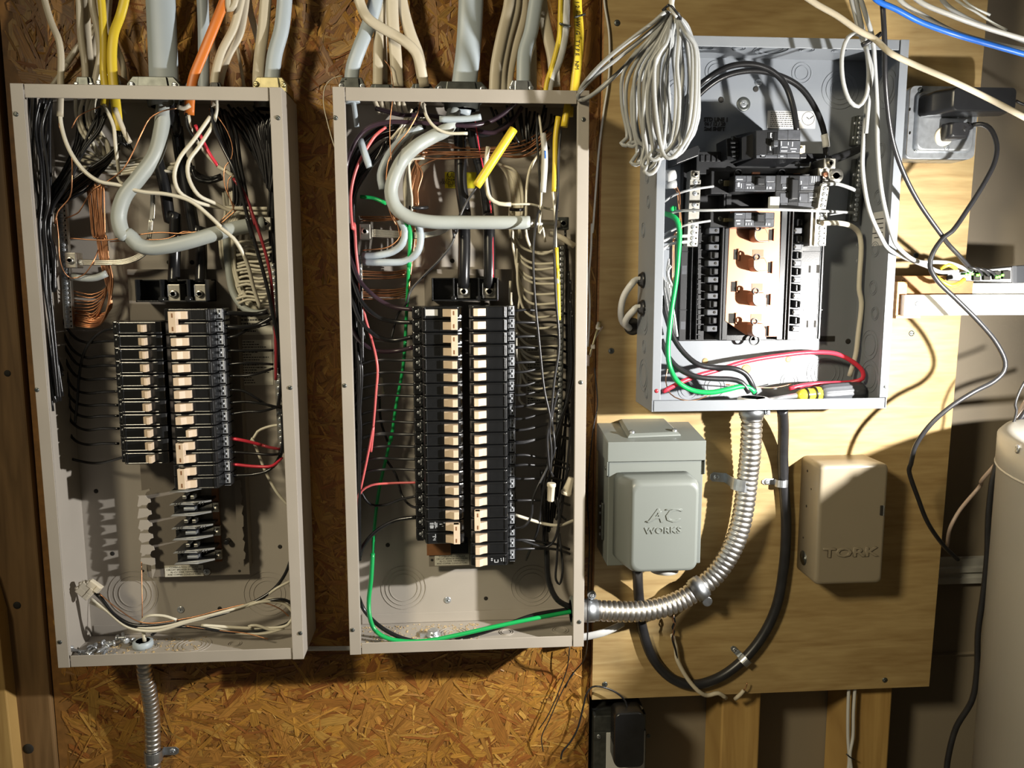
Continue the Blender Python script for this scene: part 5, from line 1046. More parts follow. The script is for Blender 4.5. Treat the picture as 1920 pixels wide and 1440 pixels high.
wire('A 690,650,74 725,740 760,820 780,855', 3.6, 'cream', 'frayed paper wrap beside the thick yellow cable', 'paper_wrap', 'wrap')
family(12, lambda i: jit(f'A {515+i*10},{1090+(i%3)*12},{30+i*2} {535+i*8},1250 {560+i*7},1430 ; B {575+i*6},130 {600+i*5},280 {640+i*3},420 {668-i*5},{560+i*8} {600-i*4},{610+i*7},{30+i} {450},{575+i*9}', 5), 1.25, 'cuwire', '{o} from the top of the bare copper wires fanning to the near neutral bar', 'copper wires fanning to the near bar of leftmost panel', n=6, name='copper_wire', cat='copper wire')
family(9, lambda i: jit(f'B {655},{330+i*8},34 {640-i*4},{440+i*14} {560},{490+i*18} {440},{465+i*24}', 5), 1.1, 'cuwire', '{o} from the top of the short copper wires between the fanned ones, leftmost panel', 'short copper wires of the leftmost panel fan', n=6, name='copper_wire', cat='copper wire')
family(6, lambda i: jit(f'A 480,{900+i*22},{22+i*3} 600,{945+i*18} 740,{970+i*14} 880,{955+i*12} 1010,{985+i*10} 1120,{970+i*16}', 8), 2.3, 'white', '{o} from the top of the cream wires stretched behind the gray loop', 'cream wires behind the gray loop')
family(20, lambda i: jit(f'A {150+i*9},{580+(i%4)*16},{16+(i*13)%70} {160+i*6.5},{760} {175+i*6},{1000} {190+i*5.5},{1230}; B {185+i*5.6},60 {200+i*5.4},260 {225+i*4.6},470 {262+i*3.2},{680+(i%5)*40} {318+i*3},{940+(i%6)*50}', 17, 4), 2.0, 'black', 'one of the black wires hung along the near wall of the leftmost panel', 'black wires along the near wall of leftmost panel', n=7)
family(12, lambda i: jit(f'A {470+i*16},{640+(i%3)*30},{30+i*3} {460+i*12},{760+(i%2)*40} {430+i*8},{900} {360+i*4},{1040+i*8} {290+i*3},{1190+i*5} {255+i*5},1430; B {262+i*5},200 {300+i*3},460', 14, 3), 2.1, 'black', 'one of the black wires sweeping down under the yellow cables', 'black wires sweeping under the yellow cables', n=7)
family(8, lambda i: jit(f'A {730-i*6},{850+i*10},{60-i*3} {640-i*6},{950+i*14} {520},{1020+i*16} {400},{1110+i*14} {330},{1200+i*20},30', 10, 2), 2.2, 'black', 'one of the black wires running back to the near wall bundle', 'black wires running to the near bundle of leftmost panel', n=7)
family(5, lambda i: jit(f'A {460+i*30},{590},{50} {465+i*24},{680} {480+i*30},{790} {520+i*34},{860} {590+i*20},{930+i*8},40', 12, 3), 2.5, 'white', '{o} short white wire under the cream bunch, counted from the stud side', 'short white wires under the cream bunch', n=7)
family(5, lambda i: jit(f'A {700+i*12},{790},70 {720+i*10},{850} {770+i*6},{880+i*5},60', 6), 1.6, 'black', '{o} black wire end below the thick yellow cable, counted toward the gray loop', 'black wire ends below the yellow cable', n=6)
family(14, lambda i: jit(f'A {1330+i*16},{640+(i%3)*20},{20+i*3} {1400+i*15},{740} {1500+i*9},{880+i*6} {1590+i*3},{1030+i*10}; B {1615+i*3},{-300} {1618+i*3},100 {1632+i*3},400 {1655+i*2},{700+i*20}', 12, 2), 2.1, 'black', 'one of the black wires gathered at the far wall of the leftmost panel', 'black wires at the far wall of leftmost panel', n=7)
family(4, lambda i: jit(f'A {1110+i*16},{940+i*18},{30+i*4} {1170},{1030+i*12} {1260},{1072+i*8} {1330},{1050+i*6}', 5), 3.0, 'black', '{o} from the top of the black wires looped behind the white pair', 'black wires looped behind the white pair', n=8)
family(7, lambda i: jit(f'A {1560+i*14},{690},{46+i*3} {1550+i*12},{780} {1590+i*6},{900+i*15},50', 8), 3.2, 'black', '{o} short black wire below the corner clamp, counted toward the far wall', 'black wires below the corner clamp', n=7)
family(5, lambda i: jit(f'A {1275+i*22},{640+i*8},{44} {1310+i*26},{780} {1380+i*16},{980},40 {1400+i*20},1240; B {1380+i*8},-40', 8), 2.4, 'black', '{o} black wire dropping behind the white pair, counted toward the far wall', 'black wires dropping behind the white pair', n=7)
family(7, lambda i: jit(f'A {1345+i*16},{1150},{20+i*2} {1350+i*14},1300; B {1330+i*14},60 {1345+i*12},330 {1420+i*10},{500} {1520+i*6},{590},24', 6), 2.3, 'white', '{o} upright cream wire beside the far neutral bar, counted toward the bar', 'upright cream wires beside the far bar of leftmost panel', n=7)
family(17, lambda i: jit(f'B 1425,{180+i*24},{26+(i%4)*5} 1480,{165+i*24} 1560,{172+i*24} 1640,{150+i*25}', 7), 2.2, 'white', '{o} from the top of the cream wires on the far neutral bar, leftmost panel', 'cream wires on the far bar of leftmost panel', n=7)
wire('B 1355,130,30 1370,330 1400,480 1470,575,34 1560,600 1610,590', 5.2, 'gray', 'gray cable bending down beside the rows of cream wires', 'cable', 'cable')
wire('B 865,238,56 820,270 740,288 640,295 480,292,52', 4.2, 'alu', 'twisted bare aluminium strands feeding the near neutral lug', 'cable', 'cable')
family(6, lambda i: jit(f'A {905+i*5},{1160},60 {900+i*4},1320; B {895+i*4},40 {885+i*4},150 {860+i*3},{225+i*4} {760},{275+i*5} {640},{285+i*5} {480},{282+i*5},55', 3), 1.1, 'alu', '{o} bare strand, counted from the stud side, dropping behind the gray loop', 'bare strands behind the gray loop', n=6, name='wire_strand', cat='wire strand')
wire('B 430,380,52 500,390 580,385 640,360', 5, 'gray', 'gray sleeve stub under the near neutral lug', 'cable', 'cable')
yl = (690, 770, 860, 918, 996, 1074, 1152, 1222, 1296, 1384)
for i, y in enumerate(yl):
    if i == 0: s = 'B 695,690,66 620,705,62 550,760,52 500,850,40 475,980,32 465,1120 450,1260,26'
    else: s = jit(f'B {330+i*6},{y-230},12 {372+i*5},{y-130},14 415,{y-68},16 450,{y-22},22 520,{y+4},40 610,{y-4},56 712,{y-4},68', 4)
    wire(s, 2.1, 'black', f'black wire to the {ORD[i]} breaker from the top, left row of leftmost panel', group='black feeds of the leftmost panel, left row', n=7)
wire('C 285,132,20 360,150 430,152,46 525,128,68', 2.1, 'black', 'black wire to the lowest breaker, left row of leftmost panel', group='black feeds of the leftmost panel, left row', n=7)
RF = (('B 1345,598,70 1450,602,66 1540,606,60 1610,590', 3.6, 'black'), ('B 1350,680,70 1440,685 1540,672,62 1640,620', 3.6, 'black'), ('B 1360,745,70 1420,735 1480,700,62 1620,660', 2.4, 'black'), ('B 1365,822,70 1450,824 1640,822,56', 2, 'black'),
      ('B 1370,905,70 1480,898 1640,906,56', 2, 'black'), ('B 1375,974,70 1470,974 1530,966 1640,930,56', 2, 'black'), ('B 1375,1058,70 1460,1065 1540,1110 1610,1152,60 1690,1165', 2, 'black'), ('B 1380,1136,70 1480,1130 1560,1140 1690,1168,58', 2, 'black'), ('B 1385,1204,70 1490,1190 1570,1188 1690,1155,58', 2, 'black'),
      ('B 1390,1350,70 1470,1365 1570,1390,60', 2.6, 'red'), ('C 975,106,70 1060,112 1150,118 1190,112,56', 2.2, 'black'), ('C 980,158,70 1080,168 1150,165 1190,130,56', 2.4, 'red'), ('C 985,206,70 1080,200 1140,180 1185,120,56', 2.4, 'black'))
for i, (s, r, m) in enumerate(RF):
    wire(s, r, m, f'{"red" if m == "red" else "black"} wire off the {ORD[i]} terminal of the right row, leftmost panel', n=7)
wire('B 1570,1390,60 1620,1405 1690,1416,54', 2.4, 'darkred', 'dark red wire end near the small black block in leftmost panel')
wire('B 1690,1268,40 1620,1278 1545,1310 1510,1370,44; C 1062,50,46 1085,100 1120,190 1170,280 1218,335,40', 2.2, 'white', 'cream wire looping down the far wall of the leftmost panel')
wire('C 1190,-60,58 1195,60 1175,140 1150,170', 3, 'black', 'black wire bundle end bending in at the far wall, leftmost panel')
wire('C 1228,300,40 1226,560 1170,670,46 1080,735,54 900,790,58 700,830,60 560,835 480,790,56 430,730,52 400,700', 2.6, 'black', 'black wire swinging along the floor of the leftmost panel')
wire('C 415,705,54 480,790,58 560,842,60 680,834 900,800 1080,745,54 1200,730 1236,760,44 1225,820 1150,850,54 1000,868,60 800,845 680,850,56 640,880', 2.4, 'black', 'black wire loop lying on the floor of the leftmost panel')
WB = (('C 385,725,52 450,775,56 540,845,60 650,862,62 800,822 1000,770,58 1110,738 1200,748,46 1236,790,44 1215,835,54 1100,850 850,838,58', 2.6), ('C 380,740,50 440,770,54 530,830,58 640,850,62 820,812 1010,762 1120,728,50 1210,735,44', 2.4), ('C 590,830,58 620,800,64 690,798 745,815', 2.3), ('C 1060,850,60 1050,842 1080,838 1160,858,56 1228,820,44 1232,760', 2.3), ('C 850,840,56 1000,870,60 1120,872 1200,850,52', 2.2), ('C 1125,712,50 1170,680 1228,650,42', 2.2))
for s, r in WB: wire(s, r, 'white', 'cream wire in the loose loop on the floor of the leftmost panel', group='cream wires of the floor loop', n=7)
cu('C 597,560,30 598,650,40 600,740,50 600,825,56', 'straight copper wire dropping to the bushing of the leftmost panel', .8)
cu('C 420,705,56 500,770,60 600,826,62 800,806 950,768 1100,742,56 1180,768 1218,800', 'copper wire in the loose loop on the floor of the leftmost panel')
cu('C 780,840,62 900,858 1040,872 1130,896,66', 'copper wire tip sticking out on the floor of the leftmost panel')
wire('C 610,905,52 606,870 600,835', 3.0, 'white', 'white wire standing in the blue gray bushing')
for i, (x0, y0, x1, y1, lab) in enumerate(((345, 660, 400, 700, 'cream push connector lying highest beside the leftmost wall'), (330, 680, 380, 720, 'cream push connector with round mouth, beside the leftmost wall'), (375, 655, 425, 690, 'cream push connector nearest the middle of the floor loop'))):
    a = PC('C', x0, y0, .06); b = PC('C', x1, y1, .058); t = (b-a).normalized(); s_ = Vector((t.z, 0, -t.x)); o = thing('wire_connector', lab, 'connector', a)
    mb = MB(); mb.obox((a+b)/2, t*((b-a).length*.5), s_*.0062, Vector((0, .0045, 0))); mb.obj('shell', M['cream'], o, bevel=.0015)
    mb = MB(); mb.lathe(a-t*.0002, -t, [(-.001, .0040), (.002, .0044), (.002, .003)], 14); mb.obj('mouth', M['cream'], o); mb = MB(); mb.obox((a+b)/2+t*.006+Vector((0, -.0048, 0)), t*.003, s_*.005, Vector((0, .0008, 0))); mb.obj('shell_step', M['cream'], o, bevel=.0005)
# loose screws on the floor of the leftmost panel
def loose_screw(p, ax, L, group='loose screws on the panel floor', lab='loose zinc screw in the pile on the floor of the leftmost panel'):
    ax = Vector(ax).normalized(); o = thing('loose_screw', lab, 'screw', p, group)
    mb = MB(); mb.lathe(p, ax, [(-.0035, .003), (-.003, .0048), (-.0008, .0052), (0, .0045), (0, .0024)], 12); mb.obj('head', M['zinc'], o)
    n = int(L/.0012)*2; mb = MB(); mb.lathe(p, ax, [(L*i/n, (.0026 if i % 2 else .0019)*(1 if i < n-4 else .5)) for i in range(n+1)], 8); mb.obj('threaded_shank', M['zinc'], o)
zf = LZ0+.0065
for i in range(17):
    q = PC('C', rj.uniform(330, 545), rj.uniform(890, 955), .05); dpt = rj.uniform(.030, .088); a = rj.uniform(0, 6.28)
    q = Vector((q.x, -dpt, zf+rj.choice((0, 0, .005, .010)) if q.x < -.5 else zf)); loose_screw(q, (math.cos(a), math.sin(a)*.6, rj.uniform(-.1, .15)), rj.uniform(.012, .02))
def crumbs(root, xa, xb, ya, yb, z, n, lab):
    mb = MB()
    for i in range(n):
        c = Vector((rj.uniform(xa, xb), -rj.uniform(ya, yb), z+.0006)); a = rj.uniform(0, 3.14); L = rj.uniform(.0004, .0022); mb.obox(c, Vector((math.cos(a), math.sin(a), 0))*L, Vector((-math.sin(a), math.cos(a), 0))*L*.3, Vector((0, 0, .0004)))
    return mb.obj('wood_crumbs', M['sawdust'], None, label=lab, cat='sawdust', kind='stuff')
crumbs(LP, LX0+.02, LX0+.19, .02, .10, LZ0+.0015, 260, 'pale wood crumbs among the loose screws in the leftmost panel')
crumbs(MP, MX0+.01, MX0+.20, .01, .10, MZ0+.0015, 420, 'pale wood crumbs on the floor of the middle panel')
# ---------------- cables coming down to the middle panel
cable('D 405,-60,44 393,20 355,150 300,290,48 262,400 252,500,50 262,620,52', 21, 11, 'bluegray', 'pale blue gray cable slanting to the corner clamp of middle panel')
cable('D 285,-60,66 312,40 352,110,72 430,165 510,210 580,255,76 635,310 665,390 690,520,66', 14.5, 6, 'nm', 'cream cable crossing in front of the others above middle panel')
cable('D 425,-60,40 425,60 415,260 410,520,48', 15, 6, 'nm', 'straight cream cable next to the blue gray cable')
cable('D 470,-60,28 455,100 450,250 455,500,34', 8, 6, 'nm', 'shaded cream cable between two straight ones, middle panel')
cable('D 495,-60,44 500,120 515,300 530,520,48', 18, 6, 'nm', 'wide cream cable behind the crossing one, entering middle panel')
cable('D 545,-60,36 565,60 605,200 650,320 680,470,44', 17, 6, 'nm', 'broad cream cable running under the crossing cable')
cable('D 972,-60,42 968,60 958,250 940,420,48 920,560,50 890,680', 37, 15, 'bluegray', 'very wide gray service cable above the middle panel', n=18)
for i, (s, w, lab) in enumerate((('D 1205,-60,52 1195,40 1150,230 1118,400 1108,560', 16, 'outermost cream cable in the bundle left of the pale gray cable'), ('D 1245,-60,46 1235,60 1185,250 1155,420 1148,560', 14, 'cream cable second from the outside of the bundle, middle panel'), ('D 1290,-60,40 1280,100 1232,280 1200,440 1192,560', 14, 'cream cable touching the pale gray cable on its left'), ('D 1340,200,30 1345,330 1345,560,36', 10, 'cream cable showing right of the pale gray cable'))):
    cable(s, w, 7, 'nm', lab)
cable('D 1368,-60,58 1352,60 1330,190 1292,320 1285,470,60 1282,620', 21, 12, 'bluegray', 'pale gray cable with soft bends into the bright clamp')
cable('D 1388,-60,46 1400,60 1432,220 1460,350 1472,520', 17, 7, 'nm', 'broad cream cable beside the yellow and white pair')
cable('D 1545,-60,60 1540,60 1530,220 1495,370 1450,470 1432,570', 12, 7, 'nmw', 'white cable tied alongside a yellow cable')
cable('D 1510,-60,62 1506,80 1500,220 1468,360 1425,500 1415,580', 7.5, 6, 'yellow', 'yellow cable tied alongside a white cable')
yc = cable('D 1605,-60,40 1608,60 1618,180 1612,340 1598,480 1588,580', 14.5, 6, 'yellow', 'printed yellow cable nearest the plywood')
for i, ch in enumerate('12-2 W/G TYPE NM'):
    y = 15+i*26
    text('printed_text', ch, M['ink'], yc, PC('D', 1608+math.sin(i*.3)*3, y, .0435), .0085, rot=(math.pi/2, math.pi/2, 0), depth=.0001)
wire('D 1500,140,68 1530,150 1568,158', 1.6, 'dark_zinc', 'staple across the yellow and white cable pair', 'staple', 'staple')
wire('D 1590,105,48 1620,95 1655,85', 1.6, 'dark_zinc', 'staple across the printed yellow cable', 'staple', 'staple')
th = lambda s, m, label, r=.55: wire(s, r, m, label, n=5)
th('D 200,455,66 140,470 95,520 85,620 110,740 150,880 195,1010 215,1085,100', 'white', 'hair thin cream wire hanging outside the corner of middle panel', .7)
th('D 390,365,40 345,395 318,420', 'cuwire', 'short copper hair above the corner clamp of middle panel', .6)
th('D 450,360,60 480,400 498,470 500,600,104 485,720 484,860 490,960', 'cuwire', 'thin copper hair hanging over the middle panel top lip', .7)
# ---------------- inside the middle panel
wire('D 870,660,60 830,770,70 740,820 640,880,80 560,960 510,1060,86 490,1150 515,1240 590,1300,86 720,1330 900,1334,82 1100,1335 1320,1336,78', 9.9, 'gray', 'thick gray cable loop in the middle panel', 'cable', 'cable', n=16)
wire('D 1300,1336,78 1345,1340,72 1430,1345,64 1500,1345,60', 6.5, 'alu', 'shaded bare end of the gray loop at the far lug', 'cable', 'cable')
wire('D 890,680,46 905,860,40 910,1100 935,1290; E 930,20,50 930,200,58 926,380,60 925,440,56', 9.2, 'black', 'thick black cable to the nearer lug, middle panel', 'cable', 'cable', n=14)
wire('D 960,700,46 1000,900,40 1050,1100 1076,1300; E 1078,30,50 1080,200,58 1080,380,60 1075,440,56', 8.8, 'black', 'thick black cable with a reddish stripe, middle panel', 'cable', 'cable', n=14)
wire('D 995,720,56 1025,920,50 1068,1120 1094,1290; E 1098,60,57 1101,200,65 1103,385,67', 1.0, 'red', 'reddish stripe along the thick black cable of middle panel', 'stripe', 'stripe')
BGW = (('D 262,590,52 275,680,56 285,760', 3.6, 'hanging below the corner clamp'), ('D 305,840,70 335,930,74 362,1005', 5.2, 'stub crossing the pink wire'), ('D 680,765,66 600,800 530,860 465,950,74 428,1050 440,1135', 5.6, 'arcing above the thick gray loop'), ('E 545,40,60 575,110 560,180 500,230,54 420,250 320,255,50', 5.4, 'bending to the lug, upper'), ('E 640,40,62 668,130 650,230 580,285,56 450,295 325,292,50', 5.4, 'bending to the lug, lower'), ('D 780,715,80 900,715 990,708 1030,700', 4.6, 'straight stub above the loop'))
for s, r, q in BGW: wire(s, r, 'bluegray', f'pale blue gray conductor of middle panel, {q}', 'cable', 'cable')
SW = (('D 1245,610,60 1180,670 1080,730 980,752,70 800,745 620,735 450,735,72 340,775 265,870 225,980,66 216,1090; E 226,30,60 250,250 300,400,64 400,505 500,560 625,578,70', 3.4, 'purple', 'topmost thick purplish wire curving into the left row of middle panel'),
      ('D 1275,640,52 1210,740 1110,795 980,775 850,720,62 700,690 560,690 400,650,50', 3.4, 'purple', 'purplish black wire sweeping under the wide clamp, middle panel'),
      ('D 1230,700,46 1130,780 1040,812 930,790 780,740 600,740 420,770,60 310,860 245,1000 232,1150; E 238,60,58 250,330 320,540,62 420,625 520,650 625,655,70', 3.4, 'black', 'second thick black wire curving into the left row, middle panel'),
      ('D 700,760,56 480,770 340,840 255,1000 225,1180; E 232,80,54 248,430 300,630,60 400,735 500,762 625,740,70', 3.4, 'black', 'third thick black wire curving into the left row, middle panel'),
      ('D 620,780,50 430,820 320,920 250,1080 232,1250; E 236,200,50 258,690 330,790,58 430,828 530,825 625,803,70', 3.4, 'purple', 'fourth thick wire curving into the left row, middle panel'))
for s, r, m, lab in SW: wire(s, r, m, lab, n=10)
wire('D 460,762,66 400,810 345,890,70 300,970 268,1060 248,1180 262,1380; E 270,60,66 280,220 300,400,60 330,600 372,750', 2.2, 'palered', 'pink red wire sweeping down beside the blue gray stub')
wire('E 372,750,58 400,860,64 410,940 400,1080 388,1230 370,1430; F 385,0,66 345,200 315,340 285,470,60 282,580 292,680 290,780', 1.9, 'palered', 'pale red wire hanging in front of the left feeds, middle panel')
wire('F 280,520,60 290,450 315,385,66 370,352 480,340 650,335,72', 1.9, 'palered', 'pale red wire turning into the left row of middle panel')
family(14, lambda i: jit(f'D {640-i*14},{640+i*16},{20+i*3} {560-i*10},{760+i*12} {440-i*6},{870+i*12} {340-i*4},{960+i*14} {265},{1090+i*12} {230+i*3},1380; E {235+i*4},200 {255+i*4},500 {262+i*5},{760+(i%4)*120}', 10, 2), 2.1, 'black', 'one of the black wires sweeping to the near wall of the middle panel', 'black wires sweeping to the near wall of middle panel', n=7)
family(9, lambda i: jit(f'E {262+i*4},{480+i*50},{20+i*6} {268+i*5},900 {275+i*4},1200; F {282+i*3},0 {278+i*3},300 {288+i*2},{560+i*30}', 5, 2), 2.0, 'black', 'one of the black wires hanging along the near wall of the middle panel', 'black wires along the near wall of middle panel', n=7)
family(6, lambda i: jit(f'D {395+i*34},{600},{46} {405+i*34},{650} {420+i*34},{690}', 8), 3.4, 'nm', '{o} frayed cable end under the middle panel top, counted from its near corner', 'frayed cable ends under the top of middle panel', name='cable_end', cat='cable')
family(6, lambda i: jit(f'D {600+i*16},{660+i*8},60 {540+i*12},{770+i*14} {500+i*14},{830+i*16}', 14, 4), 2.2, 'white', '{o} short white wire behind the blue gray arc, counted from the top', 'short white wires behind the blue gray arc', n=7)
family(16, lambda i: jit(f'D {1090+i*26},{640+(i%4)*16},{24+(i%5)*7} {1110+i*24},{730} {1190+i*14},{820+(i%3)*30} {1260+i*12},{900},30', 12, 3), 2.0, 'black', 'one of the dark wires crowded under the pale gray cable', 'dark wires crowded under the pale gray cable', n=7)
family(7, lambda i: jit(f'D {620+i*9},{880+i*10},{44+i*3} {780},{860+i*14} {960},{880+i*11} {1150},{880+i*9} {1300},{840+i*14} {1400+i*10},{790}', 10, 3), 1.1, 'cuwire', '{o} from the top of the copper wires strung across the middle panel', 'copper wires strung across the middle panel', n=6, name='copper_wire', cat='copper wire')
cu('D 660,1000,50 760,955 900,925 1100,930 1260,945 1370,905 1450,810', 'copper wire sagging lowest across the middle panel')
family(11, lambda i: jit(f'D {760-i*8},{900+(i%3)*8},{20+i*3} {670-i*4},{950} {615+i*6},{1030} {592+i*6},1150 {588+i*6},1240; E {600+i*3},0 {630},120 {640-i*3},{200+i*10} {600},{300+i*16}', 5, 1), 1.3, 'cuwire', '{o} copper wire of the tied bunch in the middle panel, counted from outside', 'copper wires in the tied bunch of middle panel', n=6, name='copper_wire', cat='copper wire')
family(8, lambda i: jit(f'D {690},{905+i*6},{40+i*3} {620-i*3},{960} {575+i*4},{1060} {570+i*7},1200; E {580+i*4},20', 6, 1), 2.0, 'white', '{o} white wire bent beside the tied copper bunch, counted from outside', 'white wires beside the copper bunch', n=7)
family(12, lambda i: jit(f'E 305,{(18, 30, 42, 345, 358, 372, 390, 455, 468, 482, 498, 512)[i]},34 400,{(22, 34, 42, 350, 362, 378, 392, 458, 472, 486, 500, 515)[i]},30 500,{(20, 30, 40, 352, 362, 376, 388, 462, 474, 486, 498, 510)[i]} 580,{(10, 22, 36, 340, 350, 362, 376, 450, 462, 474, 486, 500)[i]},24', 3), 1.3, 'cuwire', '{o} from the top of the copper wires on the near bar, middle panel', 'copper wires on the near bar of middle panel', n=6, name='copper_wire', cat='copper wire')
cu('D 500,1290,60 530,1350 548,1430; E 552,60,58 545,140 480,200 320,222', 'copper wire curling behind the blue gray conductors')
cu('D 668,600,70 650,680,76 590,790 520,880 480,950,84 465,1030 462,1150 480,1260 520,1350', 'copper wire trailing from the crossing cream cable')
wire('D 660,610,60 690,640', 4, 'nm', 'frayed end of the crossing cream cable', 'cable_end', 'cable')
for x, y, w, lab in ((600, 1245, 110, 'black cable tie round the copper bunch'), (1205, 1256, 85, 'black cable tie round the upright cream wires')):
    wire(f'D {x},{y},58 {x+w/2},{y+3},62 {x+w},{y},50', 2.6, 'blackcord', lab, 'cable_tie', 'cable tie')
family(9, lambda i: jit(f'D {1110+i*6},{960+i*4},{22+i*2} {1170+i*8},{1030} {1208+i*9},1150 {1212+i*8},1300; E {1200+i*8},40 {1205+i*8},150', 4, 1), 2.1, 'white', '{o} cream wire of the upright tied bunch, counted toward the far wall', 'cream wires in the upright bunch of middle panel', n=7)
rows_ = (235, 300, 335, 395, 425, 490, 545, 625, 690, 740, 800, 860, 890, 960, 990, 1050, 1110, 1180)
for i, y in enumerate(rows_):
    wire(jit(f'E {1198+(i*7)%60},{max(-60, y-330)},{30+(i%4)*5} {1205+(i*7)%60},{y-190} {1255+(i*5)%40},{y-50},34 1340,{y-5} 1490,{y-6},40', 5, 1), 2.1, 'white', f'{ORD[i]} from the top of the cream wires curving to the far bar, middle panel', group='cream wires on the far bar of middle panel', n=7)
wire('D 685,620,74 700,690,80 750,760,86 820,796 950,800', 2.4, 'white', 'white wire falling from the crossing cable to the thick loop')
wire('D 1072,880,70 1060,980 1062,1110,74 1085,1190 1140,1222 1210,1226', 3.2, 'white', 'white wire bending beside the yellow sleeve, middle panel')
wire('D 1210,1226,74 1330,1226 1420,1250,66 1500,1265', 1.8, 'white', 'thin cream wire leading from the white bend to the far lug')
FW_ = (('D 1370,680,70 1365,800,80 1378,1000 1385,1250; E 1370,0,96 1345,200,112 1350,450,118 1382,800,118 1410,1060 1446,1240; F 1440,20,116 1452,140 1446,270', 1.9, 'blackcord', 'long dark wire hanging in front of the right feeds, nearer the breakers'),
       ('D 1510,780,84 1495,950,90 1490,1180; E 1482,0,100 1470,200,110 1480,500,116 1498,800 1470,1000 1448,1220; F 1428,60,116 1440,260', 2.0, 'blackcord', 'long dark wire hanging below the thin yellow sleeve'),
       ('D 1380,690,74 1400,900,84 1390,1200 1380,1400; E 1395,80 1415,170,70', 1.8, 'white', 'thin white wire from the yellow and white pair'),
       ('D 1400,900,70 1330,1000 1305,1120 1300,1300; E 1295,60,66 1310,160 1350,230,50 1400,245 1470,220', 2.2, 'white', 'cream wire arching beside the upright bunch, middle panel'),
       ('D 1460,1150,90 1475,1300; E 1478,160,106 1485,300 1490,420', 1.8, 'white', 'white wire tail inside the thin yellow sleeve'),
       ('E 1495,1060,100 1470,1150 1455,1240; F 1465,40,112 1470,150 1440,240 1462,300', 1.9, 'blackcord', 'dark wire twisted with the long hanging ones near the cap'),
       ('E 880,80,64 855,180 780,280 690,370,60 610,460 580,545 530,610,40 490,760', 1.9, 'blackcord', 'gray black wire curving left from the thick loop, middle panel'),
       ('D 1005,1120,84 940,1220,80 905,1300 880,1400; E 862,100,70 870,150', 1.7, 'blackcord', 'gray black wire leaving the big yellow sleeve'))
for s, r, m, lab in FW_: wire(s, r, m, lab, n=8)
def sleeve_tube(s, r, m, label): return wire(s, r, m, label, 'wire_sleeve', 'sleeve', n=12)
sleeve_tube('D 1226,775,84 1115,945,88 1002,1118,84', 6.4, 'yellow', 'big yellow sleeve slanting over the thick black cables')
sleeve_tube('D 1494,700,78 1478,820 1475,1000,86 1470,1150', 4.0, 'yellow', 'upright ragged yellow sleeve near the far wall of middle panel')
sleeve_tube('D 1552,615,78 1540,690 1528,762', 5.2, 'yellow', 'short yellow sleeve under the top corner of middle panel')
sleeve_tube('D 1572,640,60 1568,700', 3.8, 'yellow', 'shaded yellow sleeve end behind the short one')
sleeve_tube('D 1402,800,88 1414,950 1402,1155', 4.4, 'nmw', 'white sleeve with a purple mark, middle panel')
wire('D 1414,905,93 1416,950', 1.2, 'blue', 'purple mark on the white sleeve', 'ink_mark', 'mark')
sleeve_tube('E 1484,205,112 1488,330', 2.6, 'yellow', 'thin yellow sleeve on the long hanging wire')
wire('E 1488,330,108 1495,500,100 1497,640', 3.0, 'yellow', 'shaded yellow cable piece behind the long hanging wires', 'cable', 'cable', n=8)
wire('E 1440,120,60 1500,140,64 1590,195,60', 4.5, 'cream', 'cream wire nut lying against the upper far wall of middle panel', 'wire_nut', 'wire nut')
wire('D 305,1180,50 380,1188 460,1220,56', 2.8, 'green', 'short green wire beside the tied copper bunch')
wire('D 548,1295,62 575,1325 592,1365; E 575,40,60 600,90 606,170 597,320,56', 3.6, 'green', 'bright green wire behind the blue gray conductors')
wire('E 597,320,56 585,560,40 565,900 520,1160 490,1370; F 500,20,40 465,170 415,400 388,640,52 380,800 368,960,60', 2.6, 'green', 'long green wire running down behind the left feeds')
wire('F 380,760,56 370,920,62 357,1040 362,1140,70 390,1215 450,1262,76 560,1287 700,1285,78 900,1248 1100,1203,76 1330,1155,72 1560,1112,62 1640,1100', 3.5, 'green', 'thick green wire along the floor of the middle panel')
wire('F 290,1010,50 335,1110 440,1210,64 590,1278,70 780,1295 950,1262,66 1150,1200 1350,1130,62 1560,1095,58', 3.4, 'black', 'thick black wire beside the green one on the middle panel floor')
wire('F 296,800,46 325,715,54 410,620,62 520,562,68 640,543,74', 3.2, 'black', 'thick black wire curving to the lowest double breaker, middle panel')
wire('F 275,270,40 315,400,50 370,468 450,470 540,440,62 650,415,72', 2.0, 'black', 'black wire dipping into the left row above the lowest pair')
wire('F 455,190,30 520,290,36 560,420 620,480,60 690,490,72', 2.0, 'black', 'black wire bending down into the left row near the printed breaker')
ly = [('E', 880), ('E', 955), ('E', 1026), ('E', 1094), ('E', 1180), ('E', 1252), ('E', 1328), ('E', 1402), ('F', 45), ('F', 122), ('F', 192), ('F', 260)]
for i, (c, y) in enumerate(ly):
    wire(jit(f'{c} 250,{y+110},34 285,{y+45},44 340,{y+12},56 430,{y-2},64 530,{y-2} 650,{y+3},72', 4), 2.1, 'blackcord', f'black feed wire, {ORD[i]} of the thin ones entering the left row of middle panel', group='thin black feeds of middle panel, left row', n=7)
ry = [('E', 581), ('E', 652), ('E', 738), ('E', 806), ('E', 892), ('E', 952), ('E', 1030), ('E', 1090), ('E', 1158), ('E', 1230), ('E', 1300), ('E', 1372), ('F', 18), ('F', 96), ('F', 172), ('F', 230), ('F', 312), ('F', 440), ('F', 680), ('F', 735)]
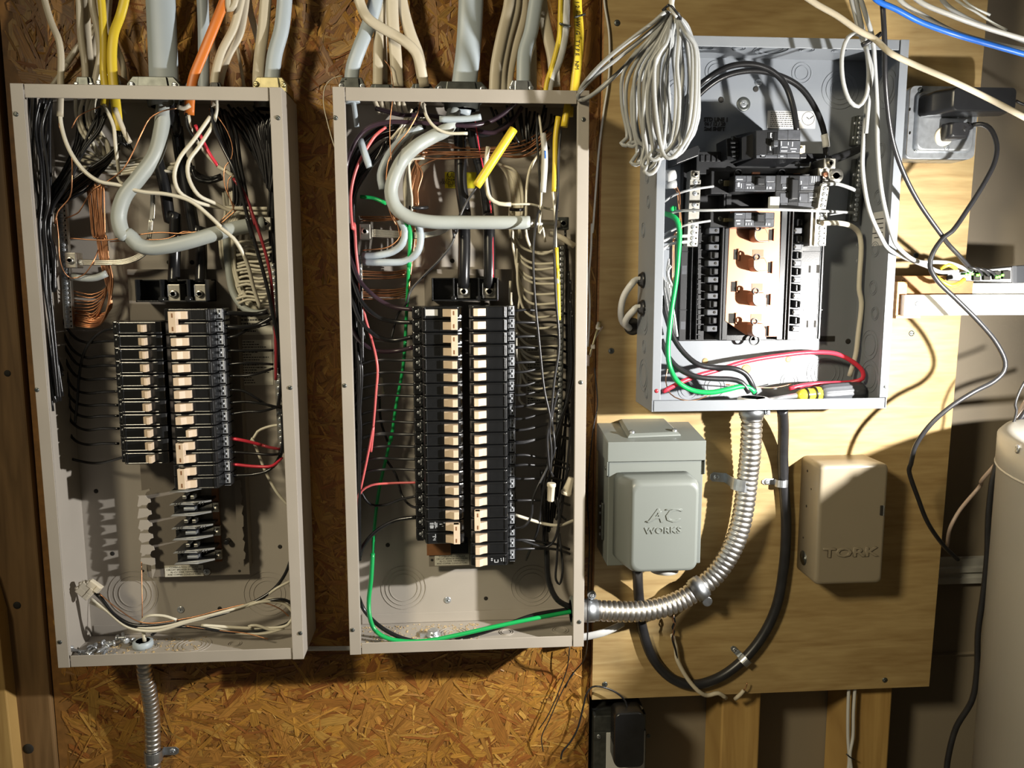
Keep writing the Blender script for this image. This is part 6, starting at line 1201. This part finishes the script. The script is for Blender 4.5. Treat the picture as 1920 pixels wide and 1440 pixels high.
for i, (c, y) in enumerate(ry):
    u = -26 if 5 <= i <= 13 else (14 if i in (14, 18) else 0)
    wire(jit(f'{c} 1225,{y+3},72 1290,{y},70 1370,{y+u*.8},62 1470,{y+u*1.6},44 1560,{y+u*2+30},26', 3), 2.1, 'blackcord', f'black feed wire, {ORD[i]} of those leaving the right row of middle panel', group='black feeds of middle panel, right row', n=7)
wire('F 1235,530,72 1330,560 1420,585,70 1500,592 1592,560,50', 2.6, 'white', 'cream wire leaving the lower right row to the far wall, middle panel')
LB = ('F 1480,120,90 1420,260 1370,360,96 1340,440 1330,540,92 1285,600 1200,608,76', 'F 1420,260,70 1395,450 1370,620 1300,800,40', 'F 1560,240,50 1510,420 1500,520,56 1540,560', 'F 1490,420,70 1500,540,74 1470,680 1430,720,70 1260,680', 'F 1500,560,60 1485,800 1480,920,56 1500,945 1520,870 1500,640,40', 'F 1450,280,80 1400,420,70 1410,600,60', 'E 1540,1050,30 1560,1250; F 1565,0,36 1540,300 1500,600', 'F 1470,440,70 1500,500,66 1480,560')
for s in LB: wire(s, 2.0, 'blackcord', 'one of the dark wires tangled at the far wall, low in the middle panel', group='dark wires tangled low at the far wall of middle panel', n=7)
family(10, lambda i: jit(f'E {1535+i*5},{100+i*60},{14+i*5} {1545+i*4},600 {1550+i*3},1000; F {1540-i*6},0 {1520-i*12},{300} {1480-i*8},{520+i*20}', 9, 3), 2.0, 'black', 'one of the dark wires hanging at the far wall of the middle panel', 'dark wires at the far wall of middle panel', n=7)
wire('F 1400,260,36 1412,520,40 1425,760 1440,940,46 1490,1040,56 1570,1085,60', 4.6, 'black', 'thick black wire bending into the gray bushing of middle panel')
def wirenut(c, pts, r0, r1, d, label):
    a, b = PC(c, *pts[0], d), PC(c, *pts[1], d); o = thing('wire_nut', label, 'wire nut', a)
    L = (b-a).length; prof = [(0, r0*.9), (.001, r0), (L*.18, r0), (L*.22, r0*.86), (L*.95, r1), (L, r1*.8)]
    mb = MB(); mb.lathe(a, b-a, prof, 24)
    for i, v in enumerate(mb.v):
        ring = i//24
        if 3 <= ring <= 4 and i % 4 < 2: q = a+(b-a)*((v-a).dot(b-a)/(b-a).length_squared); mb.v[i] = q+(v-q)*.86
    mb.obj('cap', M['cream'], o)
wirenut('F', ((1453, 338), (1447, 448)), .0068, .0052, .112, 'cream wire nut on the twisted hanging wires, middle panel')
wirenut('F', ((1540, 408), (1572, 305)), .0092, .0052, .090, 'flared cream wire nut against the far wall, middle panel')
wirenut('E', ((425, 1095), (420, 985)), .0070, .0050, .040, 'cream wire nut behind the pale red wire, middle panel')
wire('E 420,1100,40 430,1250,34 470,1370', 2, 'black', 'black wire hanging from the nut behind the pale red wire')
mb = MB(); q = PC('F', 745, 1215, .055); q.z = MZ0+.0015; gc = thing('ground_clamp', 'bright clamp screw standing on the middle panel floor', 'clamp', q)
mb.lathe(q, (0, 0, 1), [(0, .012), (.004, .012), (.005, .009), (.010, .009), (.011, .007)], 18); mb.obj('body', M['zinc'], gc); screwhead(gc, q+Vector((0, -.0092, .006)), .004, 'zinc', 'clamp_screw')
mb = MB(); mb.box(q.x-.022, q.x-.010, q.y-.004, q.y+.004, q.z, q.z+.004); mb.obj('tongue', M['zinc'], gc, bevel=.0008)
# twisted aluminium neutral of the middle panel
family(6, lambda i: f'E 375,{98+i*8},56 500,{108+i*7} 640,{118+i*6} 740,{112+i*5},64 830,{70+i*6},76 880,{20+i*4}', 1.5, 'alu', '{o} from the top of the twisted bare strands at the near lug, middle panel', 'twisted bare strands of middle panel', n=6, name='wire_strand', cat='wire strand')
# ---------------- cables of the cool gray panel
wire('G 600,760,60 625,650,80 690,560,96 790,470 900,405,106 1040,384,110 1160,418,108 1250,500,104 1302,640,108 1326,790,108', 4.3, 'black', 'black cable arching into the top of the big main breaker', 'cable', 'cable', n=12)
wire('G 620,800,56 660,680,76 740,565,90 880,462,98 1050,424,102 1200,448,102 1340,520,98 1430,640,94 1480,760,92 1494,830,92 1502,930,86', 4.3, 'black', 'black cable arching to the aluminium lug with white tape', 'cable', 'cable', n=12)
wire('G 1490,806,92 1498,850 1501,884', 5.2, 'nmw', 'white tape wrapped on the arching black cable end', 'tape', 'tape', n=12)
wire('G 1710,890,36 1640,915,44 1570,940,60 1520,955,70', 5.4, 'black', 'thick black cable running from the far wall to the lug', 'cable', 'cable', n=10)
wire('G 1690,905,30 1600,945,44 1520,975,56', 4.2, 'black', 'second black cable under the one from the far wall', 'cable', 'cable', n=10)
GW = (('G 530,1210,60 580,1175 650,1148,70 740,1130 825,1118,66', 1.9, 'coil', 'gray wire into the single breaker below the main breaker'), ('G 530,1410,60 590,1375 660,1350,70 740,1335 805,1325,66', 1.9, 'coil', 'gray wire into the lower single breaker'),
      ('G 550,1300,66 585,1275 640,1264,80 800,1262,100 1000,1258 1200,1258,106 1400,1264,104 1560,1270,70 1665,1277,36', 2.1, 'coil', 'straight pale wire crossing over the copper bus'), ('G 1470,1112,96 1540,1102,90 1600,1112,70 1650,1130 1692,1156,34', 2.8, 'coil', 'pale gray wire from the double breaker to the ground bar'),
      ('G 1520,1290,60 1590,1280,50 1650,1270,34', 1.0, 'coil', 'thin pale wire stub beside the ground bar'),
      ('H 1240,132,74 1330,130,64 1420,148,50 1475,195,40 1490,270 1480,480 1478,560 1492,640 1472,840 1455,980 1415,1115,36', 4.0, 'white', 'cream wire bending down the shaded far side of gray panel'),
      ('H 1545,60,26 1530,180 1508,420 1512,560 1515,850,30 1500,1000 1480,1060', 3.4, 'black', 'black wire running down beside the cream one in gray panel'),
      ('H 205,255,66 250,232 300,218,72 375,214,76', 2.3, 'nmw', 'upper of two white wires into the near neutral bar'), ('H 205,310,66 250,275 300,258,72 375,252,76', 2.3, 'nmw', 'lower of two white wires into the near neutral bar'))
for s, r, m, lab in GW: wire(s, r, m, lab, n=10)
wire('H 225,70,60 270,84,70 305,110,76 322,180,76 315,330 300,500 272,680,80 255,840 248,960,84 262,1060 310,1150,90 400,1205 520,1220,92 640,1198 730,1180,90 780,1195 806,1222', 4.0, 'green', 'green wire from the ground screw to the conduit bushing', n=10)
wire('H 205,600,60 240,740,66 290,880,72 370,985,78 450,1043,84 560,1060 670,1066,90 745,1100 790,1170 806,1225,84', 4.2, 'blackcord', 'upper black wire curving into the bushing of gray panel', n=10)
wire('H 205,880,66 250,990,74 330,1075,82 440,1120,88 560,1132 660,1136 720,1155,90 770,1220', 4.2, 'blackcord', 'lower black wire curving into the bushing of gray panel', n=10)
wire('H 215,1215,86 320,1160,82 430,1115,76 560,1078,66 750,1020,50 950,985,44 1180,962,42 1330,972,50 1440,1025,62 1500,1085,68 1500,1130 1440,1152,60 1320,1160,50 1180,1166 1090,1180,56 1030,1195', 3.6, 'red', 'long red wire looping across the foot of the gray panel', n=10)
CW = ('G 545,1098,66 590,1108,70 618,1150 625,1250,74 628,1400; H 300,200,66 285,450 278,700', 'G 545,1120,60 600,1135 612,1200,60 618,1380; H 292,200,60 275,500', 'H 250,1040,70 235,1150,76 265,1230,84 330,1265,90 420,1270 520,1235', 'H 620,1170,50 760,1180 900,1190 985,1180 1040,1165')
for i, s in enumerate(CW): cu(s, ('bare copper wire from the cable clamp down the near side of gray panel', 'second bare copper wire behind the green one, gray panel', 'bare copper wire lying in the near bottom corner of gray panel', 'bare copper wire behind the bushing of gray panel')[i])
family(5, lambda i: jit(f'H {222+i*10},{480+i*16},{30+i*6} {235+i*8},600 {262+i*7},740 {290+i*4},{860}', 5), 1.9, 'nmw', '{o} pale wire, counted inward, low at the near wall of gray panel', 'pale wires at the near wall of gray panel', n=7)
family(4, lambda i: jit(f'H {250+i*8},{360+i*18},{26+i*5} {240+i*4},450 {262+i*8},560', 6), 1.6, 'nmw', 'one of the pale wires crowded at the near wall of gray panel', 'pale wires at the near wall of gray panel', n=7)
# cables entering the near flank of the cool gray panel
def on_xplane(px, py, xx): return on_left(px, py, xx)
for y, s, lab in ((525, 'O 1200,525,60 1185,532,58 1170,555,46 1164,585,30 1168,605,18 1180,615,12', 'upper white cable looping into the near flank of gray panel'), (577, 'O 1200,577,60 1188,582,56 1177,594,40 1172,606,26 1180,616,12', 'lower white cable looping into the near flank of gray panel')):
    q = on_left(1207, y, RX0); pts = [Vector((RX0+.004, q.y, q.z))]+[Vector(v) for v in pts_of(s)]
    pts[1] = Vector((RX0-.012, q.y, q.z)); mb = MB(); mb.tube(catmull(pts), .0052, 12); c = mb.obj('cable', M['nmw'], None, label=lab, cat='cable')
    mb = MB(); mb.lathe(Vector((RX0-.0003, q.y, q.z)), (-1, 0, 0), [(0, .0125), (.003, .0125), (.004, .011), (.007, .0095), (.007, .006)], 20); mb.obj('cable_clamp', M['brk2'], c, label='black push-in clamp')
mb = MB(); q = P(1186, 612, DP+.0004); mb.lathe(q, (0, -1, 0), [(0, .014), (.0003, .014), (.0004, .010)], 20); mb.obj('cable_hole', M['hole'], ply)
# ---------------- hanging coil of pale cable
co = thing('cable_coil', 'hanging coil of pale gray cable in front of the gray panel', 'cable', P(1263, 40, .19))
tie = P(1262, 34, .20)
CL = [(275, 735, 560, 875, 300), (300, 700, 600, 880, 340), (335, 640, 640, 990, 360), (350, 735, 560, 930, 560), (380, 690, 560, 1000, 420), (410, 600, 560, 1010, 430), (405, 540, 700, 1045, 440), (440, 735, 500, 930, 600), (470, 720, 480, 950, 560), (495, 700, 470, 945, 580), (520, 680, 520, 920, 600), (430, 620, 620, 960, 470), (540, 640, 480, 900, 590), (360, 560, 650, 985, 400)]
for i, (xl, xr, yw, yb, xb) in enumerate(CL):
    d = 150+i*5.5 if i < 8 else 155+(i*37) % 60
    pts = pts_of(f'G 572,{96+i%4*10},{200} {(xl+572)/2+20},{230+i*4},{d+12} {xl+12},{yw-130},{d+6} {xl},{yw+60},{d} {xl+30},{(yw+yb)/2+110},{d-2} {xb-30},{yb-16},{d} {xb},{yb},{d+2} {xb+34},{yb-18},{d+4} {xr-30},{(yw+yb)/2+60},{d+8} {xr},{yw-30},{d+10} {xr-14},{yw-220},{d+14} {(xr+615)/2},{170+i*5},{d+16} 606,{92+i%3*8},204')
    mb = MB(); mb.tube(catmull(pts, .008), .0027, 9); mb.obj('cable_turn', M['coil'], co)
for i, s in enumerate(('G 560,70,200 500,140,196 400,230,186 250,350,170 120,450,150 40,530,128 10,580,115 25,606,110', 'G 545,60,206 470,130,200 350,220,190 200,340,172 90,450,150 30,530,126 14,575,112', 'G 395,285,150 330,360,150 240,450,145 140,540,136 60,590,120 20,600,112 8,570,112', 'G 370,300,150 290,400,150 180,500,140 90,575,128 40,600,116')):
    mb = MB(); mb.tube(catmull(pts_of(s), .008), .0029, 9); mb.obj('cable_lead', M['coil'], co)
mb = MB(); mb.tube(catmull(pts_of('G 612,96,214 585,70,214 572,30 578,-10 590,-60')), .0036, 9); mb.obj('cable_lead', M['nmw'], co)
for s in ('G 545,40,208 560,28,214 600,70,220 628,105,214 622,130,206', 'G 520,60,206 555,30,216'): 
    mb = MB(); mb.tube(catmull(pts_of(s)), .0017, 6); mb.obj('twist_tie', M['blackcord'], co)
# ---------------- cables hanging over the far flank of the cool gray panel
wire('J 5,-60,190 40,110 72,250,180 92,420,165 78,640,150 60,860 56,1020,146 95,1260 170,1430,140; K 200,110,130 300,165,120 430,215 500,245,112 600,240,106', 3.0, 'coil', 'pale cable hanging nearest to the gray panel flank, to the switch', 'cable', 'cable', n=10)
wire('J 30,-60,196 75,90 115,230,188 130,420,175 142,640,165 146,900 175,1180,158 240,1430,150; K 260,105,140 370,185,126 480,188 560,196,112 680,242,106', 3.0, 'coil', 'pale cable hanging just outside the first, both going to switch', 'cable', 'cable', n=10)
wire('G 1745,262,184 1715,215,186 1675,202 1632,225,184 1602,300,180 1594,400,176 1612,530,172 1650,615 1695,638,172 1735,590,176 1756,470,180 1750,330,184 1738,270', 2.9, 'coil', 'oval loop of pale cable held by a black tie', 'cable', 'cable', n=10)
wire('G 1640,-60,170 1672,80,174 1700,190,178 1730,270,182 1775,420 1765,520,176 1740,800,160', 2.8, 'coil', 'pale cable passing through the black tie from above', 'cable', 'cable', n=10)
tt = thing('cable_tie', 'black cable tie with its tail up on the pale cables', 'cable tie', PC('G', 1740, 255, .19))
mb = MB(); mb.tube(catmull(pts_of('G 1712,272,196 1745,256,200 1790,232,200 1832,200,196')), .0030, 8, flat=.0012); mb.obj('strap', M['blackcord'], tt)
mb = MB(); c0 = PC('G', 1812, 218, .198); c1 = PC('G', 1830, 203, .197); mb.obox((c0+c1)/2, (c1-c0)*.5, Vector((.003, 0, .004)), Vector((0, .0035, 0))); mb.obj('tie_head', M['blackcord'], tt, bevel=.0008)
wire('G 1300,-90,430 1420,10 1560,90 1690,180 1800,240; J 210,310,435 350,380 560,470,440 800,585 1000,690,450 1150,770', 3.2, 'nm', 'beige cable slanting down across the corner of the gray panel', 'cable', 'cable', flat=2.5, n=12)
wire('J 170,-60,220 180,100 188,260,214 190,450,206 205,650,190 235,840,176 290,1010,165 390,1210,150 540,1425,140; K 545,85,130 620,165,122 680,235,110', 3.3, 'blackcord', 'long black cord hanging from the top edge to the network switch', 'cable', 'cable', n=10)
wire('J 715,750,84 770,745,92 820,770,104 855,840,116 862,900,122 845,980,128 790,1090,134 690,1250,140 590,1390,146; K 520,45,146 455,140,148 440,210 475,285,150 600,410 720,530,152 820,650 872,760,154 865,815 810,872,152 690,935 560,1018,146 440,1125,138 355,1250,128 330,1350,120; N 545,-50,112 590,90,96 640,215,80 720,330,60 790,398,45', 3.5, 'blackcord', 'black cord from the steel outlet box swinging down past the shelf', 'cable', 'cable', n=10)
wire('J 95,-60,230 140,0 250,52 400,130,226 600,203 800,262,220 1060,335', 3.6, 'blue', 'bright blue cable at the top corner', 'cable', 'cable', n=10)
for s, r, m, lab in (('J 240,-60,210 300,20 420,92 600,188 850,262,206 1060,305', 2.9, 'nmw', 'white cable running along under the blue cable'), ('J 330,-60,240 400,10 600,96 800,168,236 1060,245', 3.2, 'nmw', 'white cable above the blue cable'), ('J 500,-60,205 560,30 700,120 880,190,200 1060,262', 2.9, 'coil', 'shaded gray cable between the two white ones at top corner'), ('J 560,-60,190 640,15 740,75 850,145,190 920,180', 1.6, 'clear', 'clear glossy cable highest at the top corner'), ('J 620,-60,180 700,30 820,90', 1.6, 'clear', 'second clear cable highest at the top corner')):
    wire(s, r, m, lab, 'cable', 'cable', n=9)
wire('K 500,225,112 545,205,118 590,225,112', 3.0, 'yellow', 'upper yellow patch cable at the network switch', 'cable', 'cable')
wire('K 470,270,116 510,300,122 560,325 610,310,120 635,288,112', 3.4, 'yellow', 'lower yellow patch cable looping under the network switch', 'cable', 'cable')
for i, x in enumerate((720, 760, 800)): wire(f'K {x-60},{215+i*6},116 {x},{235+i*6},118 {x+20},{262+i*5},110', 2.2, 'blackcord', ('dark', 'middle', 'far')[i]+' short cord plugged in the network switch', 'cable', 'cable')
# cords on the tank side
for s, r, m, lab in (('K 1040,1000,140 970,1075 890,1200,150 830,1330 800,1440; N 958,30,150 942,180 936,380 918,560 890,760 884,960 860,1100 780,1240,140 742,1380 728,1500', 4.4, 'blackcord', 'thick black cord hanging down left of the tank'),
                     ('K 1040,930,120 945,1070 860,1290 740,1440,100; N 900,30,70 800,150 755,230 735,330,30', 3.0, 'pinkcord', 'pale brown cord bending down behind the plywood edge'),
                     ('K 1010,850,160 945,955 930,1010 938,1040 905,1150,158 820,1330', 2.0, 'blackcord', 'thin dark cord twisted beside the tank top'),
                     ('N 962,-30,120 972,30 985,80 998,92 975,105 990,115,118 1050,98', 1.8, 'blackcord', 'thin dark cord hooking round to the tank'),
                     ('N 246,1000,2 240,1150 240,1290 246,1400 238,1480', 2.9, 'nmw', 'left of two white cables running down below the plywood'), ('N 278,1000,2 268,1150 264,1290 250,1370,4 262,1480', 2.9, 'nmw', 'right of two white cables running down below the plywood')):
    wire(s, r, m, lab, 'cable', 'cable', n=10)
wire('N 232,1370,6 250,1386,8 272,1398,6', 1.2, 'blackcord', 'dark staple round the two white cables below the plywood', 'staple', 'staple')
# ---------------- odd wires between the middle panel and the plywood
th('O 1115,690,30 1120,760 1113,800 1106,860,24 1101,930,22 1105,1010 1103,1080,26 1102,1140,80 1101,1200,80 1093,1240,40 1070,1268,16 1060,1290', 'blackcord', 'thin black wire hanging down the seam beside the plywood', 1.1)
th('Q 28,620,20 20,720 2,800,14 -60,960 -120,1090 -180,1180,10', 'blackcord', 'thin black wire under the middle panel on the strand board', 1.0)
th('Q 60,800,14 20,850 -40,960 -110,1120 -160,1230 -150,1330,10', 'blackcord', 'second thin black wire under the middle panel, ending low', 1.0)
wire('D 1765,-60,16 1772,30 1796,180 1802,300 1795,480 1765,680 1738,900 1718,1150 1698,1400; E 1695,60,16 1690,220 1676,400 1682,520 1678,700 1670,800', 1.7, 'nmw', 'thin white cord hanging along the plywood seam', n=8)
wire('E 1745,650,16 1720,720,24 1700,790 1680,850', 1.9, 'brass', 'frayed pinkish wire bunch at the plywood seam', n=7)
wire('E 1760,680,18 1715,750,22 1685,860', 1.2, 'pinkcord', 'thin pinkish wire in the bunch at the plywood seam', n=6)
wire('E 1735,655,18 1725,690,24 1745,690', 2.2, 'white', 'white wire tip at the plywood seam', n=7)
wire('E 1690,800,26 1712,800', 3.6, 'cream', 'tiny cream nut at the plywood seam', 'wire_nut', 'wire nut')
wire('E 1672,850,22 1668,915', 3.2, 'pinkcord', 'small pink nut at the foot of the seam bunch', 'wire_nut', 'wire nut')
cable('O 520,1217,9 600,1216 700,1215', 8, 6, 'nmw', 'white cable bridging the gap between the two tall panels')
cable('Q 90,560,40 130,555 250,528 340,490,30 390,462,20', 13, 7, 'nmw', 'white cable coming out under the conduit beside middle panel')
wire('Q 720,540,26 745,620 750,690,28 790,780 850,870 910,930 960,950,22 1030,935 1085,968,16', 3.6, 'nm', 'cut cream cable end curling over the black loop', 'cable', 'cable', n=10)
wire('Q 728,410,30 740,450 722,490 735,520 722,560 745,650 755,700', 1.7, 'black', 'black wire in the cut cable end over the black loop', n=7)
cu('Q 735,405,31 722,440 742,470 728,510 730,580', 'copper tip twisted on the cut cable end', .9)
wire('Q 1145,975,16 1185,940,22 1205,915', 3.4, 'nm', 'second cut cable stub at the plywood foot', 'cable', 'cable', n=8)
cu('Q 1205,915,24 1222,890 1228,865', 'copper tip of the second cut cable stub', .9)
th('Q 480,1060,8 500,1020 520,1040', 'nm', 'short pale cable loop behind the black adapter', 2.0)
